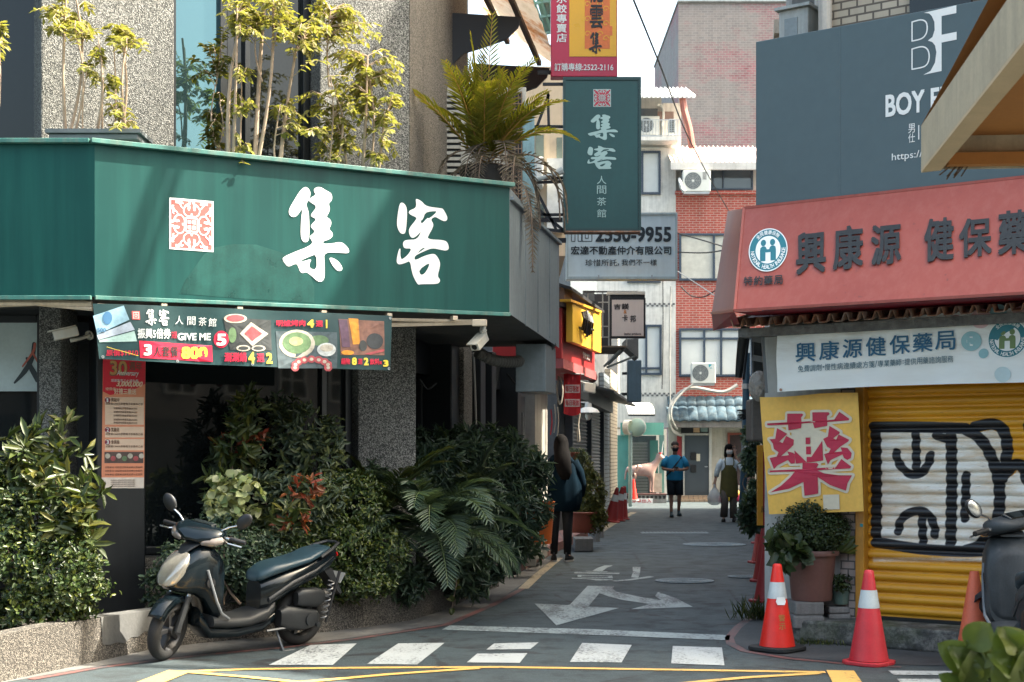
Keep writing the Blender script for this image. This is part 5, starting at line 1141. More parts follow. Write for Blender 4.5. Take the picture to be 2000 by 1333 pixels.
q = M(); bbx(q, 1165, 676, 1222, 679, -1.6, .03); q.build("balcony_floor", mat("rusty balcony floor", (.16, .12, .09), .8, var=.4, grime=.5), t)
for (a, b) in (((1222, 680), (1188, 712)), ((1243, 695), (1186, 718)), ((1212, 684), (1180, 716))): q = M(); q.bar(FBa.pt(*a, -.2), FBa.pt(*b, -.9), .03, .03); q.build("brace", GRI, t)
q = M(); bbx(q, 1140, 564, 1163, 585, -.4, -.3); bbx(q, 1141, 585.2, 1162, 610, -.4, -.36); q.build("end_panel", mat("slate panel", (.09, .11, .125), .5, grime=.3), t)
q = M(); q.prism([FBa.pt(1222, 663, -.1), FBa.pt(1247, 662, -.1), FBa.pt(1247, 700, -.1), FBa.pt(1222, 678, -.1)], (0, .8, 0)); q.build("side_panel", mat("grey corrugated panel", (.12, .13, .135), .5, grime=.4), t)
# leather shop hanging sign
YH = 22.5; FH = Frame((-10, YH), (10, YH)); t = thing("hanging_sign", "small square pinkish leather goods sign in a dark frame hung from the balcony", "hanging sign", FH.pt(1226, 660))
def hbx(q, x0, y0, x1, y1, n0, n1): a, zb_ = FH.px(x0, y1); b, zt_ = FH.px(x1, y0); FH.box(q, a, b, zb_, zt_, n0, n1)
q = M(); hbx(q, 1191, 582, 1261, 661, -.10, 0); q.build("frame", BLACKP, t, bevel=.006)
q = M(); hbx(q, 1195, 586, 1257, 657, .001, .008); q.build("panel", mat("pinkish white panel", (.60, .52, .47), .5, var=.05, grime=.15, gcol=(.35, .28, .24)), t)
q = M(); hbx(q, 1186, 570, 1260, 576, -.12, .03); q.build("lamp_tube", mat("pale tube housing", (.50, .48, .42), .4), t); q = M(); hbx(q, 1192, 576.2, 1260, 581.8, -.06, -.02); q.build("hanger", DARKP, t)
FRB = mat("dark brown lettering", (.025, .02, .018), .6)
for ch, x0, y0, x1, y1, mt_, of in (("吉", 1199, 594, 1212, 605, FRB, .03), ("鎂", 1214, 593, 1228, 605, FRB, .03), ("卡", 1215, 615, 1226, 628, FRB, .02), ("邦", 1231, 616, 1242, 630, FRB, .02), ("&", 1218, 606, 1224, 613, mat("orange lettering", (.55, .20, .04), .5), .02), ("leather products", 1219, 650, 1252, 656, FRB, .015)):
    q = M(); px_text(q, FH, ch, x0, y0, x1, y1, .010, off=of, thick=.003); q.build("lettering", mt_, t)
# blue sign box seen edge on
t = thing("sign_box", "plain blue grey sign box projecting below the balcony", "sign box", P(1240, 788, 27)); q = M(); a = P(1225, 786, 27); b = P(1252, 704, 27); q.box(a.x, b.x, 26.9, 27.1, a.z, b.z); q.build("case", mat("dusty blue panel", (.10, .17, .22), .45, var=.15, vs=2, grime=.4), t, bevel=.02)
q = M(); q.bar(P(1215, 730, 27.2), P(1225, 730, 27.2), .05, .05); q.bar(P(1215, 770, 27.2), P(1225, 770, 27.2), .05, .05); q.build("arm", DARKP, t)

# red shop with yellow sign board
FR = Frame(Lp(17.7, .05)[:2], Lp(20.4, .12)[:2]); FR = Frame((.635, 17.6), (1.20, 20.3))
t = thing("red_shopfront", "red shop fascia with a sunlit yellow board and black ironwork past the grey sign end", "shopfront", FR.at(0, 2.6))
REDM = mat("red sheet metal", (.42, .03, .03), .4, var=.12, grime=.25, gcol=(.20, .03, .03))
za, zb_ = FR.px(1098, 700)[1], 3.42
q = M(); FR.box(q, 0, FR.len, 2.62, 3.25, -.9, -.02); q.build("fascia", REDM, t, bevel=.01)
q = M(); FR.box(q, 0, FR.len, 2.50, 2.618, -.9, .0); q.build("fascia_foot", mat("dull pink red strip", (.40, .10, .10), .5, var=.15), t)
q = M(); q.prism([FR.pt(1106, 590, .02), FR.pt(1106, 668, .02), FR.pt(1163, 690, .02), FR.pt(1163, 612, .02)], FR.n * .08)
q.build("yellow_board", mat("bright yellow panel", (.80, .46, .04), .45, var=.06), t, fix=True)
q = M(); q.bar(FR.pt(1104, 587, .06), FR.pt(1166, 610, .06), .14, .03); q.build("board_top", mat("orange yellow edge", (.70, .35, .03), .4), t)
q = M()
for k in range(5):
    p = FR.pt(1138 + 4 * k, 626 - 2 + 5 * k * .4, .16); q.tube([p + Vector((0, 0, .13 - .02 * abs(k - 2))), p + Vector((.02, -.05, .0)), p + Vector((0, 0, -.2 + .03 * abs(k - 2)))], .022, 6)
q.lathe([(.10, -.02), (.13, 0), (.10, .02)], FR.pt(1147, 640, .17), 16, mtx=FR.n.to_track_quat('Z', 'Y').to_matrix()); q.tube([FR.pt(1130, 640, .1), FR.pt(1160, 645, .2)], .015, 5); q.build("iron_emblem", mat("wrought black iron", (.03, .032, .035), .4, .5), t)
q = M(); a, zc = FR.px(1150, 700, .01); 
px_text(q, FR, "營業", 1138, 690, 1152, 702, .004, thick=.003); q.build("small_lettering", PRW, t)
q = M(); q.prism([FR.at(-.1, 3.45, .12), FR.at(FR.len, 3.45, .12), FR.at(FR.len, 3.75, -.8), FR.at(-.1, 3.75, -.8)], (0, 0, .04)); q.build("dark_eave", mat("dark corrugated eave", (.03, .03, .032), .6, .2, var=.4), t)
q = M(); FR.box(q, -.05, .55, 3.26, 3.5, -.5, .02); q.build("beam_end", mat("brown beam end", (.14, .09, .07), .7), t)
q = M(); FR.box(q, .0, FR.len, 0, 2.49, -.95, -.85); q.build("shop_wall", mat("dark shop wall", (.05, .04, .04), .8, var=.4), t)
q = M(); FR.box(q, .75, 1.6, .0, 2.3, -.84, -.62); q.build("white_door_panel", mat("pale pinkish panel", (.30, .24, .23), .6, var=.1), t)
q = M(); FR.box(q, .1, .7, 0.05, 1.2, -.84, -.7); q.build("wooden_front", mat("warm orange wood", (.42, .16, .06), .5, var=.2), t)
# red and white cloth lantern flags
FLb = Frame((-10, 18.6), (10, 18.6)); t = thing("cloth_banner", "small red and white cloth banner with rows of print hanging under the red fascia", "cloth banner", FLb.pt(1118, 810))
RDB = mat("red cloth", (.55, .02, .03), .7, var=.1)
def flag(a, b): u0, z0 = FLb.px(1101, 808); u1, z1 = FLb.px(1134, 730); return FLb.at(u0 + (u1 - u0) * a, z0 + (z1 - z0) * b - .03 * math.sin(a * 3) * (1 - b), .02 * math.sin(a * 7))
q = M(); q.grid(flag, 10, 10); q.build("cloth", RDB, t, smooth=True)
for y0, y1 in ((752, 768), (780, 795)):
    q = M(); u0, z0 = FLb.px(1103, y1); u1, z1 = FLb.px(1132, y0); q.poly([FLb.at(u0, z0, .026), FLb.at(u1, z0, .026), FLb.at(u1, z1, .026), FLb.at(u0, z1, .026)]); o = q.build("white_panel", mat("white cloth", (.72, .68, .64), .8), t)
    q = M(); put_text(q, "每日現做", FLb.at, u0 + .01, u1 - .01, z0 + .012, z1 - .012, .028, off=.02, thick=.002); q.build("lettering", RDB, o)
q = M(); q.tube([FLb.pt(1095, 728), FLb.pt(1140, 732)], .012, 6); q.build("rod", STEEL, t)
def rope(pts, r, lab, m_, nm="rope", cat="rope"):
    q = M(); R = []
    for i in range(len(pts) - 1):
        p0, p1, p2, p3 = pts[max(i - 1, 0)], pts[i], pts[i + 1], pts[min(i + 2, len(pts) - 1)]
        R += [.5 * ((2 * p1) + (-p0 + p2) * k + (2 * p0 - 5 * p1 + 4 * p2 - p3) * k * k + (-p0 + 3 * p1 - 3 * p2 + p3) * k ** 3) for k in [j / 6 for j in range(6)]]
    R.append(pts[-1]); q.tube(R, r, 6); return tag(q.build(nm, m_, None, loc=pts[0], smooth=True), lab, cat)
ROPE = mat("pale rope", (.48, .42, .34), .9)
rope([P(1092, 735, 18.4), P(1088, 765, 18.4), P(1094, 790, 18.4), P(1099, 765, 18.4), P(1095, 738, 18.4)], .014, "looped pale rope beside the red and white cloth banner", ROPE)
rope([P(1133, 808, 18.5), P(1130, 830, 18.5), P(1132, 858, 18.5), P(1129, 862, 18.5), P(1128, 835, 18.5)], .010, "pale cord dangling below the red and white cloth banner", ROPE)
for k, (x, y0, y1) in enumerate(((1076, 800, 850), (1083, 790, 846), (1089, 795, 852))): rope([P(x, y0, 18.0), P(x + 2, (y0 + y1) / 2, 18.0), P(x - 1, y1, 18.0)], .009, ("leftmost thin red cord hanging above the long haired person", "middle pale cord hanging above the long haired person", "rightmost pale cord hanging above the long haired person")[k], RDB if k == 0 else ROPE)
t = thing("lantern", "small dark round lantern under the red fascia's far corner", "lantern", P(1157, 738, 20.6)); q = M(); q.ell(P(1157, 737, 20.6), .075, .075, .085); q.build("globe", mat("dark red lantern", (.06, .02, .02), .4), t, smooth=True); q = M(); q.tube([P(1157, 726, 20.6), P(1157, 715, 20.6)], .012, 5); q.build("hook", DARKP, t)
t = thing("floodlight", "pale boxy floodlight on an arm over the grey shutters", "floodlight", P(1150, 755, 21)); q = M(); a = P(1141, 764, 21); b = P(1164, 746, 21); q.obox(a, (b.x - a.x, .1, -.03), (0, .2, 0), (0, 0, b.z - a.z)); q.build("case", ACW, t, bevel=.01); q = M(); q.tube([P(1130, 743, 21), P(1143, 750, 21)], .015, 6); q.build("arm", STEEL, t)
t = thing("wall_lamp", "white enamel wall lamp with saucer shade beside the grey shutter", "lamp", P(1148, 800, 22.5)); c = P(1149, 803, 22.5); q = M(); q.lathe([(.19, -.03), (.14, .03), (.06, .06), (.05, .12), (.001, .13)], c, 24); q.build("shade", mat("white enamel", (.62, .62, .58), .35), t, smooth=True)
q = M(); q.ell(c + Vector((0, 0, -.08)), .05, .05, .07); q.build("bulb", mat("frosted bulb", (.70, .68, .60), .3), t, smooth=True); q = M(); q.tube([c + Vector((-.28, .1, .02)), c + Vector((-.15, .05, .14)), c + Vector((0, 0, .13))], .014, 6); q.build("arm", mat("white enamel", (.62, .62, .58)), t)
# porch step of the shop by the standing person
STEPR = m_brick("worn red floor tile", (.28, .13, .10), (.22, .10, .08), (.12, .10, .09), .2, .2, mort=.008, offs=0)
q = M(); a = [G(1010, 1122), G(1085, 1080), G(1160, 1045), G(1120, 1045), G(1000, 1075)]; q.prism(a, (0, 0, .13)); tag(q.build("porch_step", STEPR, None, loc=a[1], run=(1, 0), fix=True), "red tiled porch step beside the standing long haired person", "step")
# ================================================================== SIGNS OVER THE LANE
def Fz(Y): return Frame((-12, Y), (12, Y))
def sbox(fr, q, x0, y0, x1, y1, n0, n1): a, zb_ = fr.px(x0, y1); b, zt_ = fr.px(x1, y0); return fr.box(q, a, b, zb_, zt_, n0, n1)
YV = 14.3; FV = Fz(YV)
t = thing("hanging_sign", "tall dark green vertical sign with pale characters and red emblem on iron arms", "hanging sign", FV.pt(1176, 450))
VGR = mat("deep green sign panel", (.006, .062, .062), .38, var=.15, vs=1.2, grime=.2, gcol=(.02, .09, .085)); VGF = mat("dark green frame", (.008, .045, .045), .4)
q = M(); sbox(FV, q, 1105, 157, 1247, 446, -.14, .0); q.build("panel", VGR, t)
for x0, y0, x1, y1 in ((1100, 151, 1252, 157), (1100, 446, 1252, 451), (1100, 157.1, 1105, 445.9), (1247, 157.1, 1252, 445.9)): q = M(); sbox(FV, q, x0, y0, x1, y1, -.15, .012); q.build("frame", VGF, t)
q = M(); sbox(FV, q, 1102, 451.1, 1251, 454, -.15, .01); q.build("rusty_foot", RUST, t)
PAL = mat("pale green print", (.34, .50, .48), .5, var=.06)
uv_, zv_ = FV.px(1176, 192); emblem(lambda a, b, k: FV.at(uv_ + a, zv_ + b, k), .089, .002, t, mat("crimson vinyl", (.45, .02, .05), .5), PAL)
def brush_at(glyph, fr, x0, y0, x1, y1, n, mt, par):
    ax = [p for o_, h in glyph for p in o_]; xa, xb = min(p[0] for p in ax), max(p[0] for p in ax); ya, yb_ = min(p[1] for p in ax), max(p[1] for p in ax)
    q = M(); brush(q, glyph, lambda X, Y: fr.pt(x0 + (X - xa) / (xb - xa) * (x1 - x0), y0 + (Y - ya) / (yb_ - ya) * (y1 - y0), n)); return q.build("sign_character", mt, par)
brush_at(JI, FV, 1148, 224, 1207, 274, .003, PAL, t); brush_at(KE, FV, 1147, 285, 1204, 331, .003, PAL, t)
for ch, y in (("人", 351), ("間", 370), ("茶", 393), ("館", 416)): q = M(); px_text(q, FV, ch, 1166, y - 7, 1184, y + 9, .003, off=.008, thick=.002); q.build("small_character", PAL, t)
IRN = mat("black sign iron", (.012, .015, .02), .5, .2, var=.3)
for (a, b) in (((1044, 248), (1100, 248)), ((1044, 257), (1100, 257)), ((1044, 350), (1100, 348)), ((1044, 357), (1100, 355)), ((1050, 420), (1100, 420)), ((1070, 180), (1072, 258)), ((1048, 250), (1072, 185)), ((1060, 165), (1100, 165)), ((1044, 365), (1086, 448)), ((1040, 400), (1100, 450)), ((1060, 448), (1102, 452))):
    q = M(); q.bar(FV.pt(*a, -.08), FV.pt(*b, -.08), .028, .028); q.build("arm", IRN, t)
q = M(); q.tube([FV.pt(1045, 352, -.0), FV.pt(1085, 340, .02), FV.pt(1099, 333, .02)], [.022, .025, .04], 8); q.build("spotlight", mat("pale lamp body", (.40, .43, .42), .5), t)
# red and yellow dumpling shop sign above
YR = 15.6; FRr = Fz(YR); t = thing("hanging_sign", "crimson and yellow dumpling shop sign above the green vertical sign", "hanging sign", FRr.pt(1142, 150))
CRI = mat("crimson acrylic", (.50, .018, .06), .3, var=.06); YAC = mat("yellow acrylic", (.82, .42, .015), .3, var=.05); ORG = mat("orange print", (.75, .17, .03), .4)
q = M(); sbox(FRr, q, 1076, -190, 1206, 150, -.16, 0); q.build("case", CRI, t, bevel=.008); q = M(); sbox(FRr, q, 1112, -150, 1204, 111, .001, .006); q.build("yellow_panel", YAC, t)
q = M(); sbox(FRr, q, 1142, -40, 1191, 96, .0065, .008); o = q.build("cloud_pattern", ORG, t)
q = M()
for k in range(16):
    x, y = 1147 + (k % 4) * 12, -20 + (k // 4) * 29 + 9 * (k % 2); uu, z = FRr.px(x, y); stroke(q, FRr.at, [(uu + .035 * math.cos(a) * (1 - a / 9), z + .035 * math.sin(a) * (1 - a / 9)) for a in [j * .8 for j in range(8)]], .008, .0095 + .0001 * k, True, 3)
q.build("cloud_lines", YAC, o)
BLKP = mat("black print", (.012, .012, .012), .5)
for ch, y0, y1 in (("龍", -60, 5), ("雲", 10, 56), ("集", 63, 106)):
    if ch == "集": brush_at(JI, FRr, 1150, 63, 1176, 106, .012, BLKP, t)
    else: q = M(); px_text(q, FRr, ch, 1152, y0, 1178, y1, .011, off=.018, thick=.003); q.build("sign_character", BLKP, t)
q = M(); sbox(FRr, q, 1190, 52, 1196, 70, .0065, .009); q.build("seal", ORG, t)
for i, ch in enumerate("水餃專賣店"): q = M(); px_text(q, FRr, ch, 1087, -10 + i * 19, 1107, 7 + i * 19, .003, off=.018, thick=.003); q.build("sign_character", PRW, t)
q = M(); px_text(q, FRr, "訂購專線:2522-2116", 1083, 124, 1198, 139, .003, off=.012, thick=.003); q.build("lettering", PRW, t)
q = M(); q.bar(FRr.pt(1050, 142, -.1), FRr.pt(1080, 142, -.1), .04, .04); q.build("arm", IRN, t)
# estate agent board
YA = 19.2; FA = Fz(YA); t = thing("sign_board", "pale blue grey estate agent board with black phone number behind the green sign", "sign board", FA.pt(1210, 545))
ABL = mat("pale blue grey board", (.60, .70, .72), .4, var=.10, vs=1.1, grime=.2, gcol=(.2, .26, .28))
q = M(); sbox(FA, q, 1110, 420, 1319, 541, -.18, 0); q.build("panel", ABL, t)
for x0, y0, x1, y1 in ((1106, 416, 1323, 420), (1106, 541.1, 1323, 546), (1106, 420.1, 1109.9, 541), (1319.1, 420.1, 1323, 541)): q = M(); sbox(FA, q, x0, y0, x1, y1, -.2, .02); q.build("frame", mat("pale metal frame", (.40, .47, .48), .4, .3, var=.1, grime=.3), t)
AIN = mat("navy black ink", (.008, .018, .026), .5)
for body, x0, y0, x1, y1, of in (("2550-9955", 1163, 443, 1311, 473, .035), ("宏達不動產仲介有限公司", 1115, 481, 1311, 498, .022), ("珍惜所託", 1143, 507, 1205, 520, .004), ("我們不一樣", 1214, 507, 1283, 519, .004)):
    q = M(); px_text(q, FA, body, x0, y0, x1, y1, .004, off=of, thick=.004); q.build("lettering", AIN, t)
q = M(); px_text(q, FA, "，", 1206, 515, 1209, 520, .004, thick=.004); q.build("lettering", AIN, t)
q = M()
for pts in ([(1116, 472), (1116, 446), (1136, 446), (1136, 472), (1129, 472), (1129, 452), (1123, 452), (1123, 472), (1116, 472)], [(1137, 446), (1137, 472), (1156, 472), (1156, 446), (1149, 446), (1149, 466), (1143, 466), (1143, 446)]):
    for i in range(len(pts) - 1): stroke(q, FA.at, [FA.px(*pts[i]), FA.px(*pts[i + 1])], .010, .004 + .0001 * i, False, 2)
q.build("logo_outline", AIN, t)
for x in (1169, 1273): q = M(); a, z = FA.px(x, 541); FA.box(q, a - .01, a + .01, z - .02, z + .02, .021, .03); q.build("bolt", STEEL, t)
q = M(); q.bar(FA.pt(1040, 470, -.1), FA.pt(1108, 470, -.1), .06, .06); q.bar(FA.pt(1040, 430, -.1), FA.pt(1108, 430, -.1), .06, .06); q.build("arm", IRN, t)
# beige house squeezed behind the signs
YT = 21.5; FT2 = Fz(YT); t = thing("house", "narrow sunlit beige house glimpsed behind the green sign's iron arms", "house", FT2.pt(1070, 480))
q = M(); sbox(FT2, q, 1000, 130, 1104, 500, -2.5, 0); q.build("wall", mat("beige painted wall", (.62, .48, .33), .75, var=.1, vs=.9, grime=.3), t)
for x0, y0, x1, y1 in ((1046, 265, 1062, 320), (1087, 270, 1098, 330), (1046, 400, 1062, 440)): q = M(); sbox(FT2, q, x0, y0, x1, y1, .002, .04); o = q.build("window", mat("green grey window", (.16, .19, .15), .3), t)
q = M(); sbox(FT2, q, 1068, 315, 1100, 455, .002, .2); q.build("corrugated_panel", mat("white corrugated sheet", (.66, .66, .62), .5, var=.2, vs=8), t)
q = M(); sbox(FT2, q, 1045, 317, 1060, 372, .05, .4); q.build("air_conditioner_case", ACW, t, bevel=.02)
# ================================================================== ON TOP OF THE TEAHOUSE BAND, lane side
t = thing("air_conditioner", "louvred cream air conditioner behind the palm on the sign band roof", "air conditioner", P(950, 365, 14.1)); FK = Fz(14.1)
q = M(); sbox(FK, q, 868, 168, 1028, 420, -.7, -.05); q.build("case", mat("cream enamel", (.46, .44, .38), .5, var=.15, grime=.4), t, bevel=.01)
q = M()
for k in range(17): sbox(FK, q, 871, 180 + k * 11.5, 900, 186 + k * 11.5, -.049, -.02)
q.build("louvre", mat("cream enamel", (.46, .44, .38)), t)
q = M(); sbox(FK, q, 871, 178, 900, 372, -.0495, -.045); q.build("louvre_back", BLACKP, t)
RG = mat("rusty wire grid", (.30, .19, .12), .7, var=.4)
q = M()
for k in range(5): sbox(FK, q, 992 + k * 6.5, 178, 993.4 + k * 6.5, 398, -.02, -.012)
for k in range(20): sbox(FK, q, 991, 180 + k * 11, 1020, 181.4 + k * 11, -.0115, -.004)
q.build("wire_grid", RG, t); q = M(); sbox(FK, q, 992, 178, 1020, 398, -.049, -.046); q.build("grid_back", BLACKP, t)
q = M(); sbox(FK, q, 1021, 200, 1044, 440, -.9, -.04); tag(q.build("blue_panel", mat("pale blue sheet", (.22, .38, .42), .45, var=.3, vs=4, grime=.4, gcol=(.05, .07, .07)), None, loc=P(1032, 440, 14.1)), "pale blue painted metal sheet right of the louvred air conditioner", "panel")
# black curved brackets carrying the translucent sheet
for Y, x1, lab in ((14.42, 1018, "black curved bracket board under the rusty canopy, larger and nearer of two"), (16.3, 1074, "black curved bracket board above the green vertical sign, farther of two")):
    f = Fz(Y); X0 = pc.x + .14 * (Y - pc.y) - .1; X1 = (x1 - HX) / F * Y; zt2 = 5.86; q = M()
    q.prism([(X0, Y, zt2 + .05), (X1, Y, zt2), (X1 - .03, Y, zt2 - .10), (X1 - .15, Y, zt2 - .22), (X1 - .38, Y, zt2 - .30), (X0 + .22, Y, zt2 - .36), (X0 + .1, Y, zt2 - .48), (X0, Y, zt2 - .5)], (0, .05, 0)); tag(q.build("bracket", mat("flat black board", (.012, .013, .016), .6), None, loc=(X0, Y, zt2), fix=True), lab, "bracket")
s = N("stained translucent sheet"); s.set(.35); co = s.coord(); n_ = s.noise(co, 2.2, 6, .7)
c_ = s.ramp(n_, [(.35, (.42, .34, .25)), (.5, (.55, .46, .36)), (.62, (.35, .13, .03))]); s.col(c_); tr = s.n("ShaderNodeBsdfTranslucent"); s.l(c_, tr.inputs[0]); mx = s.n("ShaderNodeMixShader"); mx.inputs[0].default_value = .55; s.l(s.b.outputs[0], mx.inputs[1]); s.l(tr.outputs[0], mx.inputs[2]); s.l(mx.outputs[0], s.t.nodes["Material Output"].inputs[0]); SHEET = s.m
t = thing("canopy", "stained translucent plastic canopy with rusty edge above the palm", "canopy", Vector((-.4, 14, 6)))
wx = lambda Y: pc.x + .14 * (Y - pc.y)
q = M(); q.grid(lambda a, b: Vector((wx(13.9 + 2.7 * a) + .02 + .84 * b, 13.9 + 2.7 * a, 6.5 - .58 * b + .015 * math.sin(a * 40))), 60, 6); q.build("sheet", SHEET, t, smooth=True)
for dx, z in ((.25, 6.30), (.62, 6.05)): q = M(); q.bar((wx(13.9) + dx, 13.9, z - .06), (wx(16.6) + dx, 16.6, z - .06), .05, .05); q.build("batten", mat("old timber", (.12, .08, .06), .8, var=.3), t)
q = M(); q.bar((wx(13.9) + .45, 13.88, 6.42), (wx(13.9) + .86, 13.88, 5.9), .04, .05); q.build("batten", mat("old timber", (.12, .08, .06)), t)
MINT = mat("mint sash paint", (.30, .60, .48), .4, var=.12)
t = thing("window_sash", "mint green window sash propped open above the vertical green sign", "window", P(1060, 40, 17)); f = Fz(17.0)
def mp(x, y): return P(x, y, 17 + (y - 0) * .004)
for a, b in (((1030, -30), (1065, 68)), ((1062, -40), (1091, 62)), ((1064, 66), (1091, 60)), ((1038, 8), (1076, 2)), ((1046, 35), (1083, 30)), ((1046, -35), (1078, 64))): q = M(); q.bar(mp(*a), mp(*b), .035, .03); q.build("sash_bar", MINT, t)
q = M(); q.poly([mp(1040, -30) + Vector((0, .02, 0)), mp(1066, 64) + Vector((0, .02, 0)), mp(1090, 58) + Vector((0, .02, 0)), mp(1060, -36) + Vector((0, .02, 0))]); q.build("pane", m_glass("pale mint glass", (.30, .50, .44), .15, 0), t)
# ================================================================== HANGING MENU BANNER
mb = thing("banner", "dark green food menu banner with red and yellow print hung under the green band", "banner", FS.pt(470, 660, .05))
def bl(X, Y, k=0.):
    x, y = 180 + X / 3.333, 580 + Y / 3.333; u, z = FS.px(x, y, .05)
    a = (x - 190) / 572; b = (y - 592) / 110
    return FS.at(u, z, .05 + .016 * math.sin(a * 7 + b * 1.5) + .010 * math.sin(a * 19 - b * 2.2) + .004 * math.sin(a * 37 + b * 4) + k)
MG = mat("dark green banner vinyl", (.008, .045, .048), .5, var=.2, vs=1.5)
def edge(a, b):
    tx, ty = 5 + 1942 * a, 45 + (125 - 45) * a - 6 * math.sin(a * 3.14) + (0); bx_, by_ = 45 + 1895 * a, 405 + (480 - 405) * a + 8 * math.sin(a * 3.14)
    return (tx + (bx_ - tx) * (1 - b), by_ + (ty - by_) * b)
q = M(); q.grid(lambda a, b: bl(*edge(a, b)), 110, 16); q.build("cloth", MG, mb, smooth=True)
MR = mat("menu red print", (.60, .012, .05), .5); MY = mat("menu yellow print", (.85, .62, .06), .5); MW = mat("menu white print", (.72, .74, .72), .5); MDK = mat("menu dark print", (.02, .02, .02), .5)
def mpoly(nm, pts, mt, k=.004, n=6):
    c = (sum(p[0] for p in pts) / len(pts), sum(p[1] for p in pts) / len(pts)); q = M(); out = []
    for i in range(len(pts)):
        a, b = pts[i], pts[(i + 1) % len(pts)]
        for j in range(n): out.append((a[0] + (b[0] - a[0]) * j / n, a[1] + (b[1] - a[1]) * j / n))
    vs = [bl(*c, k)] + [bl(c[0] + (p[0] - c[0]) * .5, c[1] + (p[1] - c[1]) * .5, k) for p in out] + [bl(*p, k) for p in out]; m_ = len(out)
    q.add(vs, [(0, 1 + (i + 1) % m_, 1 + i) for i in range(m_)] + [(1 + i, 1 + (i + 1) % m_, 1 + m_ + (i + 1) % m_, 1 + m_ + i) for i in range(m_)]); return q.build(nm, mt, mb)
def mdisc(nm, x, y, rx, ry, mt, k, n=20): return mpoly(nm, [(x + rx * math.cos(2 * math.pi * i / n), y + ry * math.sin(2 * math.pi * i / n)) for i in range(n)], mt, k, 1)
def mtext(body, x0, y0, x1, y1, mt, off=.02, k=.0065, sl=.04):
    q = M(); put_text(q, body, lambda a, b, n: bl(x0 + a * (x1 - x0), y1 + (y0 - y1) * b + sl * (a - .5) * (x1 - x0) * 0 + sl * a * (x1 - x0) * 0, n), 0, 1, 0, 1, k, off=off, thick=.001); q.build("lettering", mt, mb)
NB = [mat("pale blue paper", (.25, .42, .52), .6, var=.25, vs=20), mat("pale violet paper", (.36, .42, .50), .6, var=.25, vs=20), mat("pale green paper", (.36, .52, .48), .6, var=.25, vs=20)]
mpoly("printed_note", [(42, 285), (268, 225), (285, 292), (46, 297)], NB[2], .004); mpoly("printed_note", [(28, 250), (242, 165), (270, 217), (40, 282)], NB[1], .006); mpoly("printed_note", [(5, 125), (200, 60), (236, 152), (30, 247)], NB[0], .008)
mdisc("printed_figure", 95, 140, 30, 42, mat("blue print", (.05, .16, .30), .6), .0105); mtext("500", 30, 205, 85, 232, mat("blue print", (.05, .16, .30)), .02, .0105)
mpoly("printed_seal", [(252, 95), (303, 97), (305, 152), (254, 150)], SIGNRED, .004); mtext("回", 260, 102, 298, 146, MW, .0, .006)
for g_, x0, x1 in ((JI, 338, 415), (KE, 430, 500)):
    ax = [p for o_, h in g_ for p in o_]; xa, xb = min(p[0] for p in ax), max(p[0] for p in ax); ya, yb2 = min(p[1] for p in ax), max(p[1] for p in ax)
    q = M(); brush(q, g_, lambda X, Y: bl(x0 + (X - xa) / (xb - xa) * (x1 - x0), 82 + (Y - ya) / (yb2 - ya) * 108, .006)); q.build("lettering", MW, mb)
for ch, x, y in (("人", 540, 125), ("間", 618, 130), ("茶", 690, 135), ("館", 755, 140)): mtext(ch, x, y, x + 52, y + 55, MW, .008)
mtext("振興5倍券", 288, 208, 510, 274, MW, .022); mtext("只要", 514, 228, 550, 272, MR, .02); mtext("GIVE ME", 555, 236, 773, 284, MW, .035)
mdisc("price_disc", 842, 277, 48, 56, MR, .004); mtext("5", 812, 240, 875, 318, MW, .045, .007)
mpoly("price_bar", [(298, 288), (785, 318), (790, 424), (308, 398)], MR, .004); mtext("3", 330, 310, 385, 384, MW, .05, .007); mtext("人套餐", 395, 322, 560, 390, MDK, .012, .007); mtext("800", 580, 324, 757, 404, MY, .06, .007)
mtext("原價$1910", 90, 345, 292, 388, MR, .02); mpoly("strike_line", [(90, 328), (95, 326), (296, 384), (292, 388)], MY, .0085, 3)
mtext("涮涮鍋", 862, 362, 1005, 424, MR, .03); mtext("4", 1018, 358, 1060, 434, MY, .05); mtext("選", 1072, 368, 1120, 426, MR, .03); mtext("2", 1132, 364, 1174, 436, MY, .05)
mtext("明爐烤肉", 1205, 150, 1388, 192, MR, .03); mtext("4", 1400, 148, 1445, 200, MY, .05); mtext("選", 1455, 155, 1500, 196, MR, .03); mtext("1", 1518, 150, 1548, 206, MY, .05)
mtext("鍋物", 1612, 400, 1670, 442, MR, .03); mtext("8", 1682, 396, 1714, 446, MY, .05); mtext("選", 1720, 405, 1750, 442, MR, .02); mtext("2", 1758, 398, 1790, 448, MY, .05); mtext("飲料x", 1798, 404, 1880, 444, MR, .03); mtext("3", 1888, 412, 1926, 456, MY, .05)
FOOD = lambda nm, c: mat("printed " + nm, c, .5, var=.35, vs=22)
PLATE = FOOD("plate", (.52, .47, .38)); MEAT = FOOD("meat", (.42, .07, .08)); GRN2 = FOOD("greens", (.13, .22, .10)); DKB = FOOD("dark table", (.035, .04, .04)); AMB = FOOD("amber drink", (.75, .30, .03))
mpoly("food_photo", [(850, 135), (1172, 150), (1172, 350), (900, 345)], DKB, .003)
mdisc("food_plate", 932, 142, 76, 30, PLATE, .005); mdisc("food_serving", 932, 140, 60, 22, MEAT, .0065); mpoly("food_tray", [(960, 240), (1035, 165), (1152, 240), (1045, 322)], PLATE, .005); mpoly("food_serving", [(990, 238), (1040, 190), (1112, 238), (1045, 288)], MEAT, .0068)
mdisc("food_bowl", 985, 335, 46, 20, PLATE, .005); mdisc("food_bowl", 1085, 335, 46, 20, PLATE, .005); mdisc("food_serving", 985, 334, 34, 12, DKB, .0066); mdisc("food_serving", 1085, 334, 34, 12, DKB, .0066); mdisc("food_garnish", 912, 250, 26, 50, GRN2, .005)
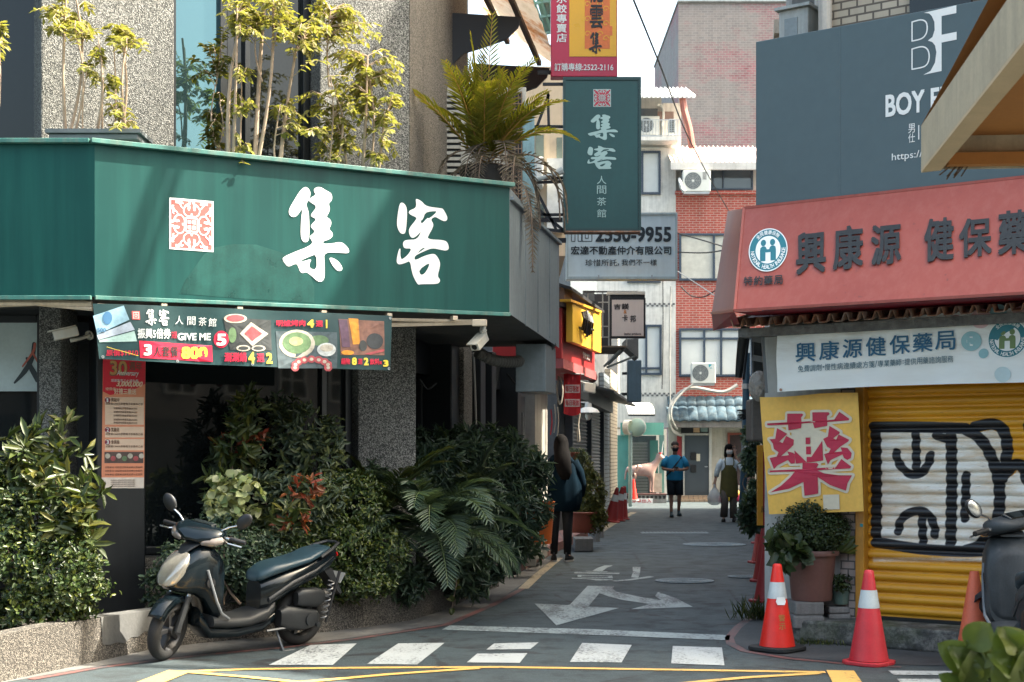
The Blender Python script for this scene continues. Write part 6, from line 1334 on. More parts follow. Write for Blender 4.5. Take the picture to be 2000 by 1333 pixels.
mpoly("food_photo", [(1202, 222), (1588, 232), (1588, 466), (1210, 466)], FOOD("blue grey table", (.07, .10, .11)), .003)
mdisc("food_plate", 1335, 305, 116, 92, PLATE, .0045); mdisc("food_serving", 1335, 300, 92, 70, GRN2, .006); mdisc("food_serving", 1330, 290, 45, 30, FOOD("pale greens", (.40, .42, .20)), .0075); mdisc("food_serving", 1475, 285, 60, 34, GRN2, .0045); mdisc("food_bowl", 1520, 345, 58, 44, FOOD("white bowl", (.62, .64, .62)), .0062); mdisc("food_serving", 1520, 335, 42, 24, PLATE, .0078)
for k in range(9): a = math.pi * (1.05 - k * .138); mdisc("meat_roll", 1425 + 105 * math.cos(a), 455 - 48 * math.sin(a), 26, 24, MEAT, .009 + .0003 * k, 12); mdisc("meat_roll", 1425 + 105 * math.cos(a), 455 - 48 * math.sin(a), 12, 11, PLATE, .0105 + .0003 * k, 10)
mpoly("food_photo", [(1600, 145), (1898, 160), (1898, 382), (1610, 380)], FOOD("brown room", (.22, .10, .07)), .003)
mpoly("drink_glass", [(1665, 140), (1730, 145), (1738, 310), (1690, 312)], AMB, .0055); mpoly("drink_glass", [(1600, 150), (1655, 150), (1672, 330), (1618, 330)], FOOD("plum drink", (.12, .06, .10)), .0055)
mdisc("teapot", 1835, 290, 55, 52, FOOD("black teapot", (.03, .035, .04)), .006); mdisc("teacup", 1757, 320, 26, 36, DKB, .006); mdisc("food_serving", 1655, 365, 42, 16, AMB, .006); mpoly("teapot_tray", [(1765, 372), (1895, 340), (1896, 356), (1800, 380)], MEAT, .0075)
for x, y in ((555, 420), (1044, 438), (1930, 468), (68, 392), (1935, 140)):
    q = M(); p = bl(x, y, .004); q.lathe([(.010, 0), (.010, .003), (.005, .003)], p, 12, mtx=FS.n.to_track_quat('Z', 'Y').to_matrix()); q.build("eyelet", STEEL, mb)
# ------------------------------------------------------------------ anniversary poster on the dark pillar
ps = thing("poster", "tall red and orange anniversary poster on the black pillar", "poster", FW.pt(242, 955, .21))
NP = .206
def pq(nm, x0, y0, x1, y1, mt, n, par=None):
    q = M(); q.poly([FW.pt(x0, y1, n), FW.pt(x1, y1 + .01, n), FW.pt(x1, y0, n), FW.pt(x0, y0, n)]); return q.build(nm, mt, par or ps)
PO = mat("poster orange", (.76, .28, .15), .5, var=.08); PR_ = mat("poster red", (.66, .015, .035), .5, var=.08); PC = mat("poster cream", (.80, .58, .42), .55, var=.05); PD = mat("poster plum", (.25, .02, .06), .5); PBR = mat("poster brown print", (.18, .09, .06), .6); PPL = mat("poster pale foot", (.80, .70, .60), .55)
q = M(); q.prism([FW.pt(198, 955, NP - .004), FW.pt(281, 952, NP - .004), FW.pt(284, 705, NP - .004), FW.pt(201, 702, NP - .004)], FW.n * .004); q.build("sheet", PO, ps, fix=True)
q = M(); q.poly([FW.pt(201, 765, NP + .001), FW.pt(215, 772, NP + .001), FW.pt(240, 768, NP + .001), FW.pt(265, 760, NP + .001), FW.pt(283.5, 750, NP + .001), FW.pt(284, 705, NP + .001), FW.pt(201, 702, NP + .001)]); q.build("red_field", PR_, ps)
def pt_(body, x0, y0, x1, y1, mt, off=.02, n=.003, sh=0.): q = M(); px_text(q, FW, body, x0, y0, x1, y1, NP + n, off=off, shear=sh, thick=.001); q.build("lettering", mt, ps)
PGD = mat("poster gold", (.55, .30, .10), .5)
pt_("30", 214, 706, 249, 735, PBR, .05); pt_("30", 215, 705, 248, 733, PGD, .02, .0045); pt_("週年", 252, 707, 277, 724, PBR, .02); pt_("Anniversary", 228, 724, 271, 737, MW, .01, .005, .3); pt_("感謝集客三十週年慶", 217, 741, 270, 747, MW, .01); pt_("3,000,000", 227, 745, 279, 757, PC, .04, .004, .3); pt_("總價值", 206, 757, 226, 763, PC, .02); pt_("好禮三重送", 223, 759, 266, 771, PC, .03)
for y0, y1, num, ttl, lines in ((776, 830, "1", "買就中", (787, 796, 803, 810, 818, 824)), (834, 855, "2", "笑盈送", (846,)), (858, 880, "3", "會員抽", (870,))):
    o = pq("text_box", 205, y0, 281, y1, PC, NP + .001)
    q = M(); u, z = FW.px(210, y0 + 6, NP); FW.disc(q, u, z, .021, NP + .003, 20); q.build("number_disc", PD, ps); pt_(num, 208, y0 + 2, 212.5, y0 + 10, MW, .03, .004); pt_(ttl, 217, y0 + 1.5, 233, y0 + 9.5, PBR, .015)
    for i, y in enumerate(lines): pt_("消費滿1300元即贈電子折價券乙張" if i in (0,) else "好禮等你拿最高抽$30,000", 206 if i == 0 else 222, y, 279 if i == 0 else 268, y + 4.6, PBR, .012)
pq("photo_strip", 204, 883, 280, 905, FOOD("dark dishes", (.10, .06, .05)), NP + .001)
for k in range(7):
    q = M(); u, z = FW.px(210 + k * 11, 893 + 5 * (k % 2) - 2, NP); FW.disc(q, u, z, .020, NP + .003 + .0003 * k, 14); q.build("dish", (PLATE, MEAT, FOOD("pale dish", (.55, .50, .42)), GRN2)[k % 4], ps)
for y in (911, 918, 925): pt_("主辦單位 活動辦法詳見官網公告說明", 205, y, 278, y + 4, PBR, .008)
pq("pale_foot", 198.5, 933, 281, 954, PPL, NP + .001)
for y in (937, 941, 945, 949): pt_("本活動獎項以實物為準主辦單位保留修改權利", 216, y, 264, y + 2.4, PBR, .004)
# ------------------------------------------------------------------ security cameras
def bullet(c, aim, lab, arm):
    t = thing("security_camera", lab, "security camera", c); aim = Vector(aim).normalized(); s_ = aim.cross(Vector((0, 0, 1))).normalized(); u_ = s_.cross(aim); WC = mat("aged white plastic", (.55, .53, .46), .45, var=.1, grime=.3, gcol=(.3, .22, .15))
    q = M(); q.obox(c - aim * .09 - s_ * .04 - u_ * .035, aim * .18, s_ * .08, u_ * .07); q.build("housing", WC, t, bevel=.008); q = M(); q.obox(c - aim * .08 - s_ * .047 + u_ * .036, aim * .2, s_ * .094, u_ * .007); q.build("sun_shield", WC, t)
    q = M(); q.lathe([(.001, .0), (.024, .0), (.024, -.006)], c + aim * .0925, 16, mtx=aim.to_track_quat('Z', 'Y').to_matrix()); q.build("lens", BLACKP, t)
    q = M(); q.tube(arm, .014, 8); q.build("arm", WC, t, smooth=True); q = M(); d = (arm[-1] - arm[-2]).normalized(); q.lathe([(.036, -.012), (.036, .004), (.02, .006)], arm[-1], 16, mtx=d.to_track_quat('Z', 'Y').to_matrix()); q.build("base", WC, t)
c = FWL.pt(128, 652, .42); bullet(c, (-.9, -.35, -.25), "white security camera pointing left on the pebble dash column beside the black pillar", [c + Vector((.03, .02, -.05)), FWL.pt(147, 664, .38), FWL.pt(162, 660, .3), FWL.pt(175, 655, .25)])
c = FS.pt(936, 668, -.12); bullet(c, (-.35, -.6, -.45), "white security camera hanging under the right end of the green sign band", [c + Vector((.02, .03, .02)), c + Vector((.05, .03, .10)), FS.pt(942, 642, -.12)])
q = M(); sbox(Fz(11.3), q, 922, 624, 951, 637, -.06, 0); tag(q.build("junction_box", CREAMPIPE, None, loc=P(936, 637, 11.3), bevel=.006), "cream junction box above the hanging security camera", "junction box")
# ================================================================== PLANTS
def pts_on(blobs, n):
    """points and outward directions spread over a set of ellipsoids given as (photo x, y, distance, rx, ry(depth), rz)"""
    ws = np.array([b[3] * b[5] + b[3] * b[4] + b[4] * b[5] for b in blobs]); ks = rng.choice(len(blobs), n, p=ws / ws.sum()); Pn = []; Dn = []
    cs = [P(b[0], b[1], b[2]) for b in blobs]
    for k in ks:
        b = blobs[k]; d = rng.normal(size=3); d /= np.linalg.norm(d)
        if d[1] > .35: d[1] *= -1
        r = .72 + .30 * rng.random(); c = cs[k]; Pn.append((c.x + d[0] * b[3] * r, c.y + d[1] * b[4] * r, c.z + d[2] * b[5] * r)); Dn.append((d[0], d[1] - .15, d[2] + .45))
    return np.array(Pn), np.array(Dn)
WOOD = mat("grey brown bark", (.17, .12, .085), .85, var=.35, vs=9, bump=.4, bs=60)
STALK = mat("pale tan bark", (.42, .31, .22), .8, var=.25, vs=8, bump=.3, bs=60, grime=.3, gcol=(.16, .11, .08))
LF_PRIV = m_leaf("privet leaves", [(.025, .046, .014), (.035, .062, .017), (.052, .082, .018), (.04, .062, .024), (.11, .13, .022)], .35, .25)
LF_LONG = m_leaf("long glossy leaves", [(.035, .058, .016), (.055, .08, .02), (.08, .095, .022), (.045, .065, .025), (.12, .115, .025)], .4, .25)
LF_GREY = m_leaf("slender grey green leaves", [(.05, .075, .052), (.07, .098, .06), (.08, .11, .055), (.11, .125, .045)], .4, .3)
LF_RED = m_leaf("young red leaves", [(.30, .06, .035), (.22, .08, .03), (.34, .12, .07)], .4, .35)
LF_VAR = m_leaf("variegated leaves", [(.42, .44, .24), (.30, .36, .16), (.50, .50, .32), (.16, .24, .10)], .45, .35)
LF_PALM = m_leaf("dark palm leaflets", [(.065, .105, .075), (.09, .135, .085), (.105, .15, .08), (.05, .085, .06)], .35, .3)
LF_DENSE = m_leaf("dark narrow leaves", [(.034, .062, .042), (.052, .088, .055), (.075, .112, .06)], .4, .25)
LF_PALMY = m_leaf("yellow palm leaflets", [(.20, .20, .02), (.26, .23, .025), (.14, .17, .02), (.30, .25, .04)], .4, .4)
LF_DEAD = m_leaf("dead palm leaflets", [(.20, .17, .14), (.14, .115, .095), (.26, .22, .18)], .8, .2)
LF_TREE = m_leaf("pale yellow green leaves", [(.24, .235, .06), (.30, .27, .09), (.19, .20, .05), (.36, .32, .15), (.17, .185, .04)], .4, .45)
LF_POT = m_leaf("small dark pot leaves", [(.022, .04, .014), (.035, .055, .018), (.05, .07, .02)], .4, .25)
LF_ROUND = m_leaf("round soft leaves", [(.12, .17, .03), (.16, .20, .035), (.10, .14, .03), (.19, .21, .05)], .4, .4)
def shrub(name, label, cat, base, blobs, n, per, ln, wd, lm, stems=6, spread=(.45, 1.4), extra=None, r0=.012, droop=.2, group=None):
    base = Vector(base); t = thing(name, label, cat, base, group); p, d = pts_on(blobs, n)
    big_mesh("foliage", [rosettes(p, d, per, ln, wd, spread, droop=droop)], lm, t)
    if extra:
        mt, k, l2, w2, br = extra; pe, de = pts_on(br, k); big_mesh("young_foliage", [rosettes(pe, de, 7, l2, w2, (.4, 1.2))], mt, t)
    for k in range(stems):
        i = rng.integers(len(p)); q = M(); twig(q, base + Vector((rng.normal() * .06, rng.normal() * .04, 0)), Vector(p[i]) * .92 + base * .08, r0, r0 * .35, .04); q.build("stem", WOOD, t, smooth=True)
    return t
# left planter
shrub("privet_bush", "dense small leaved green bush in the planter at the photo's lower left", "bush", P(70, 1200, 9.75), [(30, 1110, 9.75, .42, .32, .34), (130, 1130, 9.7, .30, .28, .30), (60, 1020, 9.9, .42, .3, .30), (-30, 1000, 9.9, .3, .3, .4), (170, 1150, 9.75, .14, .15, .2), (20, 1185, 9.6, .5, .2, .14), (130, 1060, 9.9, .2, .2, .2)], 1500, 9, .040, .020, LF_PRIV)
shrub("tall_shrub", "tall shrub with whorls of long yellow green leaves before the left pebble dash column", "shrub", P(110, 1190, 9.95), [(60, 900, 10.0, .25, .2, .22), (120, 880, 10.1, .22, .2, .25), (150, 940, 9.9, .24, .2, .22), (185, 1000, 9.8, .16, .16, .14), (90, 960, 9.9, .22, .2, .22), (30, 960, 9.9, .2, .2, .2), (160, 1050, 9.7, .13, .12, .12), (110, 1010, 9.7, .2, .12, .12)], 84, 9, .14, .038, LF_LONG, 9, (.5, 1.35))
shrub("seedling", "small pale rosette plant at the planter edge left of the black pillar", "plant", P(140, 1208, 9.7), [(140, 1185, 9.65, .05, .05, .05)], 5, 9, .11, .04, m_leaf("pale rosette leaves", [(.38, .40, .20), (.26, .30, .10), (.16, .22, .06)], .4, .35), 1)
q = M(); twig(q, P(49, 1208, 9.62), P(51, 1170, 9.55), .006, .004); t = thing("seedling", "single broad leaf sprout with a dry husk on the left planter edge", "plant", P(49, 1208, 9.6)); q.build("stem", STALK, t)
big_mesh("foliage", [leaf_arrays([P(50, 1185, 9.53), P(46, 1185, 9.53), P(52, 1196, 9.52)], [(0, -.2, 1), (-.7, -.2, .6), (.2, -.2, -1)], [(0, -1, .2)] * 3, [.11, .06, .10], [.06, .04, .03])], LF_LONG, t)
# centre planter
shrub("tall_shrub", "slender leaved shrub with red shoots in front of the dark window behind the scooter", "shrub", P(540, 1180, 11.6), [(590, 850, 11.7, .2, .18, .25), (560, 800, 11.8, .12, .12, .12), (530, 900, 11.7, .28, .2, .24), (480, 820, 11.7, .13, .12, .13), (620, 900, 11.7, .2, .2, .2), (510, 980, 11.4, .38, .25, .25), (600, 980, 11.4, .3, .25, .22), (460, 900, 11.6, .2, .2, .22), (640, 850, 11.8, .12, .12, .14), (440, 960, 11.4, .15, .15, .2), (520, 1060, 11.3, .4, .2, .2)], 520, 9, .085, .026, LF_GREY, 10, (.4, 1.3), (LF_RED, 20, .09, .028, [(450, 870, 11.5, .08, .06, .05), (600, 955, 11.0, .10, .05, .08), (500, 860, 11.4, .05, .04, .04), (570, 1020, 10.95, .08, .05, .04)]))
shrub("tall_shrub", "olive leaved shrub shoots left of the slender leaved shrub", "shrub", P(420, 1150, 11.2), [(415, 930, 11.2, .07, .06, .13), (460, 860, 11.3, .1, .08, .16), (490, 800, 11.4, .08, .08, .12), (560, 1010, 10.9, .12, .08, .06), (440, 1000, 11, .1, .1, .1)], 40, 8, .13, .034, LF_LONG, 5)
t = shrub("variegated_plant", "creamy variegated round leaved plant behind the scooter's mirrors", "plant", P(455, 1130, 10.9), [(455, 945, 10.9, .14, .10, .08), (440, 985, 10.85, .12, .1, .10), (475, 965, 10.85, .12, .1, .12), (450, 1015, 10.8, .10, .08, .06)], 60, 5, .065, .068, LF_VAR, 4, (.6, 1.3), droop=.1)
shrub("privet_bush", "dense small leaved bush between the scooter and the planter's palms", "bush", P(660, 1180, 11.7), [(640, 960, 11.7, .22, .2, .2), (690, 990, 11.7, .28, .25, .3), (660, 1070, 11.5, .32, .25, .26), (730, 1080, 11.7, .3, .25, .26), (600, 1110, 11.4, .22, .2, .2), (690, 1140, 11.5, .34, .2, .13), (620, 1030, 11.5, .2, .2, .22), (570, 1060, 11.3, .2, .15, .25), (540, 1130, 11.1, .25, .15, .2)], 1500, 9, .040, .021, LF_PRIV)
shrub("privet_bush", "dark bush filling the planter behind the scooter's floorboard", "bush", P(430, 1180, 10.75), [(350, 1120, 10.6, .2, .14, .22), (430, 1080, 10.8, .3, .18, .3), (500, 1110, 10.9, .3, .18, .28), (310, 1150, 10.6, .1, .1, .15)], 520, 9, .045, .022, LF_DENSE, 4)
shrub("narrow_leaf_shrub", "dense dark narrow leaved shrub at the lane end of the planter", "shrub", P(930, 1150, 13.6), [(830, 900, 13.4, .3, .3, .22), (900, 900, 13.8, .35, .3, .28), (960, 890, 14.2, .35, .3, .26), (1010, 920, 14.6, .3, .3, .28), (900, 990, 13.4, .4, .3, .3), (980, 1000, 14.1, .38, .3, .32), (1030, 980, 14.6, .22, .2, .35), (860, 1080, 12.9, .4, .25, .26), (950, 1080, 13.7, .3, .25, .25), (790, 950, 13, .25, .25, .25), (1010, 1060, 14.6, .12, .15, .2), (900, 1130, 13.1, .3, .15, .14), (760, 1140, 12.1, .3, .14, .14), (800, 870, 13.4, .15, .15, .14), (765, 930, 12.6, .24, .2, .22), (730, 950, 12.3, .16, .15, .2)], 1500, 8, .115, .024, LF_DENSE, 8, (.4, 1.45), None, droop=.35)
# palms in the planter
def palm(name, label, base, fr, lm, wd=.020, lf=.22, rach=STALK, nl=26, parent=None):
    t = thing(name, label, "palm", base)
    for (d, ln, dr) in fr:
        q = M(); pts, arr = frond(base, d, ln, nl, lf, wd, dr); k = len(pts); q.tube(pts, [.009 * (1 - .75 * i / k) for i in range(k)], 5); o = q.build("frond", rach, t, smooth=True); big_mesh("leaflets", [arr], lm, o)
    return t
def fan(n, el0, el1, az0, az1, l0, l1, d0=.7, d1=1.4):
    out = []
    for i in range(n):
        az = az0 + (az1 - az0) * ((i * .618) % 1); el = rad(rng.uniform(el0, el1)); out.append(((math.cos(el) * math.cos(rad(az)), math.cos(el) * math.sin(rad(az)), math.sin(el)), rng.uniform(l0, l1), rng.uniform(d0, d1)))
    return out
PST = mat("green palm stalk", (.10, .14, .05), .5, var=.2)
palm("palm", "feathery dark green palm at the middle of the planter in front of the bushes", P(840, 1040, 12.2), fan(24, 5, 70, 175, 368, .75, 1.15, 1.0, 1.9), LF_PALM, .017, .23, PST)
palm("palm", "young palm with upright pale fronds before the lower pebble dash column", P(745, 1020, 12.1), fan(4, 50, 78, 200, 370, .6, .95, .7, 1.2) + [((.45, -.2, .85), .95, .9)], LF_LONG, .018, .20, PST)
palm("palm", "small palm sprouting at the top of the planter under the security camera", P(920, 980, 13.4), fan(7, 40, 75, 160, 380, .5, .8, .8, 1.3), LF_GREY, .015, .18, PST)
t = thing("creeper", "trailing leafy shoot hanging over the planter wall's lane end", "plant", P(893, 1120, 12.75)); q = M(); p_ = [P(890, 1118, 12.8), P(892, 1140, 12.7), P(887, 1165, 12.62), P(883, 1188, 12.58)]; q.tube(p_, .005, 5); q.build("stem", WOOD, t)
big_mesh("foliage", [leaf_arrays([p_[i % 4].lerp(p_[min(3, i % 4 + 1)], .5) for i in range(9)], rng.normal(size=(9, 3)) * [.7, .2, .5] + [0, -.4, -.1], [(0, -.6, .8)] * 9, [.07] * 9, [.05] * 9)], LF_LONG, t)
# grassy weeds by the kerb
def weeds(base, n, h, lab):
    t = thing("weed_tuft", lab, "weeds", base); b = np.array(base); p = b + rng.normal(size=(n, 3)) * [.10, .05, 0]; d = rng.normal(size=(n, 3)) * [.5, .4, .1] + [0, 0, 1]; big_mesh("blades", [leaf_arrays(p, d, rng.normal(size=(n, 3)), h * rng.uniform(.5, 1.2, n), np.full(n, .008))], LF_LONG, t)
weeds(G(1486, 1212), 160, .2, "green weed tuft at the kerb left of the big terracotta pot"); weeds(FP.at(FP.U(1640), .0, .40), 160, .05, "low mossy weeds along the foot of the concrete step")
# ------------------------------------------------------------------ slender trees on the band roof
tray = thing("planter_tray", "shallow dark tray of thin stems on the band roof at the left", "planter", P(192, 280, 10.45)); q = M(); a = P(108, 282, 10.45); b = P(280, 262, 10.45); q.box(a.x, b.x, 10.3, 10.62, a.z, b.z - .03); q.build("tray", mat("grey planter plastic", (.12, .13, .14), .5, var=.2), tray, bevel=.01); q = M(); q.box(a.x - .02, b.x + .02, 10.28, 10.64, b.z - .029, b.z); q.build("rim", mat("grey planter plastic", (.12, .13, .14)), tray)
def tree(label, D, stems, sprays, lmat=LF_TREE, group="slender trees on the sign band roof", ls=.058):
    base = P(stems[0][0], stems[0][1], D); t = thing("slender_tree", label, "tree", base, group); ends = []
    for (x0, y0, x1, y1, r) in stems:
        q = M(); ends.append(twig(q, P(x0, y0, D), P(x1, y1, D - .05), r, r * .5, .045, 9, 7)); q.build("trunk", STALK, t, smooth=True)
    allp = [p for e in ends for p in e]; pos = []; ax = []; up = []; L = []; q = M()
    for (x, y, rx, ry, n) in sprays:
        for _ in range(n):
            tgt = P(x + rng.uniform(-1, 1) * rx * 1.3, y + rng.uniform(-1, 1) * ry * 1.5, D + rng.normal() * .16); src = min(allp, key=lambda p: (p - tgt).length + .6 * max(0, p.z - tgt.z) + rng.random() * .1)
            mid = src.lerp(tgt, .55) + Vector((0, 0, .05)); end = tgt + Vector((0, 0, -.02)); q.tube([src, mid, end], [.004, .003, .0015], 4, False)
            for j in range(8):
                f = .25 + .75 * j / 7; c = (src.lerp(mid, f * 2) if f < .5 else mid.lerp(end, f * 2 - 1)); dd = (end - src).normalized()
                for sg in (-1, 1):
                    s_ = dd.cross(Vector((0, 0, 1))); s_ = s_.normalized() if s_.length > .1 else Vector((1, 0, 0)); pos.append(c); ax.append(s_ * sg * .8 + dd * .5 + Vector((rng.normal() * .2, rng.normal() * .25, -.35 + rng.normal() * .3))); up.append((rng.normal() * .4, rng.normal() * .4, 1)); L.append(ls * rng.uniform(.7, 1.2))
    q.build("branches", STALK, t); big_mesh("crown", [leaf_arrays(pos, ax, up, L, np.array(L) * .46, .12, .15)], lmat, t); return t
tree("slender pale tree with three stems at the left end of the tray", 10.45, [(128, 262, 132, -40, .014), (136, 262, 136, -60, .012), (146, 262, 148, 60, .009)], [(130, 30, 36, 22, 12), (160, 62, 22, 10, 9), (85, 25, 16, 8, 5), (140, 55, 20, 10, 5)])
tree("short leafy stems at the tray's right end before the left column", 10.45, [(188, 262, 192, 75, .012), (200, 262, 196, 100, .008), (225, 262, 222, 90, .008), (236, 262, 236, 70, .012), (246, 262, 248, 90, .011), (162, 262, 168, 150, .006)], [(192, 112, 16, 10, 5), (240, 68, 34, 14, 12), (255, 80, 22, 12, 6), (200, 168, 26, 12, 8), (228, 200, 14, 22, 4), (165, 135, 10, 6, 2), (245, 235, 20, 18, 6)])
tree("tall slender tree before the dark mullion, left of two tall ones", 10.75, [(446, 304, 466, 60, .018), (456, 306, 464, -60, .013), (468, 306, 472, 150, .008)], [(470, 20, 30, 26, 12), (490, 45, 26, 20, 8), (478, 140, 12, 14, 4), (480, 205, 18, 12, 6), (458, 205, 12, 10, 3), (470, 285, 16, 22, 6)])
tree("tallest forked slender tree in front of the dark upper window", 10.85, [(498, 312, 524, -80, .020), (505, 312, 530, -60, .015), (512, 160, 500, 60, .008)], [(500, 15, 50, 24, 18), (535, 45, 30, 20, 12), (498, 60, 30, 14, 6), (560, 30, 24, 14, 7)])
tree("slender tree leaning right before the dark upper window", 10.95, [(548, 316, 580, 90, .018), (538, 314, 545, 220, .010), (580, 100, 592, 60, .008)], [(560, 205, 22, 12, 7), (585, 85, 34, 16, 9), (610, 105, 24, 10, 5), (600, 40, 30, 20, 10), (575, 250, 20, 16, 5)])
tree("leafy slender tree before the grey upper column with a drooping top", 11.2, [(643, 170, 646, 20, .008), (660, 322, 656, 190, .010), (643, 322, 645, 150, .007)], [(655, 30, 50, 22, 17), (700, 55, 44, 16, 12), (640, 70, 30, 14, 8), (605, 220, 22, 34, 10), (660, 205, 26, 20, 9), (620, 280, 16, 22, 6)])
tree("bushy bright yellow green tree at the right end before the grey upper column", 11.3, [(708, 334, 718, 110, .014), (724, 334, 716, 130, .010), (740, 334, 760, 210, .012), (676, 330, 655, 230, .010)], [(715, 130, 60, 22, 20), (760, 165, 36, 28, 14), (700, 165, 40, 24, 11), (690, 215, 40, 24, 12), (730, 225, 36, 24, 11), (660, 250, 24, 24, 7), (755, 300, 20, 16, 7), (680, 300, 34, 18, 10), (770, 230, 18, 18, 5)])
tree("sparse leafy twigs reaching in at the photo's upper left edge", 10.3, [(-12, 290, -8, 40, .010)], [(-2, 70, 12, 14, 4), (0, 100, 8, 10, 3)])
tree("olive tree seen against the mirrored glass, standing left of the tall pair", 11.05, [(430, 304, 425, 150, .008), (418, 304, 428, 200, .006)], [(420, 90, 26, 26, 9), (405, 130, 28, 16, 6), (430, 210, 24, 22, 9), (400, 275, 20, 16, 5), (425, 250, 20, 20, 6)], m_leaf("olive shaded leaves", [(.09, .09, .015), (.12, .11, .02), (.06, .075, .015)], .4, .3))
# ------------------------------------------------------------------ yellowing palm in a pot on the band roof
pb = P(945, 330, 12.7)
py = palm("palm", "yellowing feathery palm with dead hanging fronds on the end of the green band", pb, fan(24, 48, 88, 172, 350, .7, 1.1, .45, 1.0) + [((.05, -.1, 1), 1.35, .35), ((-.08, 0, 1), 1.2, .4), ((.75, -.1, .8), .95, 1.3)], LF_PALMY, .015, .19, mat("orange palm stalk", (.34, .19, .04), .5, var=.25), 30)
for i in range(20):
    az = rad(rng.uniform(170, 370)); d = (math.cos(az) * .8, math.sin(az) * .6, rng.uniform(-.1, .5)); q = M(); bs = pb + Vector((rng.normal() * .1 + .12, -.05, rng.uniform(-.05, .2))); pts, arr = frond(bs, d, rng.uniform(.5, .95), 18, .12, .010, 4.2); q.tube(pts, [.006] * len(pts), 4); o = q.build("dead_frond", WOOD, py); big_mesh("dead_leaflets", [arr], LF_DEAD, o)
for i in range(5):
    bs = P(1010 + 6 * i, 345 + i * 8, 12.2); q = M(); pts, arr = frond(bs, (rng.normal() * .2 + .2, -.3, -.3), .45 + .08 * i, 16, .09, .009, 3); q.tube(pts, [.005] * len(pts), 4); o = q.build("dead_frond", WOOD, py); big_mesh("dead_leaflets", [arr], LF_DEAD, o)
q = M(); q.lathe([(.001, -.3), (.17, -.3), (.22, -.02), (.23, .0), (.2, 0), (.2, -.03), (.001, -.03)], pb, 24); q.build("pot", mat("dark nursery pot", (.03, .03, .03), .6), py, smooth=True)
# ------------------------------------------------------------------ big terracotta pot on blocks and its neighbours
TERC = mat("rose terracotta plastic", (.17, .075, .06), .55, var=.18, vs=3, grime=.4, gcol=(.13, .08, .065))
def pot(label, c, r, h, m_, n=36):
    t = thing("flower_pot", label, "flower pot", c); q = M(); q.lathe([(.001, 0), (r * .76, 0), (r * .79, h * .04), (r * .94, h * .9), (r * 1.06, h * .9), (r * 1.08, h * .97), (r * 1.05, h), (r * .93, h), (r * .9, h * .9), (.001, h * .88)], c, n); q.build("pot", m_, t, smooth=True, angle=40); return t
pc_ = P(1585, 1172, 10.95); bp = pot("big rose terracotta pot of dark green shrub raised on concrete blocks", pc_, .195, .385, TERC)
q = M(); q.lathe([(.001, .34), (.182, .345)], pc_, 24); q.build("soil", SOIL, bp)
top = pc_ + Vector((0, 0, .37)); p, d = pts_on([(1585, 1045, 10.95, .24, .2, .16), (1545, 1040, 10.9, .13, .13, .12), (1620, 1030, 10.95, .14, .14, .12), (1580, 1010, 10.95, .16, .14, .10)], 900); big_mesh("foliage", [rosettes(p, d, 8, .024, .015, (.3, 1.4))], LF_POT, bp)
for k in range(7): q = M(); twig(q, top + Vector((rng.normal() * .05, rng.normal() * .05, -.02)), P(1585 + rng.normal() * 22, 1035, 10.95), .006, .003, .02); q.build("stem", WOOD, bp)
p, d = pts_on([(1520, 1070, 10.75, .10, .08, .05), (1545, 1085, 10.7, .08, .05, .07), (1655, 1055, 10.85, .09, .07, .05)], 16); big_mesh("broad_foliage", [rosettes(p, d, 4, .13, .075, (.5, 1.3))], LF_POT, bp)
q = M()
arr = leaf_arrays([top + Vector((.13 + .02 * k, -.06, .0)) for k in range(6)], [(.5 + .15 * k, -.3, 1 - .12 * k) for k in range(6)], [(0, -1, .3)] * 6, [.24, .22, .2, .24, .2, .18], [.085] * 6); big_mesh("broad_foliage", [arr], LF_LONG, bp)
arr = leaf_arrays([P(1560, 1085, 10.7) + Vector((.03 * math.cos(k), 0, .02 * math.sin(k * 2))) for k in range(10)], [(math.cos(k * 1.1), -.5, -.3 + .5 * math.sin(k * 1.7)) for k in range(10)], [(0, -1, .4)] * 10, [.10] * 10, [.10] * 10, .05); big_mesh("round_foliage", [arr], m_leaf("grey green round leaves", [(.06, .09, .05), (.08, .11, .055)], .5, .25), bp)
BLKC = mat("concrete block", (.22, .21, .20), .9, var=.25, vs=6, bump=.5, bs=50, grime=.5)
def block(px, py, D, w_, h, dp, lab, rz=0.):
    c = P(px, py, D); q = M(); q.box(-w_ / 2, w_ / 2, -dp / 2, dp / 2, 0, h); o = q.build("concrete_block", BLKC, None, bevel=.012); o.location = c; o.rotation_euler = (0, 0, rz); tag(o, lab, "concrete block")
block(1572, 1198, 10.95, .22, .1, .3, "upper grey concrete block directly under the big terracotta pot", .05); block(1574, 1224, 10.9, .23, .095, .32, "lower concrete block with pinkish stain under the big terracotta pot", -.04)
block(1632, 1196, 11.0, .17, .05, .2, "small upper block carrying the little blue green pot", .1); block(1634, 1212, 11.0, .17, .06, .22, "small lower block under the little blue green pot", .0); block(1664, 1210, 11.0, .10, .12, .2, "loose broken block against the tiled pier", .5)
p2 = P(1643, 1180, 10.95); sp = pot("little glazed blue green pot beside the big terracotta pot", p2, .074, .125, mat("blue green glaze", (.10, .16, .14), .35, var=.3, vs=9, grime=.4, gcol=(.22, .17, .08)), 24); p, d = pts_on([(1643, 1138, 10.9, .05, .05, .04)], 40); big_mesh("foliage", [rosettes(p, d, 5, .035, .018)], LF_POT, sp)
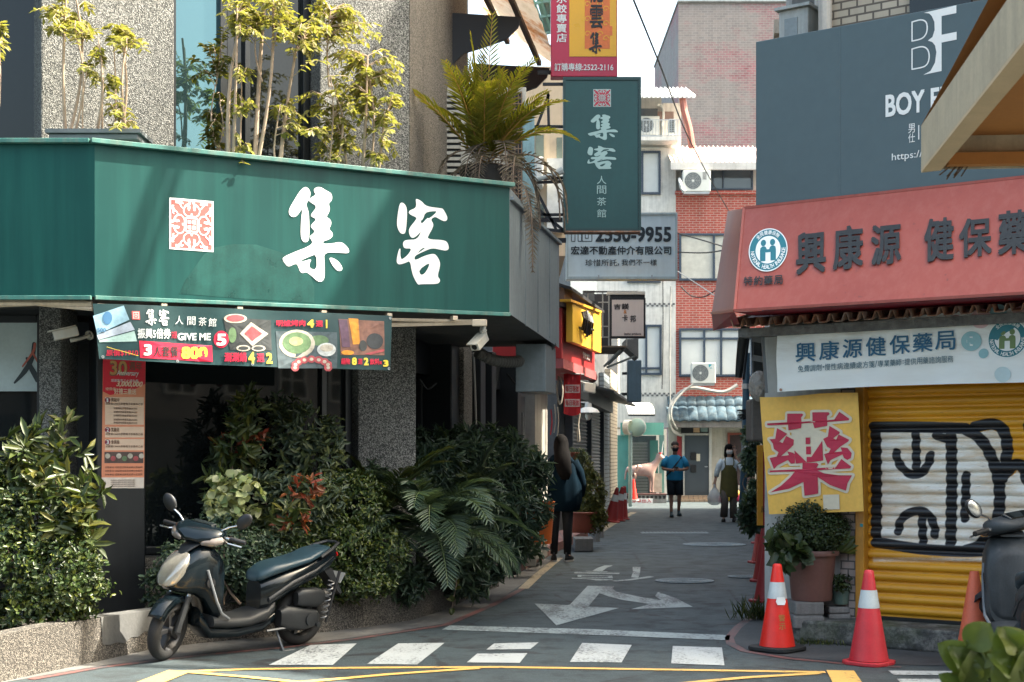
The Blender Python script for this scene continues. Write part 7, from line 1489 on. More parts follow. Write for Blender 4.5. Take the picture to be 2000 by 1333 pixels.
# potted shrub in front of the shutters, its low box and stones
c = P(1135, 1040, 22.0); t = pot("dark red pot with olive green bushy shrub before the grey shutters", c, .27, .32, mat("dark red pot", (.22, .05, .025), .5, var=.2), 24); p, d = pts_on([(1143, 1000, 22, .26, .2, .25), (1152, 960, 22, .22, .2, .3), (1140, 925, 22, .16, .15, .2), (1160, 1010, 22, .18, .18, .25)], 600); big_mesh("foliage", [rosettes(p, d, 8, .06, .028)], m_leaf("olive pot leaves", [(.06, .075, .015), (.09, .10, .02), (.13, .12, .03)], .4, .3), t)
q = M(); a = P(1122, 1063, 21.0); b = P(1158, 1040, 21); q.box(a.x, b.x, 20.9, 21.5, .01, .2); tag(q.build("planter_box", mat("grey timber box", (.13, .13, .125), .8, var=.3, grime=.4), None, loc=a, bevel=.01), "low grey planter box at the lane edge before the potted shrub", "planter")
for k, (x, y) in enumerate(((1160, 1058), (1168, 1050))): q = M(); c = G(x, y); q.lathe([(.10, 0), (.095, .3), (.08, .36), (.001, .37)], c, 14); tag(q.build("stone_post", CONC, None, loc=c, smooth=True), ("pale stub stone at the corner of the grey planter box, nearer one", "pale stub stone at the corner of the grey planter box, farther one")[k], "stone")
c = P(1118, 905, 21); t = pot("small red hanging pot with a fern beside the pale door panel", c, .12, .16, mat("dark red pot", (.22, .05, .025)), 18); p, d = pts_on([(1126, 895, 21, .14, .1, .12)], 90); big_mesh("foliage", [rosettes(p, d, 7, .07, .02)], LF_GREY, t)
# orange barrel pots on the porch by the standing person
ORP = mat("orange plastic tub", (.60, .13, .02), .45, var=.12)
for k, (x, y, D, lab) in enumerate(((1050, 1062, 17.6, "bright orange tub on the tiled porch behind the planter"),)):
    q = M(); c = P(x, y, D); q.lathe([(.001, 0), (.17, 0), (.21, .5), (.22, .52), (.2, .52), (.19, .46), (.001, .45)], c, 24); tag(q.build("tub", ORP, None, loc=c, smooth=True), lab, "tub")
c = P(1034, 1105, 16.6); t = pot("small white pot with dark leaves on the tiled porch", c, .10, .22, mat("cream pot", (.55, .50, .42), .5), 18); p, d = pts_on([(1038, 1070, 16.5, .14, .1, .12)], 14); big_mesh("foliage", [rosettes(p, d, 5, .13, .05)], LF_DENSE, t)
# ------------------------------------------------------------------ blurred round-leaved plant close to the camera
c = P(1960, 1520, 3.6); t = pot("out of focus pot under the round leaved plant at the lower right", c, .12, .2, TERC, 24); t["label"] = "potted plant with big round yellow green leaves at the lower right corner"; t["category"] = "plant"
pos = []; ax = []; up = []; L = []; Wd = []
for k in range(26):
    x = 1888 + (k * 47) % 140; y = 1250 + (k * 61) % 110; e = P(x, y, 3.6 + .12 * math.sin(k * 2.1)); q = M(); s0 = c + Vector((0, 0, .2)); q.tube([s0, s0.lerp(e, .6) + Vector((0, 0, .03)), e], [.005, .004, .003], 5); q.build("stem", PST, t)
    pos.append(e - Vector((0, 0, .02))); ax.append((math.cos(k * 1.7) * .7, -.15, .75 + .3 * math.sin(k))); up.append((math.sin(k * 2.3) * .5, -1., .35)); L.append(.085 + .018 * math.sin(k * 5)); Wd.append(.082)
def round_leaves(pos, ax, up, L, Wd):
    V = []; Fq = []
    for p, a, u, l, w_ in zip(pos, ax, up, L, Wd):
        a = Vector(a).normalized(); u = Vector(u); s_ = a.cross(u).normalized(); u = s_.cross(a); k0 = len(V); n = 10
        for i in range(n + 1):
            f = i / n; hw = w_ * .5 * math.sin(math.pi * min(1, f ** .85)) ** .7
            for sg in (-1, -.5, 0, .5, 1): V.append(p + a * l * f + s_ * hw * sg + u * (abs(sg) * hw * .35 - l * .25 * f * f + .004 * math.sin(f * 9 + sg * 4)))
        for i in range(n):
            for j in range(4): b0 = k0 + i * 5 + j; Fq.append((b0, b0 + 1, b0 + 6, b0 + 5))
    return np.array([tuple(v) for v in V]), np.array(Fq)
o = big_mesh("leaves", [round_leaves(pos, ax, up, L, Wd)], LF_ROUND, t); o.data.polygons.foreach_set("use_smooth", [True] * len(o.data.polygons))
# ================================================================== SCOOTERS
def ring(x, z0, z1, w_, n=20, e=.62, y0=0.):
    out = []
    for i in range(n):
        a = 2 * math.pi * i / n; c, s_ = math.cos(a), math.sin(a); out.append(Vector((x, y0 + w_ / 2 * math.copysign(abs(c) ** e, c), (z0 + z1) / 2 + (z1 - z0) / 2 * math.copysign(abs(s_) ** e, s_))))
    return out
def xf(m, mt): m.v = [tuple(mt @ Vector(p)) for p in m.v]; return m
TYRE = mat("black rubber tyre", (.018, .018, .018), .75, var=.25, vs=8, bump=.3, bs=90); ALLOY = mat("dark alloy rim", (.05, .05, .052), .4, .6)
CHROME = mat("polished metal", (.55, .55, .55), .2, .9, var=.1); HEADL = mat("hazy headlight lens", (.46, .43, .37), .22, .6, var=.25, vs=7, coat=.6); REDL = mat("red lens", (.35, .01, .01), .2)
def scooter(label, paint, trim, seatm, turn):
    t = thing("scooter", label, "scooter"); R = Matrix.Translation((1.07, 0, .78)) @ Matrix.Rotation(turn, 4, Vector((-.31, 0, .95))) @ Matrix.Translation((-1.07, 0, -.78))
    def wheel(x, wd, r, mt=None):
        q = M(); prof = [(r - .075, -wd / 2 + .012), (r - .05, -wd / 2), (r - .018, -wd * .40), (r - .003, -wd * .2), (r, 0), (r - .003, wd * .2), (r - .018, wd * .40), (r - .05, wd / 2), (r - .075, wd / 2 - .012)]
        q.lathe(prof, (x, 0, r), 40, axis='y'); w1 = q
        q2 = M(); q2.lathe([(r - .074, -wd / 2 + .016), (r - .085, -wd / 2 + .03), (r - .095, 0), (r - .085, wd / 2 - .03), (r - .074, wd / 2 - .016)], (x, 0, r), 36, axis='y'); q2.lathe([(.001, -.05), (.035, -.05), (.035, .05), (.001, .05)], (x, 0, r), 16, axis='y')
        for k in range(5): a = k * 2 * math.pi / 5; q2.bar((x + .03 * math.cos(a), 0, r + .03 * math.sin(a)), (x + (r - .085) * math.cos(a), 0, r + (r - .085) * math.sin(a)), .03, .045, (0, 1, 0))
        if mt is not None: xf(w1, mt); xf(q2, mt)
        o = w1.build("wheel", TYRE, t, smooth=True, angle=50); q2.build("rim", ALLOY, o, smooth=True); return o
    wheel(0, .115, .238); wheel(1.25, .10, .235, R)
    L = lambda nm, st, m_, mt=None, **k: (lambda q: (xf(q, mt) if mt is not None else q).build(nm, m_, t, smooth=True, angle=50, fix=True))(M().loft([ring(*s_, **k) for s_ in st]))
    for sy in (-1, 1):
        q = xf(M().tube([(1.25, .078 * sy, .235), (1.16, .078 * sy, .50)], .026, 10), R); o = q.build("fork_leg", trim, t, smooth=True); q = xf(M().tube([(1.165, .078 * sy, .49), (1.08, .07 * sy, .74)], .015, 10), R); q.build("fork_tube", CHROME, o, smooth=True)
    q = M(); vs = []
    for i in range(15):
        a = rad(30 + 130 * i / 14); row = []
        for j in range(9):
            b = -1 + 2 * j / 8; rr = .262 + .02 * (1 - b * b) - (.03 if abs(b) > .9 else 0); row.append(Vector((1.25 + rr * math.cos(a), b * .072, .235 + rr * math.sin(a))))
        vs.append(row)
    q.add([p for r in vs for p in r], [(i * 9 + j, i * 9 + j + 1, i * 9 + j + 10, i * 9 + j + 9) for i in range(14) for j in range(8)]); o = xf(q, R).build("front_fender", paint, t, smooth=True); o.modifiers.new("thickness", 'SOLIDIFY').thickness = .006
    L("front_cowl", [(1.315, .585, .63, .07), (1.28, .545, .685, .17), (1.20, .52, .77, .26), (1.10, .50, .85, .31), (1.02, .46, .90, .33), (.95, .34, .87, .36), (.90, .29, .82, .38), (.875, .30, .79, .34)], paint, e=.5)
    L("cowl_panel", [(1.18, .795, .81, .06), (1.12, .845, .872, .16), (1.02, .90, .925, .20), (.93, .885, .90, .16)], trim)
    L("headlight", [(1.335, .585, .60, .05), (1.315, .572, .655, .17), (1.268, .58, .722, .235), (1.215, .64, .782, .262), (1.175, .71, .815, .255), (1.155, .77, .83, .2)], HEADL, e=.5)
    for sy in (-1, 1): q = M(); q.tube([(1.03, .165 * sy, .70), (1.0, .178 * sy, .60), (.95, .186 * sy, .46), (.90, .19 * sy, .36), (.82, .18 * sy, .31)], .011, 8); q.build("cowl_trim", mat("grey trim", (.16, .17, .18), .4), t, smooth=True)
    L("leg_shield", [(.90, .32, .82, .36), (.875, .33, .80, .34), (.86, .36, .76, .28)], trim)
    L("floorboard", [(.95, .24, .34, .34), (.80, .22, .315, .35), (.60, .22, .31, .34), (.42, .24, .36, .30), (.34, .30, .42, .24)], trim)
    L("belly_panel", [(1.04, .26, .40, .22), (.95, .15, .26, .26), (.70, .13, .235, .28), (.45, .16, .26, .26), (.32, .22, .32, .2)], paint)
    L("rear_body", [(.47, .32, .58, .20), (.40, .34, .62, .27), (.25, .42, .68, .31), (.08, .50, .73, .31), (-.10, .57, .79, .27), (-.28, .64, .84, .20), (-.40, .71, .86, .13), (-.45, .76, .85, .07)], paint)
    for sy in (-1, 1): q = M(); q.loft([ring(.42, .40, .44, .03, 10, 1, .135 * sy), ring(.2, .53, .585, .03, 10, 1, .156 * sy), ring(-.05, .64, .68, .03, 10, 1, .142 * sy), ring(-.36, .77, .79, .02, 10, 1, .072 * sy)]); q.build("side_strip", trim, t, smooth=True)
    L("seat", [(.50, .58, .63, .14), (.47, .575, .685, .22), (.36, .625, .755, .285), (.18, .69, .785, .30), (.02, .735, .82, .30), (-.12, .785, .875, .28), (-.26, .835, .90, .22), (-.33, .85, .885, .12)], seatm, e=.7)
    q = M(); q.tube([(-.12, .135, .80), (-.28, .13, .875), (-.42, .075, .92), (-.45, 0, .925), (-.42, -.075, .92), (-.28, -.13, .875), (-.12, -.135, .80)], .016, 8); q.build("grab_rail", trim, t, smooth=True)
    L("tail_light", [(-.43, .765, .835, .11), (-.465, .77, .825, .09), (-.475, .785, .81, .05)], REDL)
    q = M(); q.prism([(-.25, -.07, .64), (-.36, -.07, .66), (-.52, -.07, .42), (-.50, -.07, .40), (-.34, -.07, .55)], (0, .14, 0)); q.build("rear_fender", trim, t); q = M(); q.obox((-.475, -.085, .50), (0, .17, 0), (-.07, 0, .10), (.006, 0, .004)); q.build("licence_plate", mat("dull plate", (.40, .41, .40), .4, .3), t)
    for nm, st, y in (("engine_case", [(.30, .20, .33, .08), (.24, .16, .36, .12), (.05, .15, .33, .13), (-.06, .17, .31, .11), (-.09, .2, .28, .06)], .12), ("air_box", [(.14, .36, .46, .07), (.10, .345, .49, .11), (-.08, .33, .49, .12), (-.18, .36, .46, .08)], .125)):
        q = M(); q.loft([ring(*s_, y0=y) for s_ in st]); q.build(nm, mat("dark cast case", (.022, .024, .026), .5, .2, var=.3), t, smooth=True, fix=True)
    q = M(); q.lathe([(.001, 0), (.055, 0), (.055, .015), (.03, .02), (.001, .02)], (.02, .185, .24), 20, axis='y'); q.lathe([(.001, 0), (.02, 0), (.02, .04), (.001, .04)], (-.03, .19, .20), 10, axis='y'); q.build("case_cover", mat("dark cast case", (.022, .024, .026)), t, smooth=True)
    q = M(); q.tube([(-.16 + .03 * math.cos(a) - .10 * a / 44, .165 + .03 * math.sin(a), .24 + .32 * a / 44 * 1.0) for a in [k * .5 for k in range(88)]][:88], .0065, 5); o = q.build("shock_spring", mat("grey spring steel", (.22, .22, .22), .4, .5), t, smooth=True); q = M(); q.tube([(-.15, .165, .2), (-.27, .165, .62)], .013, 8); q.build("shock_rod", BLACKP, o, smooth=True)
    q = M(); q.tube([(.25, -.14, .17), (.05, -.15, .2), (-.1, -.16, .24)], .022, 8); q.tube([(-.02, -.165, .24), (-.42, -.18, .36)], [.05, .06], 14); q.build("exhaust", BLACKP, t, smooth=True)
    q = M(); q.tube([(.30, .10, .16), (.31, .17, .08), (.30, .21, .01)], .011, 8); q.tube([(.31, .17, .012), (.30, .21, .012), (.20, .22, .012)], .010, 6); q.tube([(.42, .13, .17), (.18, .16, .19)], .012, 6); q.build("side_stand", mat("worn steel", (.10, .105, .11), .4, .6), t, smooth=True)
    # handlebar group
    L("handlebar_cover", [(1.13, .925, .945, .10), (1.10, .90, .99, .30), (1.03, .90, 1.03, .42), (.96, .92, 1.04, .42), (.90, .935, 1.01, .30), (.875, .95, .98, .14)], paint, R)
    for sy in (-1, 1):
        q = xf(M().loft([ring(1.125, .905, .93, .03, 10, 1, .10 * sy), ring(1.09, .90, .965, .10, 10, 1, .145 * sy), ring(1.03, .915, .985, .08, 10, 1, .19 * sy), ring(1.0, .935, .965, .03, 10, 1, .205 * sy)]), R); q.build("indicator", mat("clear indicator lens", (.17, .14, .12), .15, var=.3, coat=.5), t, smooth=True)
        q = xf(M().tube([(.97, .16 * sy, .965), (.955, .24 * sy, .965)], .012, 8), R); q.build("handlebar", CHROME, t, smooth=True); q = xf(M().tube([(.955, .235 * sy, .965), (.93, .36 * sy, .96)], .019, 12), R); q.build("grip", BLACKP, t, smooth=True)
        q = xf(M().tube([(.99, .21 * sy, .955), (1.02, .26 * sy, .945), (.985, .36 * sy, .935)], .007, 6), R); q.build("brake_lever", CHROME, t, smooth=True)
        q = xf(M().tube([(.98, .17 * sy, 1.02), (.965, .22 * sy, 1.055), (.95, .30 * sy, 1.09)], .007, 8), R); o = q.build("mirror_stem", CHROME, t, smooth=True)
        m3 = Matrix.Rotation(sy * rad(-40), 3, 'X'); q = M(); q.ell((.95, .33 * sy, 1.125), .022, .052, .078, 16, 10, m3); xf(q, R).build("mirror", BLACKP, o, smooth=True); q = M(); q.ell((.930, .33 * sy, 1.125), .006, .044, .068, 16, 8, m3); xf(q, R).build("mirror_glass", CHROME, o, smooth=True)
    q = M(); q.loft([ring(.985, 1.03, 1.045, .16), ring(.945, 1.035, 1.055, .2), ring(.90, 1.0, 1.02, .14)]); xf(q, R).build("dial", DGLASS, t, smooth=True)
    q = M(); q.lathe([(.001, 0), (.04, 0), (.038, .012), (.001, .014)], (1.0, .166, .60), 18, axis='y'); q.build("reflector", REDL if paint.name.startswith("dusty") else BLACKP, t, smooth=True)
    for o in t.children:
        if o.name.split('.')[0] in ('rear_body', 'side_strip', 'seat', 'grab_rail', 'tail_light', 'rear_fender', 'licence_plate', 'shock_spring', 'air_box'):
            for v in o.data.vertices: v.co.x = v.co.x * .74 if v.co.x < 0 else v.co.x; v.co.z = v.co.z if v.co.z < .5 else .5 + (v.co.z - .5) * .80
    return t
SBLK = mat("glossy black scooter paint", (.004, .008, .011), .2, spec=.35, var=.3, vs=3, coat=.25); STRM = mat("matt black scooter plastic", (.022, .024, .026), .5, var=.25, vs=5); SEATM = mat("blue black vinyl seat", (.022, .05, .068), .38, var=.2, vs=5)
s1 = scooter("glossy black scooter leaning on its stand in front of the teahouse planter", SBLK, STRM, SEATM, rad(27))
fr_c = G(322, 1291); rc_c = G(588, 1259); dv = fr_c - rc_c; s1.location = rc_c + dv * .03 + Vector((0, 0, .004)); k_ = dv.length / 1.25; s1.scale = (k_ * .96,) * 3; s1.rotation_euler = Matrix.Rotation(math.atan2(dv.y, dv.x), 3, 'Z').to_4x4().to_euler(); s1.rotation_euler = (Matrix.Rotation(math.atan2(dv.y, dv.x), 3, 'Z') @ Matrix.Rotation(rad(-5), 3, 'X')).to_euler()
DSTY = mat("dusty grey scooter paint", (.03, .038, .044), .5, var=.3, vs=5, grime=.3, gcol=(.13, .13, .13)); DST2 = mat("dusty dark scooter plastic", (.035, .042, .048), .6, var=.3, vs=6, grime=.3, gcol=(.12, .12, .12))
a2 = rad(86); s2 = dup(s1, (0, 0, 0), 0, "dusty grey scooter seen from its rider's side at the right edge before the shutter", None, None, 1., {SBLK.name: DSTY, STRM.name: DST2}); s2["category"] = "scooter"
hb = P(1972, 1052, 9.35); sc_ = .97; s2.scale = (sc_,) * 3; s2.rotation_euler = (0, 0, a2); s2.location = Vector((hb.x - sc_ * 1.0 * math.cos(a2), hb.y - sc_ * 1.0 * math.sin(a2), .02))
# ================================================================== TRAFFIC CONES
def cone(name_lab, body_m, base_m, stripe=True, h=.62, rb=.135, blk=True):
    t = thing("traffic_cone", name_lab, "traffic cone", (0, 0, 0), "traffic cones"); q = M(); R_ = lambda z: rb + (.030 - rb) * (z / h) ** .94
    z0, z1 = h * .60, h * .79
    q.lathe([(R_(z) if z else rb * 1.03, z) for z in [.03, .05, .1, .2, .3, .4, .5, .56, .6, h - .006]] + [(.022, h), (.018, h - .01)], (0, 0, 0), 36); q.build("body", body_m, t, smooth=True, angle=50)
    if stripe: q = M(); q.lathe([(R_(z) + .0018, z) for z in (z0, (z0 + z1) / 2, z1)], (0, 0, 0), 36); q.build("stripe", mat("reflective white band", (.55, .60, .60), .35, var=.12, vs=8, grime=.25), t, smooth=True)
    q = M()
    if blk: q.prism([(.19 * math.cos(a) * (1 + .10 * math.cos(4 * a)), .19 * math.sin(a) * (1 + .10 * math.cos(4 * a)), 0) for a in [2 * math.pi * i / 32 for i in range(32)]], (0, 0, .028))
    else: q.prism([(.165 * math.cos(a) * (1 + .07 * math.cos(4 * a) + .03 * math.cos(13 * a)), .165 * math.sin(a) * (1 + .07 * math.cos(4 * a) + .03 * math.sin(11 * a)), 0) for a in [2 * math.pi * i / 40 for i in range(40)]], (0, 0, .026))
    q.build("base", base_m, t, bevel=.006); return t
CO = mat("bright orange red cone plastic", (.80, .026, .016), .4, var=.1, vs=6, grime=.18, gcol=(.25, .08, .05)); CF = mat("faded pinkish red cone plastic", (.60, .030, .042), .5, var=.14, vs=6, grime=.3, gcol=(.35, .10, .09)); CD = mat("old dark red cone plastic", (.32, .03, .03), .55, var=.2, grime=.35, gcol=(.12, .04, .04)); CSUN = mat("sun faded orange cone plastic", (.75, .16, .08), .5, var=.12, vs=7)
RUB = mat("black rubber base", (.02, .022, .022), .8, var=.3)
c1 = cone("bright orange red traffic cone with maker's sticker on a black base before the terracotta pot", CO, RUB); c1.location = P(1518, 1269, 10.28)
q = M(); cy = lambda u, z, n: Vector((math.sin(u / .08) * (.0955 + n), -math.cos(u / .08) * (.0955 + n), z)); 
def cw(u, z, n): r = (.135 + (.030 - .135) * (z / .62) ** .94) + n + .0015; return Vector((math.sin(u / r + .12) * r, -math.cos(u / r + .12) * r, z))
q.add([cw(u, z, .001) for u, z in ((-.035, .275 + .02), (-.025, .27), (.03, .27), (.042, .295), (.032, .325), (-.025, .325))], [tuple(range(6))]); q2 = M(); q2.v = [(x, y, z + .06) for x, y, z in q.v]; q2.f = q.f; q2.mi = q.mi; o = q2.build("sticker", PRW, c1)
q = M(); put_text(q, "交通錐", cw, -.026, .03, .345, .372, .003, off=.02, thick=.001); q.build("sticker_print", mat("red lettering", (.50, .05, .05)), c1)
for i, ch in enumerate("警示"): q = M(); put_text(q, ch, cw, -.02, .03, .215 - i * .06, .262 - i * .06, .001, off=.015, thick=.001); q.build("lettering", mat("orange lettering", (.55, .20, .04)), c1)
c2 = cone("faded red traffic cone with white band and ragged red foot before the yellow shutter", CF, CF, True, .635, .138, False); c2.location = P(1697, 1297, 9.62)
c3 = cone("plain faded red cone without band beside the dusty grey scooter", CSUN, CF, False, .60, .13, False); c3.location = P(1903, 1287, 9.75)
for k, (x, y, D, tl, lab) in enumerate(((1192, 1018, 30.3, (.10, .20), "front cone of the three red cones leaning on the grey shutters"), (1204, 1016, 30.9, (.08, .17), "middle cone of the three red cones leaning on the grey shutters"), (1213, 1014, 31.5, (.05, .10), "rear cone of the three red cones leaning on the grey shutters"))):
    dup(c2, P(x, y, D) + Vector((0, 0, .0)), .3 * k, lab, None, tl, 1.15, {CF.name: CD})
far = dup(c3, P(1237, 985, 41.5) + Vector((0, 0, .10)), .4, "sunlit orange cone on a grey disc at the far end before the horse statue", None, None, 1.05, {CSUN.name: CO, CF.name: mat("grey concrete disc", (.35, .34, .32), .8)})
for k, (x, y, D, s_) in enumerate(((1498, 1176, 13.0, 1.0), (1492, 1136, 14.6, 1.0), (1487, 1100, 16.5, 1.05), (1490, 1062, 19.5, 1.1))):
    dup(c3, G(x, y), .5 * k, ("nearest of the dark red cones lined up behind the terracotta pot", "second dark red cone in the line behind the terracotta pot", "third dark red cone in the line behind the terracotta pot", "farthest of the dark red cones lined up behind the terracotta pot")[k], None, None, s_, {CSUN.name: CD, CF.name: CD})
# ================================================================== PEOPLE AND THE HORSE STATUE
SKIN = mat("skin", (.30, .15, .095), .5, var=.08); SKIN2 = mat("light skin", (.42, .25, .18), .5, var=.06)
def skinned(name, pts, chains, m_, par, sub=2):
    """one continuous surface grown round a skeleton: pts name -> (x, y, z, radius)"""
    keys = list(pts); ix = {k: i for i, k in enumerate(keys)}; E = []
    for ch in chains: E += [(ix[a], ix[b]) for a, b in zip(ch, ch[1:])]
    me = bpy.data.meshes.new(name); me.from_pydata([pts[k][:3] for k in keys], E, []); o = bpy.data.objects.new(name, me); C.objects.link(o)
    sk = o.modifiers.new("skin", 'SKIN'); sk.use_smooth_shade = True; me.skin_vertices.new() if not me.skin_vertices else None
    for i, k in enumerate(keys): r = pts[k][3]; me.skin_vertices[0].data[i].radius = (r if not isinstance(r, tuple) else r[0], r if not isinstance(r, tuple) else r[1]); me.skin_vertices[0].data[i].use_root = (i == 0)
    sb = o.modifiers.new("subdivision", 'SUBSURF'); sb.levels = sub; sb.render_levels = sub
    me2 = bpy.data.meshes.new_from_object(o.evaluated_get(bpy.context.evaluated_depsgraph_get())); bpy.data.objects.remove(o); bpy.data.meshes.remove(me)
    me2.materials.clear(); me2.materials.append(m_); r = bpy.data.objects.new(name, me2); C.objects.link(r); r.parent = par; OFF[r.name] = Vector((0, 0, 0)); return r
def arm_pts(p, s, sh, el, wr, ax):
    """shoulder, elbow, wrist, then a palm and five fingers; ax = the way the fingers point"""
    sh, el, wr, ax = map(Vector, (sh, el, wr, ax)); ax.normalize(); sd = ax.cross(Vector((0, 1, .3))).normalized()
    p[s + "sh"] = (*sh, .058); p[s + "el"] = (*el, .043); p[s + "wr"] = (*wr, .028); pm = wr + ax * .06; p[s + "pm"] = (*pm, .032)
    ch = [[s + "sh", s + "el", s + "wr", s + "pm"]]
    for f in range(4):
        a = pm + sd * (.024 - .016 * f) + ax * .03; ln = (.035, .042, .04, .03)[f]; b = a + ax * ln; c = b + (ax * .5 + Vector((0, .6, -.2))).normalized() * ln * .7
        for nm, v in (("a", a), ("b", b), ("c", c)): p[f"{s}f{f}{nm}"] = (*v, .0095)
        ch.append([s + "pm", f"{s}f{f}a", f"{s}f{f}b", f"{s}f{f}c"])
    a = wr + ax * .03 + sd * .038; b = a + (ax + sd * .5).normalized() * .035; p[s + "ta"] = (*a, .011); p[s + "tb"] = (*b, .009); ch.append([s + "wr", s + "ta", s + "tb"]); return ch
def figure(label, loc, rz, scale, skin, arms, legs, head=(0, 0)):
    t = thing("person", label, "person", (0, 0, 0)); hx, hy = head
    p = {"pelvis": (0, 0, .93, (.13, .10)), "waist": (0, 0, 1.08, (.12, .09)), "chest": (0, 0, 1.27, (.145, .105)), "neckb": (0, 0, 1.41, .065), "neck": (hx * .4, .01 + hy * .4, 1.48, .052), "jaw": (hx * .8, .035 + hy * .8, 1.545, (.062, .068)), "face": (hx, .025 + hy, 1.61, (.075, .09)), "skull": (hx, .005 + hy, 1.68, (.072, .085)), "crown": (hx, .0 + hy, 1.725, .04), "nose": (hx, .125 + hy, 1.60, .013)}
    ch = [["pelvis", "waist", "chest", "neckb", "neck", "jaw", "face", "skull", "crown"], ["face", "nose"]]
    for s, a in zip("lr", arms): c = arm_pts(p, s, *a); ch += [["chest", s + "sh"]] + c
    for s, (hip, kn, an, toe) in zip("lr", legs):
        p[s + "hip"] = (*hip, .085); p[s + "kn"] = (*kn, .055); p[s + "an"] = (*an, .035); p[s + "toe"] = (*toe, .03); ch.append(["pelvis", s + "hip", s + "kn", s + "an", s + "toe"])
    skinned("body", p, ch, skin, t)
    for sx in (-1, 1): q = M(); q.ell((hx + .03 * sx, .098 + hy, 1.635), .012, .008, .008, 10, 6); q.build("eye", BLACKP, t, smooth=True); q = M(); q.ell((hx + .08 * sx, .0 + hy, 1.615), .012, .022, .034, 10, 6); q.build("ear", skin, t, smooth=True)
    t.location = loc; t.rotation_euler = (0, 0, rz); t.scale = (scale,) * 3; return t
def garment(par, name, rings, m_, n=28, folds=.0, cap=True):
    R_ = []
    for k, (z, cx, cy_, rx, ry) in enumerate(rings): R_.append([Vector((cx + rx * math.cos(a) * (1 + folds * math.sin(a * 7 + k * .4)), cy_ + ry * math.sin(a) * (1 + folds * math.sin(a * 9 + 1 + k * .3)), z)) for a in [2 * math.pi * i / n for i in range(n)]])
    q = M(); q.loft(R_, cap); return q.build(name, m_, par, smooth=True, angle=180, fix=True)
def sleeve(par, name, pts, rs, m_): q = M(); q.tube(pts, rs, 14); return q.build(name, m_, par, smooth=True, angle=180)
def shoe(par, an, toe, m_, sole):
    an, toe = Vector(an), Vector(toe); d = (toe - an); d.z = 0; d.normalize(); s_ = Vector((-d.y, d.x, 0)); z = min(an.z, toe.z) - .045
    def oval(zz, k, back=.065, fw=.20): return [an + d * (fw * .5 - back * .5 + (fw + back) / 2 * math.cos(a)) + s_ * (.046 * k * math.sin(a) * (1 + .12 * math.cos(a))) + Vector((0, 0, zz - an.z)) for a in [2 * math.pi * i / 18 for i in range(18)]]
    q = M(); q.loft([oval(z, 1.02), oval(z + .022, 1.04)]); o = q.build("shoe", m_, par, smooth=True, angle=50); q.mi; q2 = M(); q2.loft([oval(z + .0225, 1.0), oval(z + .055, .9), oval(z + .085, .62, .06, .10), oval(z + .13, .75, .055, .05)]); q2.build("shoe_upper", m_, o, smooth=True, angle=180); o.data.materials[0] = sole; return o
# long haired person seen from behind
NVY = mat("navy coat cloth", (.004, .012, .020), .95, spec=.05, var=.3, vs=5); BKC = mat("black trousers cloth", (.010, .011, .013), .85, var=.2); HAIR = mat("black hair", (.006, .005, .005), .85, spec=.1, var=.4, vs=14); SOLE = mat("pale rubber sole", (.45, .43, .40), .7); SHB = mat("black canvas shoe", (.012, .012, .013), .7)
lg = [((-.085, 0, .88), (-.095, .01, .50), (-.10, 0, .09), (-.11, .12, .05)), ((.085, 0, .88), (.09, .0, .50), (.085, .02, .09), (.12, .13, .05))]
w1 = figure("long haired person in an oversized navy coat standing with back turned at the lane edge", G(1096, 1098), rad(-6), .965, SKIN2, [((-.19, 0, 1.36), (-.25, .03, 1.10), (-.22, .14, .92), (.2, .7, -.4)), ((.19, 0, 1.36), (.25, .03, 1.10), (.22, .14, .92), (-.2, .7, -.4))], lg)
garment(w1, "coat", [(.70, .0, -.02, .20, .13), (.72, .0, -.02, .245, .165), (.86, .01, -.02, .27, .18), (1.05, .01, -.015, .275, .18), (1.20, .0, -.01, .26, .165), (1.33, 0, -.005, .235, .14), (1.42, 0, 0, .16, .11), (1.46, 0, 0, .095, .085)], NVY, 40, .05)
for sx in (-1, 1): sleeve(w1, "sleeve", [(.17 * sx, 0, 1.39), (.245 * sx, .0, 1.24), (.285 * sx, .03, 1.05), (.265 * sx, .12, .92)], [.07, .075, .068, .05], NVY)
garment(w1, "hood", [(1.37, 0, -.10, .16, .05), (1.42, 0, -.10, .17, .06), (1.47, 0, -.08, .13, .07), (1.49, 0, -.06, .09, .06)], NVY, 24, .04)
garment(w1, "hair", [(1.14, .07, -.19, .05, .02), (1.24, .06, -.195, .10, .03), (1.40, .03, -.17, .115, .045), (1.50, .02, -.10, .112, .08), (1.58, .0, -.03, .105, .105), (1.66, .0, -.01, .10, .11), (1.72, 0, -.01, .08, .09), (1.765, 0, -.01, .03, .04)], HAIR, 24, .02)
for (h_, kn, an, toe), sx in zip(lg, (-1, 1)): sleeve(w1, "trouser_leg", [h_, kn, (an[0], an[1], an[2] + .02)], [.095, .068, .05], BKC); shoe(w1, an, toe, SHB, SOLE)
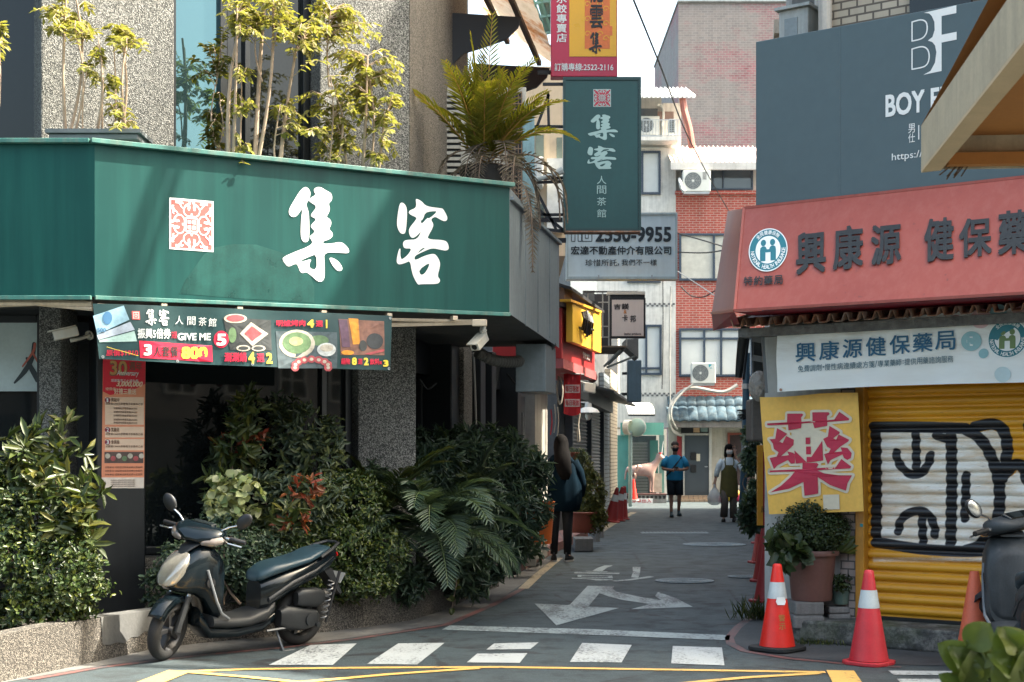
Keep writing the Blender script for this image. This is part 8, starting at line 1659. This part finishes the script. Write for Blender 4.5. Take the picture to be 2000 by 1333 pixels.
# man walking towards us looking at his phone
lg = [((-.09, 0, .88), (-.10, .06, .50), (-.10, -.10, .14), (-.11, -.02, .07)), ((.09, 0, .88), (.09, .05, .50), (.085, .04, .09), (.09, .17, .05))]
TSH = mat("bright blue shirt cloth", (.012, .22, .40), .8, var=.12, vs=6); SHO = mat("dark navy shorts", (.010, .018, .028), .85, var=.2)
mn = figure("man in a bright blue shirt and dark shorts walking this way looking at his phone", G(1318, 1011), rad(180), 1.0, SKIN, [((-.20, 0, 1.37), (-.29, .05, 1.12), (-.10, .25, 1.10), (.8, .4, .1)), ((.20, 0, 1.37), (.29, .05, 1.12), (.10, .25, 1.10), (-.8, .4, .1))], lg, (0, .03))
garment(mn, "shirt", [(.86, 0, 0, .19, .135), (.88, 0, 0, .195, .14), (1.05, 0, .01, .195, .145), (1.22, 0, .005, .205, .14), (1.34, 0, 0, .21, .125), (1.42, 0, 0, .13, .10), (1.45, 0, .0, .075, .075)], TSH, 32, .02)
for sx in (-1, 1): sleeve(mn, "sleeve", [(.15 * sx, 0, 1.39), (.235 * sx, .01, 1.28), (.275 * sx, .035, 1.17)], [.075, .078, .07], TSH)
for (h_, kn, an, toe), sx in zip(lg, (-1, 1)): sleeve(mn, "shorts_leg", [(h_[0], 0, .92), h_, (kn[0], kn[1], kn[2] + .02)], [.10, .105, .095], SHO); shoe(mn, an, toe, mat("dark teal shoe", (.01, .035, .045), .6), SHB)
garment(mn, "waistband", [(.80, 0, 0, .185, .13), (.92, 0, 0, .188, .132)], SHO)
q = M(); q.bar((-.045, .31, 1.13), (.045, .31, 1.13), .012, .10); q.build("phone", BLACKP, mn, bevel=.004); q = M(); q.tube([(-.15, .06, 1.40), (-.02, .145, 1.24), (.13, .13, 1.05), (.19, .02, .96)], .02, 6); q.build("bag_strap", mat("navy strap", (.01, .02, .035), .8), mn)
garment(mn, "face_mask", [(1.53, 0, .085, .05, .035), (1.56, 0, .09, .068, .055), (1.60, 0, .092, .074, .065), (1.615, 0, .09, .07, .06)], mat("black face mask", (.014, .014, .016), .8)); garment(mn, "hair", [(1.66, 0, .015, .092, .10), (1.72, 0, .018, .085, .095), (1.762, 0, .02, .04, .05)], mat("cropped hair", (.05, .035, .028), .8))
# woman in an apron on the phone
lg = [((-.085, 0, .88), (-.09, .02, .50), (-.10, .02, .09), (-.12, .13, .05)), ((.085, 0, .88), (.10, .09, .50), (.12, .04, .12), (.14, .15, .05))]
APR = mat("olive apron cloth", (.085, .075, .018), .85, var=.2, vs=6); SHT = mat("pale blue shirt cloth", (.50, .58, .62), .8, var=.08); TRO = mat("grey brown trousers", (.10, .085, .075), .85, var=.2)
ap = figure("woman in olive apron and white mask with phone at her ear and a bag", G(1424, 1020), rad(176), .955, SKIN2, [((-.18, 0, 1.37), (-.27, .02, 1.20), (-.115, .06, 1.57), (.1, -.05, 1)), ((.18, 0, 1.37), (.27, .01, 1.13), (.32, .05, .90), (.05, .1, -1))], lg)
garment(ap, "shirt", [(.90, 0, 0, .17, .12), (1.06, 0, 0, .165, .115), (1.24, 0, 0, .185, .125), (1.36, 0, 0, .18, .11), (1.43, 0, 0, .11, .09), (1.46, 0, 0, .065, .065)], SHT, 28, .02)
sleeve(ap, "sleeve", [(-.14, 0, 1.39), (-.22, .01, 1.29), (-.27, .03, 1.20), (-.22, .04, 1.33)], [.07, .07, .062, .05], SHT); sleeve(ap, "sleeve", [(.14, 0, 1.39), (.225, .01, 1.27), (.275, .015, 1.12), (.29, .03, 1.02)], [.07, .07, .06, .055], SHT)
garment(ap, "apron", [(.56, 0, .0, .20, .155), (.58, 0, .0, .205, .16), (.80, 0, .01, .20, .155), (1.0, 0, .015, .18, .135), (1.14, 0, .02, .172, .125), (1.27, 0, .035, .125, .105), (1.285, 0, .035, .11, .10)], APR, 32, .03)
for sx in (-1, 1): q = M(); q.tube([(.09 * sx, .125, 1.27), (.10 * sx, .105, 1.37), (.085 * sx, .03, 1.45)], .014, 6); q.build("apron_strap", APR, ap)
for (h_, kn, an, toe), sx in zip(lg, (-1, 1)): sleeve(ap, "trouser_leg", [h_, kn, (an[0], an[1], an[2])], [.10, .085, .085], TRO); shoe(ap, an, toe, SHB, SHB)
garment(ap, "hair", [(1.44, 0, -.03, .10, .07), (1.50, 0, -.03, .115, .085), (1.60, 0, -.015, .108, .105), (1.68, 0, .0, .10, .108), (1.735, 0, .005, .075, .08), (1.765, 0, .005, .03, .035)], HAIR, 24, .03)
garment(ap, "face_mask", [(1.53, 0, .085, .05, .035), (1.56, 0, .09, .066, .055), (1.60, 0, .092, .07, .064), (1.612, 0, .09, .066, .06)], mat("white face mask", (.66, .68, .68), .7)); q = M(); q.bar((-.10, .05, 1.60), (-.10, .05, 1.72), .012, .06, (0, 1, 0)); q.build("phone", BLACKP, ap)
s = N("thin plastic bag"); s.set(.3); s.b.inputs["Base Color"].default_value = (.6, .66, .68, 1); s.b.inputs["Alpha"].default_value = .6; BAGM = s.m
hb_ = ap.matrix_basis @ Vector((.325, .06, .80)); q = M(); q.loft([[hb_ + Vector((r * math.cos(a) * (1 + .12 * math.sin(5 * a)), r * .7 * math.sin(a), z)) for a in [2 * math.pi * i / 18 for i in range(18)]] for z, r in ((-.40, .06), (-.36, .13), (-.22, .15), (-.10, .09), (0, .02), (.05, .03))]); tag(q.build("plastic_bag", BAGM, None, loc=hb_, smooth=True, angle=180), "thin pale plastic bag hanging from the apron woman's hand", "bag")
# horse statue with a horn
HRS = mat("dusty pink bronze", (.36, .235, .20), .35, .35, var=.2, vs=4); hp = FG.at(FG.U(1252), FG.px(1252, 964)[1], .32)
t = thing("horse_statue", "pinkish bronze horse statue with a long horn standing on the green shop's plinth", "statue", hp)
p = {"barrel": (0, 0, .74, (.16, .19)), "rump": (-.33, 0, .80, (.15, .18)), "croup": (-.46, 0, .78, .11), "dock": (-.52, 0, .74, .04), "tail": (-.56, 0, .45, .03), "chest": (.28, 0, .78, (.15, .18)), "neck0": (.40, 0, .93, (.09, .14)), "neck1": (.52, 0, 1.10, (.07, .10)), "poll": (.61, 0, 1.22, (.06, .075)), "muzz": (.73, 0, 1.13, (.045, .05)), "nose": (.82, 0, 1.06, .036), "earl": (.59, .04, 1.33, .014), "earr": (.59, -.04, 1.33, .014)}
ch = [["barrel", "rump", "croup", "dock", "tail"], ["barrel", "chest", "neck0", "neck1", "poll", "muzz", "nose"], ["poll", "earl"], ["poll", "earr"]]
for s, y, dx in (("l", .09, 0), ("r", -.09, .06)):
    p[s + "st"] = (-.30 + dx, y, .55, .085); p[s + "hk"] = (-.42 + dx, y, .34, .042); p[s + "pa"] = (-.38 + dx, y, .09, .03); p[s + "ho"] = (-.35 + dx, y, .03, .042); ch.append(["rump", s + "st", s + "hk", s + "pa", s + "ho"])
    p[s + "el"] = (.27 + dx, y, .58, .075); p[s + "ne"] = (.28 + dx, y, .34, .042); p[s + "pf"] = (.27 + dx, y, .09, .03); p[s + "hf"] = (.30 + dx, y, .03, .042); ch.append(["chest", s + "el", s + "ne", s + "pf", s + "hf"])
OFF[t.name] = Vector((0, 0, 0)); skinned("body", p, ch, HRS, t); q = M(); q.tube([(.63, 0, 1.26), (.70, 0, 1.72)], [.022, .008], 8); q.build("horn", mat("pale horn", (.55, .55, .52), .4), t, smooth=True); q = M(); q.tube([(.57, 0, 1.36), (.50, 0, 1.26), (.44, 0, 1.12)], [.02, .03, .02], 6); q.build("mane", HRS, t, smooth=True)
q = M(); q.lathe([(.001, .02), (.06, .02), (.05, .06), (.001, .06)], (.60, 0, 1.28), 12); q.build("red_bridle", mat("red cloth", (.55, .02, .03)), t)
t.scale = (.93,) * 3
# ================================================================== CABLES, CLUTTER AND THE STREET BEHIND THE CAMERA
CAB = mat("black cable", (.015, .015, .016), .6); GCAB = mat("grey cable", (.35, .34, .31), .6)
rope([P(1225, -30, 14), P(1290, 130, 18), P(1345, 270, 24), P(1410, 390, 32), P(1462, 475, 40)], .011, "thin black cable sloping down across the white sky between the buildings", CAB, "cable", "cable")
rope([P(1321, 455, 44.4), P(1380, 472, 42), P(1440, 490, 38)], .02, "black cable running from the estate sign to the red awning", CAB, "cable", "cable")
rope([P(1323, 493, 44.4), P(1380, 494, 42), P(1440, 484, 38)], .022, "lower black cable crossing the brick house's upper window", CAB, "cable", "cable")
rope([P(1330, 560, 44.6), P(1350, 578, 44.5), P(1375, 580, 44.4), P(1400, 566, 44.2)], .022, "sagging black cable under the brick house's upper window", CAB, "cable", "cable")
rope([P(1323, 530, 30), P(1360, 554, 28), P(1402, 582, 26)], .010, "pale cord from the estate sign down to the red awning's corner", GCAB, "cable", "cable")
rope([P(1535, 40, 16), P(1650, 35, 14.5), P(1690, -10, 14)], .008, "thin cable rising over the top edge of the slate billboard", CAB, "cable", "cable")
rope([P(1440, 752, 44), P(1410, 766, 44), P(1350, 758, 44.1), P(1318, 778, 44.2), P(1307, 810, 44), P(1312, 840, 44.2), P(1330, 850, 44.6)], .06, "thick pale conduit curving round the blue tiled porch roof", GCAB, "conduit", "conduit")
rope([P(1355, 750, 44), P(1335, 765, 44), P(1314, 790, 43.9), P(1311, 815, 43.9), P(1322, 838, 44.3)], .035, "thinner pale conduit inside the thick one at the porch roof's corner", GCAB, "conduit", "conduit")
rope([P(1310, 560, 44.7), P(1308, 700, 44.7), P(1310, 830, 44.7)], .025, "grey pipe down the joint between the flats and the brick house", GCAB, "pipe", "pipe")
rope([P(1294, 450, 44.7), P(1295, 640, 44.7), P(1293, 760, 44.7)], .015, "thin dark cable down the grey white flats", CAB, "cable", "cable")
rope([P(1338, 374, 44), P(1331, 368, 44), P(1329, 358, 44), P(1327, 350, 44.3)], .05, "white hose curling from the upper air conditioner", ACW, "hose", "hose")
rope([P(1284, 205, 45.6), P(1292, 207, 45.6), P(1296, 222, 45.5), P(1294, 245, 45.5)], .04, "white hose arching over the balcony air conditioner", ACW, "hose", "hose")
rope([FPq.pt(925, 690, .02), FPq.pt(928, 760, .0), FPq.pt(930, 830, .0)], .012, "pale cable hanging down a porch post under the flexible duct", GCAB, "cable", "cable")
rope([P(990, 730, 14.2), P(1010, 752, 14.2), P(1030, 748, 14.2), P(1042, 715, 14.1)], .014, "black cable loop hanging beneath the flexible duct", CAB, "cable", "cable")
rope([P(820, 742, 12.9), P(835, 760, 12.9), P(852, 748, 12.9)], .012, "black cable loop by the porch window", CAB, "cable", "cable")
for k in range(3):       # cables of the cross street, well above the picture; their shadows fall on the sign band
    p_ = FS.pt((268, 285, 312)[k], 440); q_ = p_ + sdir * ((7.2 + .15 * k - p_.z) / sdir.z); e_ = Vector((.98, -.19, 0)); rope([q_ - e_ * 2.2, q_ + e_ * 3 + Vector((0, 0, -.02)), q_ + e_ * 9], .024, ("thick overhead cable of the cross street, outermost of three", "thick overhead cable of the cross street, middle of three", "thick overhead cable of the cross street, innermost of three")[k], CAB, "cable", "cable")
# teal pole and corner clutter under the red awning
t = thing("pole", "teal painted steel pole leaning at the far right of the lane", "pole", G(1449, 1008)); q = M(); q.tube([G(1449, 1008), P(1456, 850, 33.6), P(1458, 690, 33.6)], .085, 10); q.build("shaft", mat("teal pole paint", (.025, .075, .12), .5, var=.2, grime=.3), t, smooth=True)
for y in (760, 880): q = M(); c = P(1457, y, 33.6); q.tube([c, c + Vector((0, 0, .12))], .10, 10); q.build("collar", STEEL, t)
TARP = mat("black tarpaulin", (.016, .018, .018), .55, var=.4, vs=8, bump=.5, bs=25)
t = thing("rolled_awning", "folded black tarpaulin roll hanging under the red awning's lane end", "tarpaulin", P(1455, 720, 12.6)); q = M(); q.tube([P(1456, 638, 12.6), P(1451, 670, 12.6), P(1447, 705, 12.7), P(1442, 738, 12.7)], [.04, .05, .045, .03], 10); q.build("roll", TARP, t, smooth=True)
for k, (a, b) in enumerate((((1462, 660), (1452, 742)), ((1470, 660), (1472, 735)))): q = M(); q.bar(P(*a, 12.5), P(*b, 12.5), .02, .02); q.build("strut", IRN, t)
q = M(); a, b = P(1470, 735, 12.3), P(1518, 655, 12.3); q.box(a.x, b.x, 12.25, 12.3, a.z, b.z); tag(q.build("dark_board", mat("soot black board", (.03, .033, .033), .7, var=.5, vs=7), None, loc=a), "soot stained board in the gap left of the white banner", "board")
for k, (y0, y1, lab) in enumerate(((668, 690, "upper grey batten across the sooty board"), (705, 714, "lower grey batten across the sooty board"))): q = M(); q.bar(P(1470, y0 - 6, 12.1), P(1520, y0 + 3, 12.0), .03, .05); tag(q.build("batten", mat("grey timber batten", (.15, .15, .145), .8, var=.3), None, loc=P(1470, y0, 12.1)), lab, "batten")
q = M(); q.bar(FP.pt(1489, 650, .3), FP.pt(1497, 768, .3), .022, .022); q.bar(FP.pt(1483, 652, .3), FP.pt(1513, 648, .3), .022, .03); tag(q.build("bracket_post", mat("grey steel bracket", (.12, .13, .135), .5, .3), None, loc=FP.pt(1490, 700, .3)), "grey steel T shaped bracket left of the white banner", "bracket")
t = thing("wrapped_lamp_box", "box lamp wrapped in clear plastic left of the yellow banner", "lamp box", P(1478, 860, 11.9)); q = M(); a, b = P(1462, 862, 11.9), P(1504, 780, 11.9); q.box(a.x, b.x, 11.8, 12.05, a.z, b.z); q.build("box", mat("dull brown box", (.12, .10, .085), .6, var=.3), t, bevel=.02)
s = N("crinkled clear plastic"); s.set(.12, 0, .8); s.b.inputs["Base Color"].default_value = (.30, .27, .24, 1); s.bump(s.noise(s.coord(), 26, 3), .9, .03); q = M(); q.ell(P(1483, 755, 11.7), .09, .09, .13, 14, 10); q.build("plastic_wrap", s.m, t, smooth=True)
q = M()
for k in range(46):
    a = P(1468 - 30 * rng.random(), 800 + 22 * rng.random(), 12.2); q.bar(P(1480, 805, 12.2), a + Vector((0, rng.normal() * .04, 0)), .008, .008)
tag(q.build("brush_tuft", mat("black bristles", (.012, .012, .012), .8), None, loc=P(1470, 805, 12.2)), "black bristly tuft sticking out left of the wrapped lamp box", "brush")
t = thing("folding_sign", "orange framed folding sign with red panel behind the yellow banner", "sign", P(1486, 1030, 13.4)); q = M(); a, b = P(1478, 1026, 13.4), P(1505, 870, 13.4); q.box(a.x, a.x + .05, 13.35, 13.4, a.z, b.z); q.box(a.x + .051, b.x, 13.35, 13.4, b.z - .06, b.z); q.build("frame", mat("orange frame", (.62, .27, .02), .5, var=.15), t)
q = M(); q.box(a.x + .051, b.x, 13.36, 13.39, a.z, b.z - .061); q.build("panel", mat("red panel print", (.50, .04, .04), .5, var=.2), t); fS = Fz(13.355); q = M(); px_text(q, fS, "局", 1486, 990, 1496, 1002, .004, thick=.003); q.build("lettering", BLKP, t)
for k, (x, y, D, bl_, lab) in enumerate(((1470, 960, 24, [(1470, 850, 24, .14, .2, .16), (1466, 900, 24, .12, .2, .22)], "dark leafy bush hanging beside the teal pole"), (1468, 1030, 17, [(1468, 1010, 17, .1, .1, .14), (1472, 985, 17, .08, .1, .12)], "small dark bush at the right kerb before the folding sign"), (1474, 985, 26, [(1476, 970, 26, .12, .15, .3)], "dark bush at the foot of the teal pole"))):
    shrub("bush", lab, "bush", P(x, y, D), bl_, 150, 7, .11, .045, LF_DENSE, 2)
# flower stall and cut-out figure at the brick house's shop window
t = thing("flower_stand", "stand of potted flowers and fruit before the brick house's shop window", "stand", FE.pt(1440, 985, 1.2)); q = M(); fbox(q, 1415, 948, 1452, 952, .3, .9); q.build("shelf", PIPW, t)
for k, c_ in enumerate(((.55, .40, .03), (.50, .03, .04), (.10, .20, .05), (.60, .30, .05), (.55, .03, .10), (.45, .42, .05))): q = M(); p_ = FE.pt(1420 + 6 * k, 972 - 7 * (k % 2), .9); q.ell(p_, .13, .13, .14, 10, 7); q.build("flower_bunch", mat("bloom %d" % k, c_, .7, var=.4, vs=14), t, smooth=True)
q = M(); fbox(q, 1396, 968, 1404, 984, .6, .75); tag(q.build("red_bin", mat("red plastic bin", (.55, .05, .06), .5), None, loc=FE.pt(1400, 984, .6), bevel=.02), "small red bin at the right side of the door steps", "bin")
# houses across the junction, behind the camera: they close the street and show in the glass
OB = m_brick("brown grey facade tile", (.20, .17, .145), (.17, .145, .125), (.08, .075, .07), .24, .09, mort=.012, grime=.4)
for k, (x0, x1, y, hgt, lab) in enumerate(((-34, -13.5, -17.5, 5.6, "brown tiled house behind the camera to the left, across the junction"), (-13.2, -1.5, -17, 10, "brown tiled house directly behind the camera across the junction"), (-1.2, 44, -13.0, 8.2, "brown tiled house behind the camera to the right, across the junction"))):
    t = thing("row_house", lab, "house", ((x0 + x1) / 2, y, 0)); q = M(); q.box(x0, x1, y - 8, y, 0, hgt); q.build("wall", OB, t, run=(1, 0))
    n_ = int((x1 - x0) / 2.6)
    for i in range(n_):
        for j in range(3):
            u = x0 + (i + .5) * (x1 - x0) / n_; z = 3.4 + 2.6 * j
            if z + 1.5 > hgt: continue
            q = M()
            for a in ((-.7, -.64, 0, 1.4), (.64, .7, 0, 1.4), (-.639, .639, 0, .06), (-.639, .639, 1.34, 1.4), (-.03, .03, .061, 1.339), (-.639, -.031, .68, .72), (.031, .639, .68, .72)): q.box(u + a[0], u + a[1], y + .002, y + .09, z + a[2], z + a[3])
            o = q.build("window", PIPW, t); q = M(); q.box(u - .65, u + .65, y + .003, y + .03, z + .05, z + 1.35); q.build("pane", DGLASS, o)
    q = M(); q.box(x0 + .3, x1 - .3, y + .002, y + .06, .1, 2.6); q.build("shopfront", mat("dim shopfront", (.04, .038, .036), .5, var=.5), t)
